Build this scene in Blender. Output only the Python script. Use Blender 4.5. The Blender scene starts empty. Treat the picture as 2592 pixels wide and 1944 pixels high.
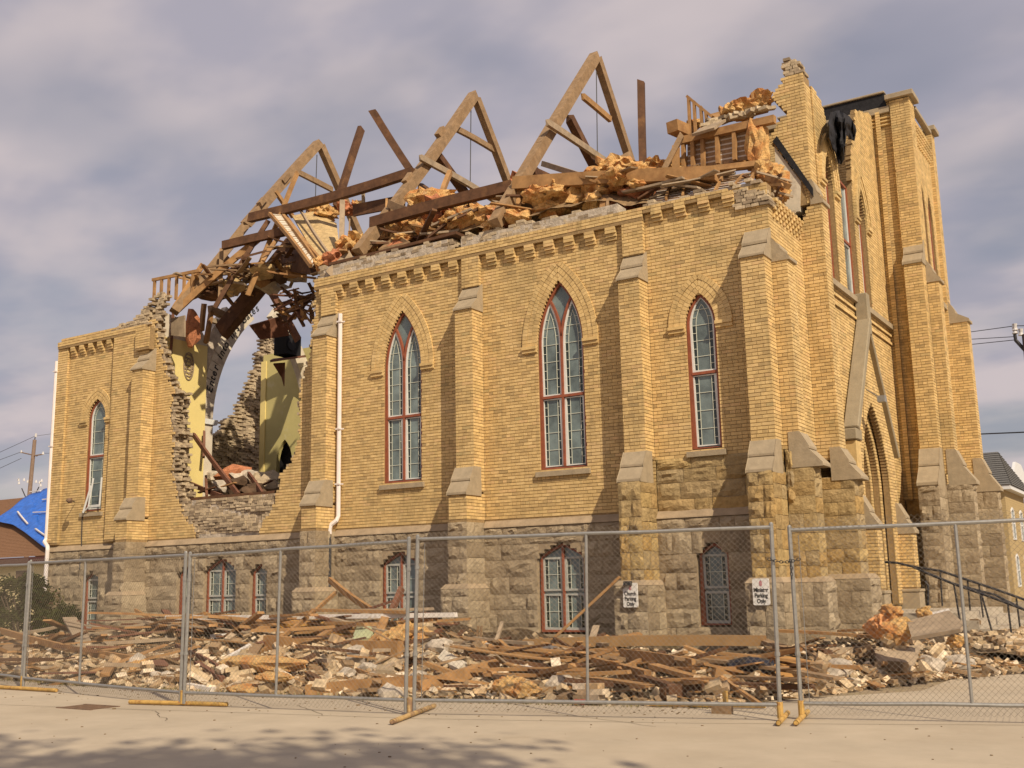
import bpy, math, random
import numpy as np
from mathutils import Vector, Matrix, noise as mnoise

S = bpy.context.scene
COL = S.collection
random.seed(7)
RNG = np.random.default_rng(7)

# ------------------------------------------------------------------ camera
F_PX, PITCH, ROLL, YAW = 2735.08, 0.1864171, -0.01929636, 0.562001335   # photo is 2592 px wide
CAMZ = 1.45
_fw = np.array([-math.sin(YAW)*math.cos(PITCH), math.cos(YAW)*math.cos(PITCH), math.sin(PITCH)])
_r = np.array([math.cos(YAW), math.sin(YAW), 0.0]); _u = np.cross(_r, _fw)
_R = math.cos(ROLL)*_r + math.sin(ROLL)*_u
_U = -math.sin(ROLL)*_r + math.cos(ROLL)*_u
cam_data = bpy.data.cameras.new('camera'); cam = bpy.data.objects.new('camera', cam_data); COL.objects.link(cam)
cam_data.sensor_width = 36.0; cam_data.lens = F_PX/2592*36
cam_data.clip_start = 0.1; cam_data.clip_end = 3000
M = Matrix.Identity(4)
for i in range(3):
    M[i][0] = _R[i]; M[i][1] = _U[i]; M[i][2] = -_fw[i]
M[2][3] = CAMZ
cam.matrix_world = M
S.camera = cam

# ------------------------------------------------------------------ light
SUNV = Vector((1.7, -1.0, 1.6)).normalized()      # towards the sun
sun_el = math.asin(SUNV.z); sun_az = math.atan2(SUNV.x, SUNV.y)
sd = bpy.data.lights.new('sun', 'SUN'); sd.energy = 5.0; sd.angle = math.radians(0.6); sd.color = (1.0, 0.86, 0.65)
sun = bpy.data.objects.new('sun', sd); COL.objects.link(sun)
sun.rotation_euler = SUNV.to_track_quat('Z', 'Y').to_euler(); sun.location = (30, -20, 40)

world = bpy.data.worlds.new('World'); S.world = world; world.use_nodes = True
nt = world.node_tree; nt.nodes.clear()
def N(t, **k):
    n = nt.nodes.new(t)
    for a, b in k.items(): setattr(n, a, b)
    return n
def lk(a, b): nt.links.new(a, b)
out = N('ShaderNodeOutputWorld'); bg = N('ShaderNodeBackground'); bg.inputs['Strength'].default_value = 0.1
sky = N('ShaderNodeTexSky', sky_type='NISHITA'); sky.sun_disc = False
sky.sun_elevation = sun_el; sky.sun_rotation = sun_az; sky.air_density = 1.3; sky.dust_density = 1.5
tc = N('ShaderNodeTexCoord')
sep = N('ShaderNodeSeparateXYZ'); lk(tc.outputs['Generated'], sep.inputs[0])
az = N('ShaderNodeMath', operation='ADD'); az.inputs[1].default_value = 0.22; lk(sep.outputs['Z'], az.inputs[0])
mx = N('ShaderNodeMath', operation='MAXIMUM'); mx.inputs[1].default_value = 0.12; lk(az.outputs[0], mx.inputs[0])
dx = N('ShaderNodeMath', operation='DIVIDE'); lk(sep.outputs['X'], dx.inputs[0]); lk(mx.outputs[0], dx.inputs[1])
dy = N('ShaderNodeMath', operation='DIVIDE'); lk(sep.outputs['Y'], dy.inputs[0]); lk(mx.outputs[0], dy.inputs[1])
cmb = N('ShaderNodeCombineXYZ'); lk(dx.outputs[0], cmb.inputs[0]); lk(dy.outputs[0], cmb.inputs[1])
mp = N('ShaderNodeMapping'); mp.inputs['Rotation'].default_value = (0, 0, 0.5); mp.inputs['Scale'].default_value = (1.5, 2.1, 1); mp.inputs['Location'].default_value = (3.1, 1.7, 0)
lk(cmb.outputs[0], mp.inputs[0])
n1 = N('ShaderNodeTexNoise'); n1.inputs['Scale'].default_value = 1.25; n1.inputs['Detail'].default_value = 3.5; n1.inputs['Roughness'].default_value = 0.45; n1.inputs['Distortion'].default_value = 0.15
lk(mp.outputs[0], n1.inputs['Vector'])
rp = N('ShaderNodeValToRGB'); rp.color_ramp.interpolation = 'EASE'
rp.color_ramp.elements[0].position = 0.36; rp.color_ramp.elements[1].position = 0.62
lk(n1.outputs['Fac'], rp.inputs[0])
mp2 = N('ShaderNodeMapping'); mp2.inputs['Location'].default_value = (9, 4, 2); mp2.inputs['Scale'].default_value = (2.8, 3.7, 1); mp2.inputs['Rotation'].default_value = (0, 0, 0.4); lk(cmb.outputs[0], mp2.inputs[0])
n2 = N('ShaderNodeTexNoise'); n2.inputs['Scale'].default_value = 1.0; n2.inputs['Detail'].default_value = 4; n2.inputs['Roughness'].default_value = 0.5
lk(mp2.outputs[0], n2.inputs['Vector'])
cr = N('ShaderNodeValToRGB'); cr.color_ramp.interpolation = 'EASE'
cr.color_ramp.elements[0].position = 0.36; cr.color_ramp.elements[0].color = (4.35, 4.1, 4.75, 1)
cr.color_ramp.elements[1].position = 0.64; cr.color_ramp.elements[1].color = (6.3, 5.5, 5.6, 1)
lk(n2.outputs['Fac'], cr.inputs[0])
skym = N('ShaderNodeMix', data_type='RGBA', blend_type='MULTIPLY'); skym.inputs[0].default_value = 1.0
lk(sky.outputs[0], skym.inputs[6]); skym.inputs[7].default_value = (0.60, 0.62, 0.66, 1)
fm = N('ShaderNodeMath', operation='MULTIPLY'); lk(rp.outputs[0], fm.inputs[0]); fm.inputs[1].default_value = 0.40
fa = N('ShaderNodeMath', operation='ADD'); lk(fm.outputs[0], fa.inputs[0]); fa.inputs[1].default_value = 0.58
mixc = N('ShaderNodeMix', data_type='RGBA'); lk(fa.outputs[0], mixc.inputs[0]); lk(skym.outputs[2], mixc.inputs[6]); lk(cr.outputs[0], mixc.inputs[7])
lk(mixc.outputs[2], bg.inputs['Color']); lk(bg.outputs[0], out.inputs[0])

vs = S.view_settings; vs.view_transform = 'Standard'; vs.look = 'None'; vs.gamma = 1; vs.exposure = -0.05
vs.use_curve_mapping = False

# ------------------------------------------------------------------ pixel readings of the photo -> points on real planes
_C = np.array([0, 0, CAMZ])
def _ray(x, y): return _fw*F_PX + _R*(x-1296) - _U*(y-972)
def at(x, y, X=None, Y=None, Z=None):
    """point of the plane X=.. or Y=.. or Z=.. seen at photo pixel (x, y), given on the 2212-px wide view"""
    q = _ray(x*2592/2212, y*2592/2212)
    if X is not None: t = X/q[0]
    elif Y is not None: t = Y/q[1]
    else: t = (Z-CAMZ)/q[2]
    return Vector(_C + q*t)
def crop(ox, oy, s):
    return lambda x, y, **k: at((ox+x*s)*2212/2592, (oy+y*s)*2212/2592, **k)
cA = crop(0, 600, .42195); cB = crop(350, 200, .42195); cC = crop(1150, 100, .42195); cD = crop(1800, 100, .42195)
cE = crop(0, 1200, .42195); cF = crop(800, 1200, .42195); cG = crop(1700, 1200, .42195); cJ = crop(400, 650, .3917)
cm = crop(1950, 1320, .29024); cg = crop(2050, 1000, .24503); ce = crop(2050, 180, .18083)

# ------------------------------------------------------------------ materials
def mat(name, base=(.5, .5, .5), rough=.85, var=None, noise=None, bump=0, bscale=40, spec=.3, metal=0, stain=None, rnd='attr', coords='Object', stretch=None):
    """var: list of (pos,colour) ramp over the piece's own random value; noise: (scale, amount) lightness mottling;
    stain: (scale, colour, lo, hi) patches of another colour"""
    m = bpy.data.materials.new(name); m.use_nodes = True
    t = m.node_tree; n = t.nodes; L = t.links; n.clear()
    o = n.new('ShaderNodeOutputMaterial'); p = n.new('ShaderNodeBsdfPrincipled'); L.new(p.outputs[0], o.inputs[0])
    p.inputs['Roughness'].default_value = rough; p.inputs['Specular IOR Level'].default_value = spec; p.inputs['Metallic'].default_value = metal
    geo = n.new('ShaderNodeNewGeometry')
    pos = geo.outputs['Position']
    if stretch:
        tcn = n.new('ShaderNodeTexCoord'); mpn = n.new('ShaderNodeMapping'); mpn.inputs['Scale'].default_value = stretch
        L.new(tcn.outputs['Object'], mpn.inputs[0]); gpos = mpn.outputs[0]
    else: gpos = pos
    if var:
        r = n.new('ShaderNodeValToRGB'); r.color_ramp.elements.remove(r.color_ramp.elements[1])
        r.color_ramp.elements[0].position = var[0][0]; r.color_ramp.elements[0].color = (*var[0][1], 1)
        for q, c in var[1:]:
            e = r.color_ramp.elements.new(q); e.color = (*c, 1)
        a = n.new('ShaderNodeAttribute'); a.attribute_name = 'rnd'
        L.new(a.outputs['Fac'], r.inputs[0]); colr = r.outputs[0]
    else:
        c = n.new('ShaderNodeRGB'); c.outputs[0].default_value = (*base, 1); colr = c.outputs[0]
    if noise:
        tx = n.new('ShaderNodeTexNoise'); tx.inputs['Scale'].default_value = noise[0]; tx.inputs['Detail'].default_value = 5; tx.inputs['Roughness'].default_value = .65
        L.new(gpos, tx.inputs['Vector'])
        mr = n.new('ShaderNodeMapRange'); mr.inputs[1].default_value = .3; mr.inputs[2].default_value = .7
        mr.inputs[3].default_value = 1-noise[1]; mr.inputs[4].default_value = 1+noise[1]; L.new(tx.outputs['Fac'], mr.inputs[0])
        mm = n.new('ShaderNodeVectorMath'); mm.operation = 'SCALE'; L.new(colr, mm.inputs[0]); L.new(mr.outputs[0], mm.inputs['Scale']); colr = mm.outputs[0]
    for st in (stain or []):
        tx = n.new('ShaderNodeTexNoise'); tx.inputs['Scale'].default_value = st[0]; tx.inputs['Detail'].default_value = 6; tx.inputs['Roughness'].default_value = .6
        L.new(pos, tx.inputs['Vector'])
        mr = n.new('ShaderNodeMapRange'); mr.inputs[1].default_value = st[2]; mr.inputs[2].default_value = st[3]; L.new(tx.outputs['Fac'], mr.inputs[0])
        mr.inputs[4].default_value = st[4] if len(st) > 4 else 1
        mxn = n.new('ShaderNodeMix'); mxn.data_type = 'RGBA'; L.new(mr.outputs[0], mxn.inputs[0]); L.new(colr, mxn.inputs[6]); mxn.inputs[7].default_value = (*st[1], 1); colr = mxn.outputs[2]
    L.new(colr, p.inputs['Base Color'])
    if bump:
        tx = n.new('ShaderNodeTexNoise'); tx.inputs['Scale'].default_value = bscale; tx.inputs['Detail'].default_value = 6; tx.inputs['Roughness'].default_value = .7
        L.new(gpos, tx.inputs['Vector'])
        b = n.new('ShaderNodeBump'); b.inputs['Strength'].default_value = 1; b.inputs['Distance'].default_value = bump
        L.new(tx.outputs['Fac'], b.inputs['Height']); L.new(b.outputs[0], p.inputs['Normal'])
    return m

BR = mat('buff_brick', var=[(0, (.40, .28, .13)), (.06, (.50, .345, .155)), (.3, (.585, .405, .178)), (.6, (.635, .445, .195)), (.88, (.68, .485, .225)), (.95, (.63, .42, .20)), (1, (.47, .35, .16))],
         noise=(9, .16), bump=.003, bscale=60, stain=[(.55, (.33, .25, .12), .56, .72, .55), (2.3, (.34, .25, .11), .60, .75, .5)])
def streaks(m, col, lo, hi, amt, sc):
    t = m.node_tree; n = t.nodes; L = t.links; p = next(q for q in n if q.type == 'BSDF_PRINCIPLED'); src = p.inputs['Base Color'].links[0].from_socket
    g = n.new('ShaderNodeNewGeometry'); mp_ = n.new('ShaderNodeMapping'); mp_.inputs['Scale'].default_value = sc; L.new(g.outputs['Position'], mp_.inputs[0])
    tx = n.new('ShaderNodeTexNoise'); tx.inputs['Scale'].default_value = 1; tx.inputs['Detail'].default_value = 5; tx.inputs['Roughness'].default_value = .65; L.new(mp_.outputs[0], tx.inputs['Vector'])
    mr = n.new('ShaderNodeMapRange'); mr.inputs[1].default_value = lo; mr.inputs[2].default_value = hi; mr.inputs[4].default_value = amt; L.new(tx.outputs['Fac'], mr.inputs[0])
    mx_ = n.new('ShaderNodeMix'); mx_.data_type = 'RGBA'; L.new(mr.outputs[0], mx_.inputs[0]); L.new(src, mx_.inputs[6]); mx_.inputs[7].default_value = (*col, 1); L.new(mx_.outputs[2], p.inputs['Base Color'])
streaks(BR, (.27, .20, .095), .54, .72, .55, (2.2, 2.2, .35))
streaks(BR, (.70, .52, .29), .58, .74, .5, (.5, .5, .8))
MORTAR = mat('lime_mortar', base=(.30, .20, .095), noise=(20, .25), bump=.006, bscale=50)
BRB = mat('broken_brick', var=[(0, (.20, .15, .10)), (.25, (.32, .245, .165)), (.6, (.43, .34, .225)), (1, (.54, .43, .29))], noise=(14, .25), bump=.01, bscale=35)
RUBM = mat('rough_backing_mortar', base=(.47, .40, .32), noise=(7, .35), bump=.03, bscale=16, stain=[(3, (.64, .55, .45), .58, .7, .6)])
ST = mat('sandstone_block', var=[(0, (.28, .215, .14)), (.3, (.335, .26, .17)), (.7, (.375, .295, .195)), (1, (.42, .335, .225))], noise=(5, .2), bump=.05, bscale=11, stain=[(1.6, (.25, .18, .11), .52, .72, .6), (9, (.22, .16, .10), .58, .7, .6)])
STO = mat('ochre_sandstone', var=[(0, (.33, .24, .12)), (.35, (.42, .27, .10)), (.6, (.36, .27, .15)), (1, (.47, .33, .14))], noise=(5, .25), bump=.05, bscale=11, stain=[(9, (.22, .15, .07), .58, .7, .6)])
STM = mat('stone_joint_mortar', base=(.33, .25, .16), noise=(12, .2), bump=.01, bscale=30)
CAP = mat('limestone_cap', base=(.345, .275, .185), noise=(6, .15), bump=.006, bscale=25, stain=[(4, (.28, .23, .16), .6, .75, .5)])
RED = mat('oxide_red_paint', base=(.27, .08, .04), rough=.5, noise=(8, .2), spec=.4)
WHT = mat('white_paint', base=(.66, .66, .63), rough=.5, noise=(6, .08))
GRYS = mat('weathered_grey_sash', base=(.42, .42, .38), rough=.6, noise=(6, .15))
LEAD = mat('pale_leading', base=(.60, .62, .52), rough=.5)
BOARD = mat('grey_storm_panel', base=(.42, .38, .33), rough=.35, noise=(2, .1), spec=.5)
def glass_mat(name, base, rough=.12):
    m = mat(name, base=base, rough=rough, noise=(1.6, .6), bump=.003, bscale=4, spec=.7)
    return m
GL = glass_mat('dark_leaded_glass', (.135, .17, .165), .05)
GLB = glass_mat('border_glass', (.018, .028, .02))
PLY = mat('yellow_plaster', base=(.74, .60, .24), rough=.7, noise=(1.5, .06), bump=.002, bscale=10, stain=[(5, (.55, .48, .3), .66, .72, .5)])
PLW = mat('pale_plaster', base=(.60, .53, .42), rough=.8, noise=(3, .15), bump=.004, bscale=12, stain=[(2.2, (.36, .29, .22), .56, .66, .7)])

# ------------------------------------------------------------------ mesh builder
class MB:
    def __init__(s): s.v = []; s.f = []; s.r = []; s.n = 0
    def add(s, verts, faces, rnd=.5):
        b = s.n
        s.v.extend([tuple(p) for p in verts]); s.n += len(verts)
        s.f.extend([tuple(i+b for i in f) for f in faces]); s.r.extend([rnd]*len(faces))
    def box(s, c, h, R=None, rnd=.5, skip=()):
        vs = [(sx*h[0], sy*h[1], sz*h[2]) for sx in (-1, 1) for sy in (-1, 1) for sz in (-1, 1)]
        if R is not None: vs = [R @ Vector(v) for v in vs]
        vs = [(v[0]+c[0], v[1]+c[1], v[2]+c[2]) for v in vs]
        fs = [(0, 1, 3, 2), (4, 6, 7, 5), (0, 4, 5, 1), (2, 3, 7, 6), (0, 2, 6, 4), (1, 5, 7, 3)]
        s.add(vs, [f for i, f in enumerate(fs) if i not in skip], rnd)
    def tube(s, pts, r, k=6, rnd=.5, cap=True):
        pts = [Vector(p) for p in pts]; rings = []
        rr = r if isinstance(r, (list, tuple)) else [r]*len(pts)
        for i, p in enumerate(pts):
            d = (pts[min(i+1, len(pts)-1)]-pts[max(i-1, 0)]).normalized()
            a = d.orthogonal().normalized() if i == 0 else (rings_a - d*rings_a.dot(d)).normalized()
            rings_a = a; b = d.cross(a)
            rings.append([p+(a*math.cos(2*math.pi*j/k)+b*math.sin(2*math.pi*j/k))*rr[i] for j in range(k)])
        vs = [q for r_ in rings for q in r_]
        fs = [(i*k+j, i*k+(j+1) % k, (i+1)*k+(j+1) % k, (i+1)*k+j) for i in range(len(pts)-1) for j in range(k)]
        if cap: fs += [tuple(range(k-1, -1, -1)), tuple((len(pts)-1)*k+j for j in range(k))]
        s.add(vs, fs, rnd)
    def build(s, name, m, parent=None, label=None, cat=None, group=None, kind=None, origin=None, smooth=False):
        me = bpy.data.meshes.new(name)
        o3 = Vector(origin) if origin is not None else Vector((0, 0, 0))
        vv = np.array(s.v, dtype=np.float32).reshape(-1, 3) - np.array(o3, dtype=np.float32)
        me.from_pydata(vv.tolist(), [], s.f)
        a = me.attributes.new('rnd', 'FLOAT', 'FACE'); a.data.foreach_set('value', np.array(s.r, dtype=np.float32))
        me.materials.append(m)
        if smooth: me.shade_smooth()
        ob = bpy.data.objects.new(name, me); ob.location = o3; COL.objects.link(ob)
        if parent: ob.parent = parent
        return tag(ob, label, cat, group, kind)
def tag(ob, label=None, cat=None, group=None, kind=None):
    if label: ob['label'] = label
    if cat: ob['category'] = cat
    if group: ob['group'] = group
    if kind: ob['kind'] = kind
    return ob
def empty(name, loc, label, cat, group=None):
    o = bpy.data.objects.new(name, None); COL.objects.link(o); o.location = loc; o.empty_display_size = .3
    return tag(o, label, cat, group)
ZV = Vector((0, 0, 1))
class Fr:
    """a vertical face: origin O, direction u along it, outward normal n"""
    def __init__(s, O, u, n): s.O = Vector(O); s.u = Vector(u); s.n = Vector(n)
    def p(s, a, z, d=0): return Vector((s.O.x+s.u.x*a+s.n.x*d, s.O.y+s.u.y*a+s.n.y*d, s.O.z+z))
    def R(s): return Matrix((s.u, s.n, ZV)).transposed()
    def off(s, d): return Fr(s.O+s.n*d, s.u, s.n)
SIDE = Fr((0, 20, 0), (1, 0, 0), (0, -1, 0))      # long wall: a = X
def face_px(x): return Fr((x, 0, 0), (0, 1, 0), (1, 0, 0))    # faces +X: a = Y
def face_my(y): return Fr((0, y, 0), (1, 0, 0), (0, -1, 0))   # faces -Y: a = X
def face_mx(x): return Fr((x, 0, 0), (0, 1, 0), (-1, 0, 0))

# children of an Empty placed away from the origin: keep world coordinates
def child_of(parent):
    return parent
COURSE = .0715; BL = .222
brick_list = []      # (centre, frame matrix, half sizes, rnd)
def subtract(ivs, cut):
    out_ = []
    for a, b in ivs:
        if cut is None or cut[1] <= a or cut[0] >= b: out_.append((a, b)); continue
        if cut[0] > a: out_.append((a, cut[0]))
        if cut[1] < b: out_.append((cut[1], b))
    return out_
CORE = MB()
def brick_face(fr, s0, s1, z0, z1, holes=(), lo=None, hi=None, t=.30, core=True, rngseed=1, inset=.003, stain=0):
    rg = random.Random(rngseed); k0 = math.ceil(z0/COURSE-1e-6); k = k0
    if core:
        pass
    rows = []
    Rm = fr.R()
    while (k+1)*COURSE <= z1+.03:
        za = k*COURSE; zc = za+COURSE/2
        a = lo(zc) if lo else s0; b = hi(zc) if hi else s1
        ivs = [(a, b)] if b-a > .03 else []
        for h in holes: ivs = subtract(ivs, h(zc))
        rows.append((za, ivs))
        off = (k % 2)*.5*BL + rg.uniform(-.012, .012)
        header = (k % 7 == 3)
        L = BL/2 if header else BL
        for (p, q) in ivs:
            x = p+inset if True else p
            e = q-inset
            # first joint on the running grid
            g = math.floor((x-off)/L)*L+off+L
            while x < e-.02:
                jn = min(g+rg.uniform(-.006, .006), e)
                if e-jn < .035: jn = e
                if jn-x > .022:
                    w = (jn-x)-.009 if jn < e else (jn-x)
                    r = rg.random()
                    brick_list.append((fr.p(x+w/2, za+COURSE/2, -.0115+rg.uniform(-.0014, .0014)), Rm, (w/2, .0115, (COURSE-.0125+rg.uniform(-.0015, .001))/2), r, rg.uniform(-.006, .006)))
                x = jn; g += L
        k += 1
    if core and rows:
        # merge equal rows into tall core blocks
        i = 0
        while i < len(rows):
            j = i
            while j+1 < len(rows) and rows[j+1][1] == rows[i][1]: j += 1
            za = rows[i][0]; zb = rows[j][0]+COURSE
            if i == 0: za = z0
            for (p, q) in rows[i][1]:
                if q-p > .03:
                    CORE.box(fr.p((p+q)/2, (za+zb)/2, -.010-t/2), ((q-p)/2-.0095, t/2, (zb-za)/2), Rm)
            i = j+1

# ---- pointed openings
def arch_hw(a, h, dz):
    """half width of a pointed arch (half span a, rise h) dz above the springing"""
    if dz <= 0: return a
    if dz >= h: return 0
    if h > a*1.02:
        R_ = (a*a+h*h)/(2*a); return max(0, a-R_+math.sqrt(max(R_*R_-dz*dz, 0)))
    return a*(1-(dz/h)**1.35)
def opening(c, w, zb, zs, za, grow=0):
    a = w/2+grow; h = za-zs+grow*1.2
    def f(z):
        if z < zb or z > zs+h: return None
        q = arch_hw(a, h, z-zs)
        return (c-q, c+q) if q > .012 else None
    return f
def arch_line(c, w, zb, zs, za, n=9, closed=True):
    a = w/2; h = za-zs
    L = [(c-a, zb)]+[(c-arch_hw(a, h, h*i/n), zs+h*i/n) for i in range(n+1)]
    Rr = [(2*c-x, z) for x, z in reversed(L[:-1])]
    return L+Rr
def bar(mb, fr, pts, w, d0, d1, closed=False, rnd=.5):
    """strip of width w along a polyline in the face, from depth d0 to d1 (outward positive)"""
    P = [Vector((x, z)) for x, z in pts]; n = len(P); off = []
    for i in range(n):
        if closed: a, b = P[i-1], P[(i+1) % n]
        else: a, b = P[max(i-1, 0)], P[min(i+1, n-1)]
        t = (b-a).normalized(); nn = Vector((-t.y, t.x))
        if 0 < i < n-1 or closed:
            e1 = (P[i]-a).normalized() if (P[i]-a).length > 1e-6 else t
            c_ = max(.45, abs(nn.dot(Vector((-e1.y, e1.x)))))
        else: c_ = 1
        off.append((P[i]+nn*w/2/c_, P[i]-nn*w/2/c_))
    vs = []
    for o_, i_ in off:
        vs += [fr.p(o_.x, o_.y, d0), fr.p(i_.x, i_.y, d0), fr.p(i_.x, i_.y, d1), fr.p(o_.x, o_.y, d1)]
    fs = []
    for i in range(n if closed else n-1):
        j = (i+1) % n
        for k in range(4): fs.append((i*4+k, i*4+(k+1) % 4, j*4+(k+1) % 4, j*4+k))
    if not closed: fs += [(0, 3, 2, 1), ((n-1)*4, (n-1)*4+1, (n-1)*4+2, (n-1)*4+3)]
    mb.add(vs, fs, rnd)
def fill(mb, fr, pts, d, rnd=.5):
    mb.add([fr.p(x, z, d) for x, z in pts], [tuple(range(len(pts)))], rnd)
def prism(mb, fr, pts, d0, d1, rnd=.5):
    """polygon (a,z) in the face extruded from d0 to d1"""
    n = len(pts)
    vs = [fr.p(x, z, d0) for x, z in pts]+[fr.p(x, z, d1) for x, z in pts]
    fs = [tuple(range(n)), tuple(range(2*n-1, n-1, -1))]+[(i, (i+1) % n, n+(i+1) % n, n+i) for i in range(n)]
    mb.add(vs, fs, rnd)

# ------------------------------------------------------------------ the church
church = empty('church', (0, 0, 0), 'ruined buff brick church on a rock faced stone base with roof trusses laid bare', 'church')

def clip_x(poly, c, sg):
    """keep the part of a polygon with sg*(x-c) >= 0"""
    out_ = []
    for i in range(len(poly)):
        a, b = poly[i-1], poly[i]; da, db = sg*(a[0]-c), sg*(b[0]-c)
        if (da >= 0) != (db >= 0):
            t = da/(da-db); out_.append((a[0]+(b[0]-a[0])*t, a[1]+(b[1]-a[1])*t))
        if db >= 0: out_.append(b)
    return out_
def hood(fr, c, w, zs, za, width=.38, proud=.034, seed=1, stops=True, down=0):
    """rings of radial brick voussoirs round a pointed arch, the outer ring a little prouder"""
    rg = random.Random(seed); a = w/2; h = za-zs
    R_ = (a*a+h*h)/(2*a)
    rings = ((.004, width*.36, proud*.55), (width*.36, width*.68, proud*.7), (width*.68, width, proud))
    for side in (-1, 1):
        for (ra, rb, pr) in rings:
            dth = .082/(R_+(ra+rb)/2); th = -round(down/.082)*dth
            tmax = math.acos(max(-1, min(1, (R_-a)/(R_+rb))))
            while th < tmax:
                t1 = th+dth; g = .0035/(R_+ra)
                def Pq(t, r_):
                    if t < 0: return (c-a+R_-(R_+r_), zs+t*R_)
                    return (c-a+R_-(R_+r_)*math.cos(t), zs+(R_+r_)*math.sin(t))
                poly = [Pq(th+g, ra+.003), Pq(th+g, rb-.003), Pq(t1-g, rb-.003), Pq(t1-g, ra+.003)]
                poly = clip_x(poly, c-.004, -1)
                poly = [(z_, x_) for x_, z_ in clip_x([(z_, x_) for x_, z_ in poly], za+width*1.04, -1)]
                if len(poly) > 2:
                    ar = abs(sum(poly[i-1][0]*poly[i][1]-poly[i][0]*poly[i-1][1] for i in range(len(poly))))/2
                    if ar > .0004:
                        if side == 1: poly = [(2*c-x, z) for x, z in poly][::-1]
                        prism(HOODS, fr, poly, .001, pr+rg.uniform(-.003, .003), rg.random()*.8+.1)
                th = t1
    if stops:
        zb_ = zs-round(down/.082)*.082
        for sd_ in (-1, 1):
            x0 = c+sd_*(a+.01); x1 = c+sd_*(a+width)
            for q, (dz, pr) in enumerate(((0, .08), (-.0715, .05))):
                prism(HOODS, fr, [(min(x0, x1), zb_+dz-.066), (max(x0, x1), zb_+dz-.066), (max(x0, x1), zb_+dz), (min(x0, x1), zb_+dz)], .001, pr, rg.random())
HOODS = MB()

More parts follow.
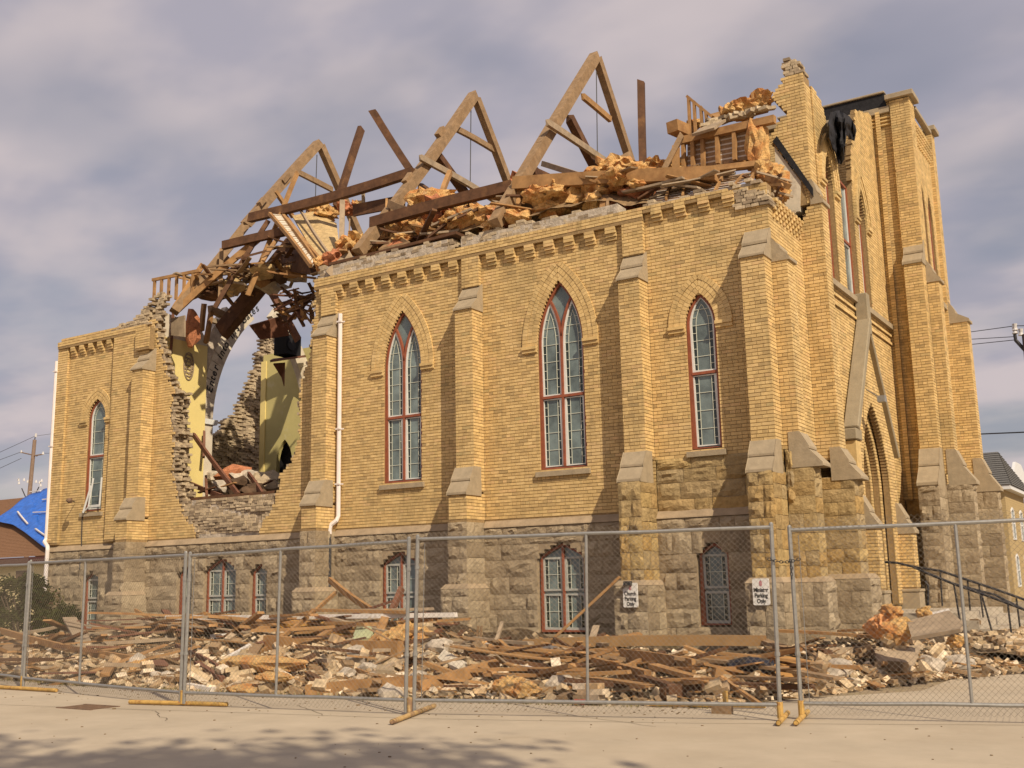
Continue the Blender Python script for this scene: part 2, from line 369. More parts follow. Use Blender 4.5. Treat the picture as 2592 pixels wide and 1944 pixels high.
def window(fr, c, w, zb, zs, za, lights=2, transom=None, recess=.13, sill=True, lead=True, tilt=0, basement=False):
    """timber window: oxide red frame, white sashes, leaded panes"""
    W = empty('window', fr.p(c, zb, -recess), None, None)
    W.parent = church
    base = W.location.copy()
    def B(mb, name, m, par=W, **k):
        o = mb.build(name, m, **k); o.location = o.location; 
        o.parent = par; o.matrix_parent_inverse = Matrix.Translation(-Vector(abs_loc(par)))
        return o
    f = fr; d = -recess
    fm = MB(); fw = .056 if not basement else .05
    out_l = arch_line(c, w-fw, zb+fw/2, zs, za-fw*.6, 10)
    bar(fm, f, out_l, fw, d, d+.07, closed=True)
    transom = transom
    lights_def = []
    if lights == 2:
        a = w/2; h = za-zs
        bar(fm, f, [(c, zb+fw), (c, zs+(.16 if h > a else h*.75))], fw, d+.003, d+.075)
        if h > a:
            R_ = (a*a+h*h)/(2*a); q = R_-a/2; hl = math.sqrt(R_*R_-q*q)
            for sg in (-1, 1):
                pts = [(c+sg*(-R_+math.sqrt(R_*R_-z_*z_)), zs+z_) for z_ in np.linspace(0, hl*1.0, 8)]
                bar(fm, f, pts, fw*.9, d+.004, d+.072)
        else: hl = h*.45
        for sg in (-1, 1): lights_def.append((c+sg*(w/4-.004), w/2-fw*1.25, hl*.9))
    else:
        lights_def.append((c, w-2*fw, (za-zs)*.93))
    if transom and not basement: bar(fm, f, [(c-w/2+fw, transom), (c+w/2-fw, transom)], fw, d+.005, d+.078)
    fmo = B(fm, 'frame', RED)
    # glass behind everything, pale sashes, leading, border panes
    gp = MB(); fill(gp, f, arch_line(c, w-.05, zb+.02, zs, za-.04, 10), d+.012, .5); B(gp, 'pane', GL)
    for (lc, lw, lh) in lights_def:
        sm = MB(); sw = .042 if not basement else .05
        spans = [(zb+fw, None)] if not transom else [(zb+fw, transom-fw/2), (transom+fw/2, None)]
        for (z0, z1) in spans:
            if z1 is None and not basement: ln = arch_line(lc, lw-sw, z0+sw/2, zs, zs+lh-sw*.4, 8)
            elif z1 is None: ln = [(lc-lw/2+sw/2, z0+sw/2), (lc-lw/2+sw/2, zs), (lc+lw/2-sw/2, zs), (lc+lw/2-sw/2, z0+sw/2)]
            else: ln = [(lc-lw/2+sw/2, z0+sw/2), (lc-lw/2+sw/2, z1-sw/2), (lc+lw/2-sw/2, z1-sw/2), (lc+lw/2-sw/2, z0+sw/2)]
            bar(sm, f, ln, sw, d+.014, d+.045, closed=True)
            if basement and z1 is not None: bar(sm, f, [(lc-lw/2+sw, z0+.02), (lc+lw/2-sw, z0+.02)], .05, d+.015, d+.046)
        so = B(sm, 'sash', GRYS if basement else WHT)
        lm = MB(); bm = MB()
        iw = lw-2*sw; bd = min(.085, iw*.24)
        for (z0, z1) in spans:
            zt = z1 if z1 is not None else zs
            x0, x1 = lc-iw/2, lc+iw/2
            # verticals of the border
            lt = .011
            if z1 is None and basement:
                for xx in (x0+bd, x1-bd): bar(lm, f, [(xx, z0+sw), (xx, zs-sw*.5)], lt, d+.016, d+.026)
                ztop = zs-.04
            elif z1 is None:
                ln = arch_line(lc, iw-2*bd, z0+sw, zs, zs+lh*.86-bd, 8)
                bar(lm, f, ln[0:], lt, d+.016, d+.026)
                ztop = zs+lh*.8
            else:
                for xx in (x0+bd, x1-bd): bar(lm, f, [(xx, z0+sw), (xx, z1-sw)], lt, d+.016, d+.026)
                ztop = z1-sw
            step = .36 if not basement else .30
            nn_ = max(1, round((zt-z0)/step)); stp = (zt-z0)/nn_
            zz = z0+stp; i = 0
            while zz < ztop:
                hw = iw/2 if zz <= zs else arch_hw(iw/2, lh, zz-zs)
                bar(lm, f, [(lc-hw, zz), (lc+hw, zz)], lt, d+.0165, d+.0265); zz += stp
            zz = z0+stp/2
            while zz < ztop:
                hw = iw/2 if zz <= zs else arch_hw(iw/2, lh, zz-zs)
                for s_ in (-1, 1):
                    bar(lm, f, [(lc+s_*hw, zz), (lc+s_*max(hw-bd, .01), zz)], lt, d+.0165, d+.0265)
                zz += stp
            for s_ in (-1, 1):
                xb = lc+s_*(iw/2-bd/2)
                fill(bm, f, [(xb-bd/2, z0+sw), (xb+bd/2, z0+sw), (xb+bd/2, zt-.01), (xb-bd/2, zt-.01)], d+.0145)
        if lead: B(lm, 'leading', LEAD); B(bm, 'border_pane', GLB)
    if sill:
        sl = MB(); sx = w/2+.09
        prism(sl, Fr(fr.p(c, 0, 0), fr.n, fr.u), [(-recess, zb-.01), (.07, zb-.045), (.07, zb-.15), (-recess, zb-.15)], -sx, sx)
        B(sl, 'sill', CAP)
    return W
def abs_loc(o):
    p = Vector(o.location); q = o.parent
    while q: p += q.location; q = q.parent
    return p

# openings on the long wall: centre, width, sill, spring, apex
WL = (-27.02, .80, 3.86, 6.55, 7.14)
W1 = (-15.68, 1.12, 3.93, 6.68, 8.07)
W2 = (-11.34, 1.14, 3.93, 6.68, 8.08)
W3 = (-8.075, .64, 4.08, 6.62, 7.26)
def ragged(pts, amp, seed):
    """edge X(z) through measured points, broken brick by brick"""
    rg = random.Random(seed); memo = {}
    zs_ = [p[1] for p in pts]; xs_ = [p[0] for p in pts]
    def f(z):
        k = int(z/COURSE)
        if k not in memo: memo[k] = rg.uniform(-amp, amp)
        return float(np.interp(z, zs_, xs_))+memo[k]
    return f
# the breach between the second and third buttress
HL = [(-22.6, 2.9), (-22.75, 3.2), (-23.2, 3.6), (-23.45, 4.05), (-23.75, 5.0), (-23.68, 5.7), (-23.92, 6.6), (-23.75, 6.95), (-24.1, 7.6), (-24.35, 8.3), (-24.65, 8.8), (-24.5, 9.4), (-24.5, 10.1)]
HR = [(-20.3, 2.9), (-20.1, 3.3), (-19.75, 3.7), (-19.6, 4.4), (-19.2, 4.75), (-19.0, 5.2), (-18.95, 6.7), (-18.7, 7.2), (-18.55, 7.9), (-18.5, 9.7)]
hl = ragged(HL, .09, 3); hr = ragged(HR, .06, 4)
def breach(z): return (hl(z), hr(z)) if z > 2.93 else None

BRX = [-24.53, -17.70, -13.36, -9.20, -6.53]      # right sides of the buttresses
BW = .48
holes_side = [opening(*WL), opening(*W1), opening(*W2), opening(*W3), breach]
# long wall, panel by panel
brick_face(SIDE, -28.93, -9.2, 2.90, 9.22, holes=holes_side, rngseed=11)
brick_face(SIDE, -9.2, -6.53, 3.93, 9.30, holes=[opening(*W3)], rngseed=12)

# pilasters over the buttress caps and the proud strips
def pil(x0, x1, z0, z1, y=19.89, seed=0, hi=None, lo=None):
    brick_face(face_my(y), x0, x1, z0, z1, rngseed=50+seed, t=.08, hi=hi, lo=lo)
    brick_face(face_px(x1), y, 19.995, z0, z1, rngseed=60+seed, t=.05)
    brick_face(face_mx(x0), y, 19.995, z0, z1, rngseed=70+seed, t=.05)
for i, xr in enumerate(BRX[1:4]): pil(xr-BW-.02, xr-.015, 8.28, 9.02, seed=i)
pil(-26.25, -24.7, 2.95, 8.85, y=19.87, seed=8)
brick_face(face_my(19.75), -25.15, -24.56, 8.30, 8.95, rngseed=88, t=.2)
pil(-28.93, -28.45, 2.95, 8.95, y=19.92, seed=9)

# string of brick over the corbels
def string(x0, x1, z0, n=3, y=19.88, seed=0):
    brick_face(face_my(y), x0, x1, z0+.001, z0+n*COURSE, rngseed=90+seed, t=.1)
zs9 = round(9.0/COURSE)*COURSE
string(-18.45, -9.2, zs9, 4, seed=1)
zsl = round(8.86/COURSE)*COURSE
string(-28.9, -24.9, zsl, 3, y=19.86, seed=2)
zs3 = round(9.14/COURSE)*COURSE
string(-9.2, -7.3, zs3, 2, seed=3)
# corbel table
CORB = []
def corbels(fr, a0, a1, zt, pitch, w=.235, steps=((2, .12), (1, .085), (1, .045)), seed=1, skip=0):
    n = max(1, round((a1-a0)/pitch)); rg = random.Random(seed)
    for i in range(n):
        cx = a0+(i+.5)*(a1-a0)/n; z = zt
        for (c_, pr) in steps:
            z -= c_*COURSE
            for q in range(c_):
                prism(CORBM, fr, [(cx-w/2+rg.uniform(-.006, .006), z+q*COURSE+.006), (cx+w/2+rg.uniform(-.006, .006), z+q*COURSE+.006), (cx+w/2, z+(q+1)*COURSE-.003), (cx-w/2, z+(q+1)*COURSE-.003)], .002, pr+rg.uniform(-.004, .004), rg.random())
CORBM = MB()
corbels(SIDE, -18.3-.1, -13.86, zs9, .50, seed=1)
corbels(SIDE, -13.3, -9.72, zs9, .50, seed=2)
corbels(SIDE, -9.15, -7.05, zs3+.07, .50, seed=3)
corbels(SIDE, -28.4, -26.3, zsl, .42, w=.19, seed=4)

# rough backing above the string: parapet core laid bare
def rough_top(x0, x1, z0, ztop, y0, y1, seed, m='b', name='broken_brick'):
    """ragged courses of full bricks in lime mortar"""
    rg = random.Random(seed); k = 0; z = z0
    while True:
        z = z0+k*COURSE
        if z > max(ztop(x) for x in np.linspace(x0, x1, 40)): break
        x = x0+rg.uniform(0, .1)
        while x < x1:
            w = rg.choice([.21, .21, .105, .16])
            if z < ztop(x)+rg.uniform(-.06, .06):
                for y in np.arange(y0, y1, .125):
                    RUB.box((x+w/2, y+.06+rg.uniform(-.02, .012), z+COURSE/2+rg.uniform(-.006, .006)), (w/2-.004, .06, .0325), Matrix.Rotation(rg.uniform(-.05, .05), 3, 'Z') @ Matrix.Rotation(rg.uniform(-.04, .04), 3, 'Y'), rg.random())
            x += w+.008
        k += 1
RUB = MB()
rough_top(-18.4, -14.2, zs9+4*COURSE, lambda x: 9.60+.03*math.sin(x*7), 19.96, 20.35, 21)
rough_top(-13.95, -9.3, zs9+4*COURSE, lambda x: float(np.interp(x, [-13.5, -11.2, -10.3, -9.8], [9.56, 9.50, 9.40, 9.2]))+.04*math.sin(x*9), 19.95, 20.35, 22)
rough_top(-9.3, -6.75, zs3+2*COURSE, lambda x: 9.26+.06*math.sin(x*6)+.08*math.sin(x*17), 19.96, 20.4, 23)
rough_top(-7.25, -6.62, 8.82, lambda x: 9.2-.2*(x+7.3), 19.94, 20.4, 24)
rough_top(-28.3, -24.9, zsl+3*COURSE, lambda x: float(np.interp(x, [-28.3, -26.6, -26.3, -25.6, -25.2, -24.9], [9.0, 9.02, 9.2, 9.25, 9.6, 9.8])), 19.95, 20.4, 25)
# thick broken edges of the breach: four leaves of brick, each broken off at its own line
def breach_edges():
    rg = random.Random(31); k = int(2.93/COURSE)+1
    while k*COURSE < 9.95:
        z = k*COURSE+COURSE/2
        for leaf in range(4):
            y = 20.03+leaf*.115
            for side in ((0, 1) if z < 9.45 else (0,)):
                f0 = hl if side == 0 else hr
                edge = f0(z)
                # leaves behind reach a little further into the breach on the left, where a window jamb stood
                reach = (.05+.10*leaf if side == 0 else .02+.03*leaf)+rg.uniform(-.06, .10)
                if side == 0 and z > 7.0: reach = .02-.13*leaf+rg.uniform(-.08, .08)
                if side == 0 and z <= 7.0: reach -= .08*leaf
                x0, x1 = (edge-.45, edge+reach) if side == 0 else (edge-reach, edge+.45)
                if z > 9.0 and side == 0: x0 = edge-.05-.25*rg.random()
                x = x0
                while x < x1:
                    w = rg.choice([.1, .16, .21]);
                    RUB.box((x+w/2, y+.055+rg.uniform(-.012, .012)+(.012 if leaf == 0 else 0), z+rg.uniform(-.008, .008)), (w/2-.003, .057, .033), Matrix.Rotation(rg.uniform(-.14, .14), 3, 'Z') @ Matrix.Rotation(rg.uniform(-.06, .06), 3, 'Y'), rg.random())
                    x += w+.008
        k += 1
    # low part: the outer leaf has peeled off below the floor line, the inner leaves still stand
    for k in range(int(2.95/COURSE)+1, int(3.98/COURSE)):
        z = k*COURSE+COURSE/2
        a, b = hl(z), hr(z)
        for leaf in range(1, 4):
            x = a-.1
            while x < b+.1:
                w = rg.choice([.1, .16, .21, .21])
                RUB.box((x+w/2, 20.0+leaf*.115+rg.uniform(-.02, .012)+.03*math.sin(z*9+x*2), z+rg.uniform(-.007, .007)), (w/2-.003, .057, .033), Matrix.Rotation(rg.uniform(-.1, .1), 3, 'Z'), rg.random())
                x += w+.01
breach_edges()
# mortar bed between those bricks
bed = MB()
bed.box((-21.4, 20.28, 3.4), (2.1, .19, .53)); bed.box((-16.3, 20.16, 9.42), (2.0, .207, .17)); bed.box((-11.85, 20.16, 9.40), (2.05, .215, .12)); bed.box((-8.0, 20.17, 9.26), (1.2, .15, .1))

# ------------------------------------------------------------------ buttresses
CAPS = []
def cap(fr, c, w, pts, name='cap_stone'):
    """profile pts (d, z) extruded across width w about a=c"""
    mb = MB(); f2 = Fr(fr.p(c, 0, 0), fr.n, fr.u)
    prism(mb, f2, pts, -w/2, w/2); o = mb.build(name, CAP, church); CAPS.append(o)
    bev = o.modifiers.new('b', 'BEVEL'); bev.width = .008; bev.segments = 1
    return o
def buttress(fr, c, w=.48, brick_low=True, zst=2.87, seed=0, z1=7.72, p1=.42, p2=.72, stone_top=3.5):
    # upper tier
    f = fr.off(p1)
    brick_face(f, c-w/2, c+w/2, (4.05 if brick_low or True else 4.05), z1+.02, rngseed=100+seed, t=.25)
    for sg in (-1, 1):
        ff = Fr(fr.p(c+sg*w/2, 0, 0), fr.n, fr.u*sg)
        brick_face(ff, .01, p1, (3.55 if brick_low else 3.95), z1+.02, rngseed=110+seed+sg, t=.2)
    # stepped cap stones, upper
    cap(fr, c, w+.03, [(-.03, 8.33), (.03, 8.33), (.235, 8.04), (.235, 7.98), (-.03, 7.98)])
    cap(fr, c, w+.035, [(-.03, 7.978), (.215, 7.978), (p1+.045, 7.73), (p1+.045, 7.68), (-.03, 7.68)])
    # lower
    if brick_low:
        f = fr.off(p2)
        brick_face(f, c-w/2, c+w/2, zst, 3.48, rngseed=120+seed, t=.3)
        for sg in (-1, 1):
            ff = Fr(fr.p(c+sg*w/2, 0, 0), fr.n, fr.u*sg)
            brick_face(ff, .01, p2, zst, 3.48, rngseed=130+seed+sg, t=.2)
    cap(fr, c, w+.03, [(p1-.25, 4.09), (p1+.02, 4.09), (p1+.18, 3.82), (p1+.18, 3.77), (p1-.25, 3.77)])
    cap(fr, c, w+.04, [(p1-.25, 3.768), (p1+.165, 3.768), (p2+.045, 3.52), (p2+.045, 3.46), (p1-.25, 3.46)])
for i, xr in enumerate(BRX):
    buttress(SIDE, xr-BW/2, brick_low=(i < 3), seed=i*7)
BLK = -6.53
FX = face_px(BLK)
# ---- facade of the corner block (faces +X)
brick_face(FX, 20, 22.12, 3.93, 9.0, rngseed=200, hi=None)
# its buttress: upper tier
def fbut(x0, xout1, xout2, yc0, yc1, z_mid=4.1, z_top=7.72, seed=0, stone_from=3.5):
    brick_face(face_px(xout1), yc0, yc1, 4.0, z_top+.02, rngseed=210+seed, t=.2)
    brick_face(face_my(yc0), x0, xout1, 3.93, z_top+.02, rngseed=220+seed, t=.2)
    yb = Fr((0, yc1, 0), (1, 0, 0), (0, 1, 0)); brick_face(yb, x0, xout1, 3.93, z_top+.02, rngseed=225+seed, t=.1)
    f = face_px(x0); w = yc1-yc0; c = (yc0+yc1)/2; p1 = xout1-x0; p2 = xout2-x0
    return f, c, w, p1, p2
f, c_, w_, p1_, p2_ = fbut(BLK, -6.22, -5.98, 20.005, 20.46)
cap(f, c_, w_+.03, [(-.03, 8.12), (.02, 8.12), (.18, 7.93), (.18, 7.88), (-.03, 7.88)])
cap(f, c_, w_+.035, [(-.03, 7.878), (.16, 7.878), (p1_+.045, 7.70), (p1_+.045, 7.64), (-.03, 7.64)])
cap(f, c_, w_+.03, [(p1_-.2, 4.25), (p1_+.01, 4.25), (p1_+.17, 3.97), (p1_+.17, 3.92), (p1_-.2, 3.92)])
cap(f, c_, w_+.04, [(p1_-.2, 3.918), (p1_+.155, 3.918), (p2_+.17, 3.64), (p2_+.17, 3.58), (p1_-.2, 3.58)])
# honeycomb of projecting bricks under the eave of the corner block
rgc = random.Random(5)
for i in range(5):
    for j in range(9):
        y = 20.3+j*.21+(i % 2)*.105; z = 8.66+i*COURSE*1.15
        if y > 22.0: continue
        prism(CORBM, FX, [(y-.05, z-.03), (y+.05, z-.03), (y+.05, z+.035), (y-.05, z+.035)], .002, .03+.018*i, rgc.random())
brick_face(FX.off(.10), 20.45, 22.1, 9.02, 9.02+COURSE*1.01, rngseed=231, t=.08)
for j in range(26):
    y = 20.05+j*.08
    for q in range(rgc.choice([1, 2, 2, 3])):
        RUB.box((-6.62-.12*q+rgc.uniform(-.03, .05), y, 9.1+q*.05+rgc.uniform(-.02, .05)), (.05+.04*rgc.random(), .05, .033), Matrix.Rotation(rgc.uniform(-1, 1), 3, 'Z') @ Matrix.Rotation(rgc.uniform(-.3, .3), 3, 'X'), rgc.random())

# ---- nave pier (faces -Y at Y=22.12) with its stepped broken back
PY = 22.12; PXO = -6.05
pier_edge = [(-6.53, 0), (-6.53, 9.0), (-6.45, 9.1), (-6.33, 9.4), (-6.44, 10.05), (-6.64, 10.35), (-6.86, 10.71), (-7.12, 11.09), (-6.87, 11.42), (-6.63, 11.59), (-6.78, 11.75), (-6.97, 12.0), (-6.9, 12.2), (-6.72, 12.3), (-6.72, 12.8)]
pe = ragged(pier_edge, .03, 8)
def pier_hi(z): return PXO if z < 9.55 else -6.24
brick_face(face_my(PY), -6.6, PXO, 3.9, 12.45, lo=lambda z: max(pe(z), -7.2) if z > 8.95 else -6.53, hi=pier_hi, rngseed=240, t=.45)
brick_face(face_px(PXO), PY, 22.58, 3.9, 9.42, rngseed=241, t=.2)
cap(face_px(-6.24), PY+.235, .50, [(-.03, 9.95), (.02, 9.95), (.1, 9.72), (.1, 9.68), (-.03, 9.68)])
cap(face_px(-6.24), PY+.235, .51, [(-.03, 9.678), (.09, 9.678), (.225, 9.46), (.225, 9.40), (-.03, 9.40)])
brick_face(face_px(-6.235), PY+.001, 23.25, 9.42, 12.2, rngseed=243, t=.35)
rough_top(-6.72, -6.42, 12.45, lambda x: 12.85-.5*abs(x+6.6), 22.13, 22.5, 26)
# ---- gable wall with three tall lancets
GX = -6.2; GF = face_px(GX)
G1 = (23.40, .74, 7.92, 10.2, 11.05); G2 = (24.88, 1.15, 7.92, 11.0, 12.3); G3 = (26.18, .74, 7.92, 10.1, 11.0)
gtop = lambda y: float(np.interp(y, [22.1, 23.0, 24.0, 24.3, 24.55, 24.9, 25.9, 26.3, 26.7, 27.2, 28.2], [12.2, 12.25, 12.15, 11.7, 11.2, 10.7, 11.5, 12.2, 13.2, 13.35, 13.7]))
gt_m = {}
def above(z):
    # part of the wall that has fallen, centred on the middle window
    if z < 10.9: return None
    k = int(z/COURSE)
    if k not in gt_m: gt_m[k] = random.Random(k).uniform(-.07, .07)
    a = float(np.interp(z, [10.9, 11.5, 11.9, 12.25, 12.3], [24.3, 23.9, 23.6, 23.2, 22.0]))+gt_m[k]
    b = float(np.interp(z, [10.9, 11.6, 12.4, 13.2, 13.7], [25.45, 25.6, 26.0, 26.5, 28.1]))+gt_m[k]
    return (a, b)
brick_face(GF, 22.58, 28.22, 3.0, 13.68, holes=[opening(*G1), opening(*G2), opening(*G3), opening(25.0, 3.0, 0, 3.6, 5.75), above], rngseed=250, t=.12)
# belt course and two projecting brick strings
for (z, h, pr, m_) in ((7.84, .13, .10, CAP),):
    mb = MB(); prism(mb, GF, [(22.6, z-h/2), (28.15, z-h/2), (28.15, z+h/2), (22.6, z+h/2)], -.05, pr); mb.build('belt_course', CAP, church)
for k, z in enumerate((7.56, 7.36)):
    brick_face(GF.off(.045), 22.62, 28.15, round(z/COURSE)*COURSE, round(z/COURSE)*COURSE+COURSE*1.01, rngseed=255+k, t=.04)
hood(GF, G1[0], G1[1], G1[3], G1[4], width=.36, proud=.07, seed=41)
hood(GF, G3[0], G3[1], G3[3], G3[4], width=.36, proud=.07, seed=42)
# ---- tower
TY = 28.2; TXC = -5.2; TTOP = 13.95
brick_face(face_my(TY), -9.2, -5.6, 3.4, 14.1, rngseed=260, t=.3)
brick_face(face_my(TY-.10), -6.1, -5.98, 3.4, 13.75, rngseed=261, t=.08)
TF = face_px(TXC)
TW1 = (29.25, .60, 9.1, 11.1, 11.9); TW2 = (30.15, .60, 9.1, 11.1, 11.9)
brick_face(TF.off(-.1), TY+.3, 30.85, 3.4, 13.7, holes=[opening(*TW1), opening(*TW2)], rngseed=262, t=.3)
# corner piers of the tower
def tpier(x0, x1, y0, y1, z0, z1, seed):
    brick_face(face_my(y0), x0, x1, z0, z1, rngseed=seed, t=.2)
    brick_face(face_px(x1), y0, y1, z0, z1, rngseed=seed+1, t=.2)
    brick_face(face_mx(x0), y0, y1, z0, z1, rngseed=seed+2, t=.15)
tpier(-5.70, TXC, TY-.12, TY+.45, 9.4, 13.95, 270)
tpier(-5.60, TXC+.0, 30.80, 31.25, 3.4, 13.95, 275)
tpier(-9.3, -8.8, TY-.12, TY+.45, 9.0, 13.9, 279)
tpier(-9.3, -8.8, 30.8, 31.25, 3.4, 13.9, 282)
brick_face(Fr((0, 31.2, 0), (1, 0, 0), (0, 1, 0)), -9.2, -5.3, 3.4, 13.9, rngseed=285, t=.3)
brick_face(face_mx(-9.2), TY, 31.2, 3.4, 13.9, rngseed=286, t=.3)
# lower buttress facing the street side, and the front one, and the far one
def tbut(seed=0):
    f = face_my(TY-.02)
    w = .45; c = TXC-w/2
    brick_face(f.off(.38), c-w/2, c+w/2, 4.2, 9.4, rngseed=300, t=.2)
    for sg in (-1, 1): brick_face(Fr(f.p(c+sg*w/2, 0, 0), f.n, f.u*sg), .0, .38, 4.0, 9.4, rngseed=301+sg, t=.15)
    cap(f, c, w+.03, [(-.03, 10.02), (.02, 10.02), (.2, 9.72), (.2, 9.66), (-.03, 9.66)])
    cap(f, c, w+.04, [(-.03, 9.658), (.18, 9.658), (.425, 9.42), (.425, 9.34), (-.03, 9.34)])
    cap(f, c, w+.03, [(.1, 4.62), (.42, 4.62), (.62, 4.22), (.62, 4.17), (.1, 4.17)])
    cap(f, c, w+.04, [(.1, 4.168), (.60, 4.168), (1.0, 3.75), (1.0, 3.67), (.1, 3.67)])
tbut()
def tfront(y0, y1, zt, seed, xo=-4.92, xo2=-4.55):
    brick_face(face_px(xo), y0, y1, 4.1, zt, rngseed=seed, t=.2)
    brick_face(face_my(y0), TXC, xo, 4.0, zt, rngseed=seed+1, t=.12)
    f = face_px(TXC); c = (y0+y1)/2; w = y1-y0; p = xo-TXC; q = xo2-TXC
    cap(f, c, w+.03, [(-.03, zt+.55), (.02, zt+.55), (.16, zt+.28), (.16, zt+.23), (-.03, zt+.23)])
    cap(f, c, w+.04, [(-.03, zt+.228), (.14, zt+.228), (p+.05, zt+.02), (p+.05, zt-.05), (-.03, zt-.05)])
    cap(f, c, w+.03, [(p-.2, 4.6), (p+.01, 4.6), (p+.16, 4.25), (p+.16, 4.2), (p-.2, 4.2)])
    cap(f, c, w+.04, [(p-.2, 4.198), (p+.14, 4.198), (q+.05, 3.8), (q+.05, 3.72), (p-.2, 3.72)])
tfront(TY+.0, TY+.45, 8.95, 310)
tfront(30.85, 31.3, 8.4, 320, xo=-4.75, xo2=-4.40)
# checker of projecting bricks on the tower front and string between
for i in range(5):
    for j in range(11):
        y = 28.85+j*.18+(i % 2)*.09; z = 13.0+i*COURSE*1.5-.0*j
        prism(CORBM, TF.off(-.1), [(y-.045, z-.035), (y+.045, z-.035), (y+.045, z+.035), (y-.045, z+.035)], .002, .04+.012*i, rgc.random())
mb = MB(); prism(mb, TF.off(-.1), [(28.6, 8.72), (30.9, 8.72), (30.9, 8.86), (28.6, 8.86)], -.05, .09); mb.build('belt_course', CAP, church)
for i in range(4):
    for j in range(5):
        y = 29.3+j*.2+(i % 2)*.1; z = 8.1+i*COURSE*1.3
        prism(CORBM, TF.off(-.1), [(y-.045, z-.035), (y+.045, z-.035), (y+.045, z+.035), (y-.045, z+.035)], .002, .04, rgc.random())
# tower top: coping slabs on piers, stone strings, charred fascia
def slab(x0, x1, y0, y1, z0, z1, name='coping_slab', m=CAP):
    mb = MB(); mb.box(((x0+x1)/2, (y0+y1)/2, (z0+z1)/2), ((x1-x0)/2, (y1-y0)/2, (z1-z0)/2)); o = mb.build(name, m, church)
    bv = o.modifiers.new('b', 'BEVEL'); bv.width = .012; bv.segments = 1; return o
slab(-5.80, -5.08, TY-.22, TY+.55, 13.96, 14.10); slab(-5.70, -5.08, 30.72, 31.36, 13.96, 14.10); slab(-9.4, -8.7, TY-.22, TY+.55, 13.92, 14.06)
slab(-5.32, -5.17, TY+.55, 30.72, 13.82, 13.93)
slab(-8.7, -5.72, TY-.10, TY+.2, 13.66, 13.84)
CHAR = mat('charred_timber', base=(.018, .017, .02), rough=.8, noise=(10, .4), bump=.01, bscale=30)
slab(-8.7, -5.80, TY-.02, TY+.14, 13.85, 14.24, 'charred_fascia', CHAR)
slab(-8.75, -5.82, TY-.07, TY+.2, 14.243, 14.30, 'coping_slab')
for i in range(3):
    slab(-6.45, -5.72, TY-.06, TY+.01, 13.52-i*.10, 13.57-i*.10, 'corbel_course', BR)

# ------------------------------------------------------------------ portal (arched doorway under a stone gable)
PF = face_px(-6.05)
DO = (25.0, 2.25, 0.8, 3.5, 5.45)
def pgable(z): 
    if z < 4.5: return None
    hwid = 2.05*(1-(z-4.5)/2.85)
    return None
brick_face(PF, 23.1, 26.8, .9, 7.3, holes=[opening(*DO)], lo=lambda z: 23.1 if z < 4.5 else 24.9-1.8*(1-(z-4.5)/2.9), hi=lambda z: 26.8 if z < 4.5 else 24.9+1.8*(1-(z-4.5)/2.9), rngseed=330, t=.15)
for k in range(3):   # recessed orders
    fr_ = face_px(-6.25-.16*k)
    brick_face(fr_, 23.5, 26.6, .9, 6.0, holes=[opening(25.0, 1.95-.34*k, 0.8, 3.5, 5.25-.2*k)], rngseed=331+k, t=.14)
HOOD = mat('grey_limestone_hood', base=(.29, .24, .165), noise=(4, .12), bump=.008, bscale=22)
def stonebar(p0, p1, w, d0, d1, name='hood_stone', m=HOOD, fr=GF):
    mb = MB(); bar(mb, fr, [p0, p1], w, d0, d1); o = mb.build(name, m, church)
    bv = o.modifiers.new('b', 'BEVEL'); bv.width = .02; bv.segments = 1; return o
stonebar((23.02, 4.62), (24.83, 7.35), .17, .02, .34); stonebar((24.87, 7.35), (26.85, 4.35), .10, .02, .27)
stonebar((24.85, 7.0), (24.85, 7.98), .24, .02, .31)
stonebar((22.85, 4.50), (23.30, 4.50), .24, .02, .32)
slab(-6.19, -5.92, 22.92, 23.25, 3.5, 4.37, 'portal_corbel', BR)
DOORW = mat('grey_door_paint', base=(.20, .17, .14), rough=.5, noise=(6, .2))
door = empty('double_door', (-6.7, 25.45, .8), None, None); door.parent = church
mb = MB(); prism(mb, face_px(-6.68), [(24.0, .8), (26.1, .8), (26.1, 3.3), (24.0, 3.3)], -.05, 0); o = mb.build('door_leaf', DOORW, None); o.parent = door; o.matrix_parent_inverse = Matrix.Translation(-abs_loc(door))
mb = MB(); fill(mb, face_px(-6.66), arch_line(25.0, 1.9, 3.35, 3.5, 5.1, 8), 0); o = mb.build('transom_light', GL, None); o.parent = door; o.matrix_parent_inverse = Matrix.Translation(-abs_loc(door))
mb = MB()
for z in (3.3, 4.0, 4.7): bar(mb, face_px(-6.66), [(24.05, z), (25.95, z)], .08, .002, .06)
for y in (24.1, 24.7, 25.3, 25.9): bar(mb, face_px(-6.66), [(y, .8), (y, 4.6)], .07, .003, .065)
o = mb.build('door_frame', DOORW, None); o.parent = door; o.matrix_parent_inverse = Matrix.Translation(-abs_loc(door))

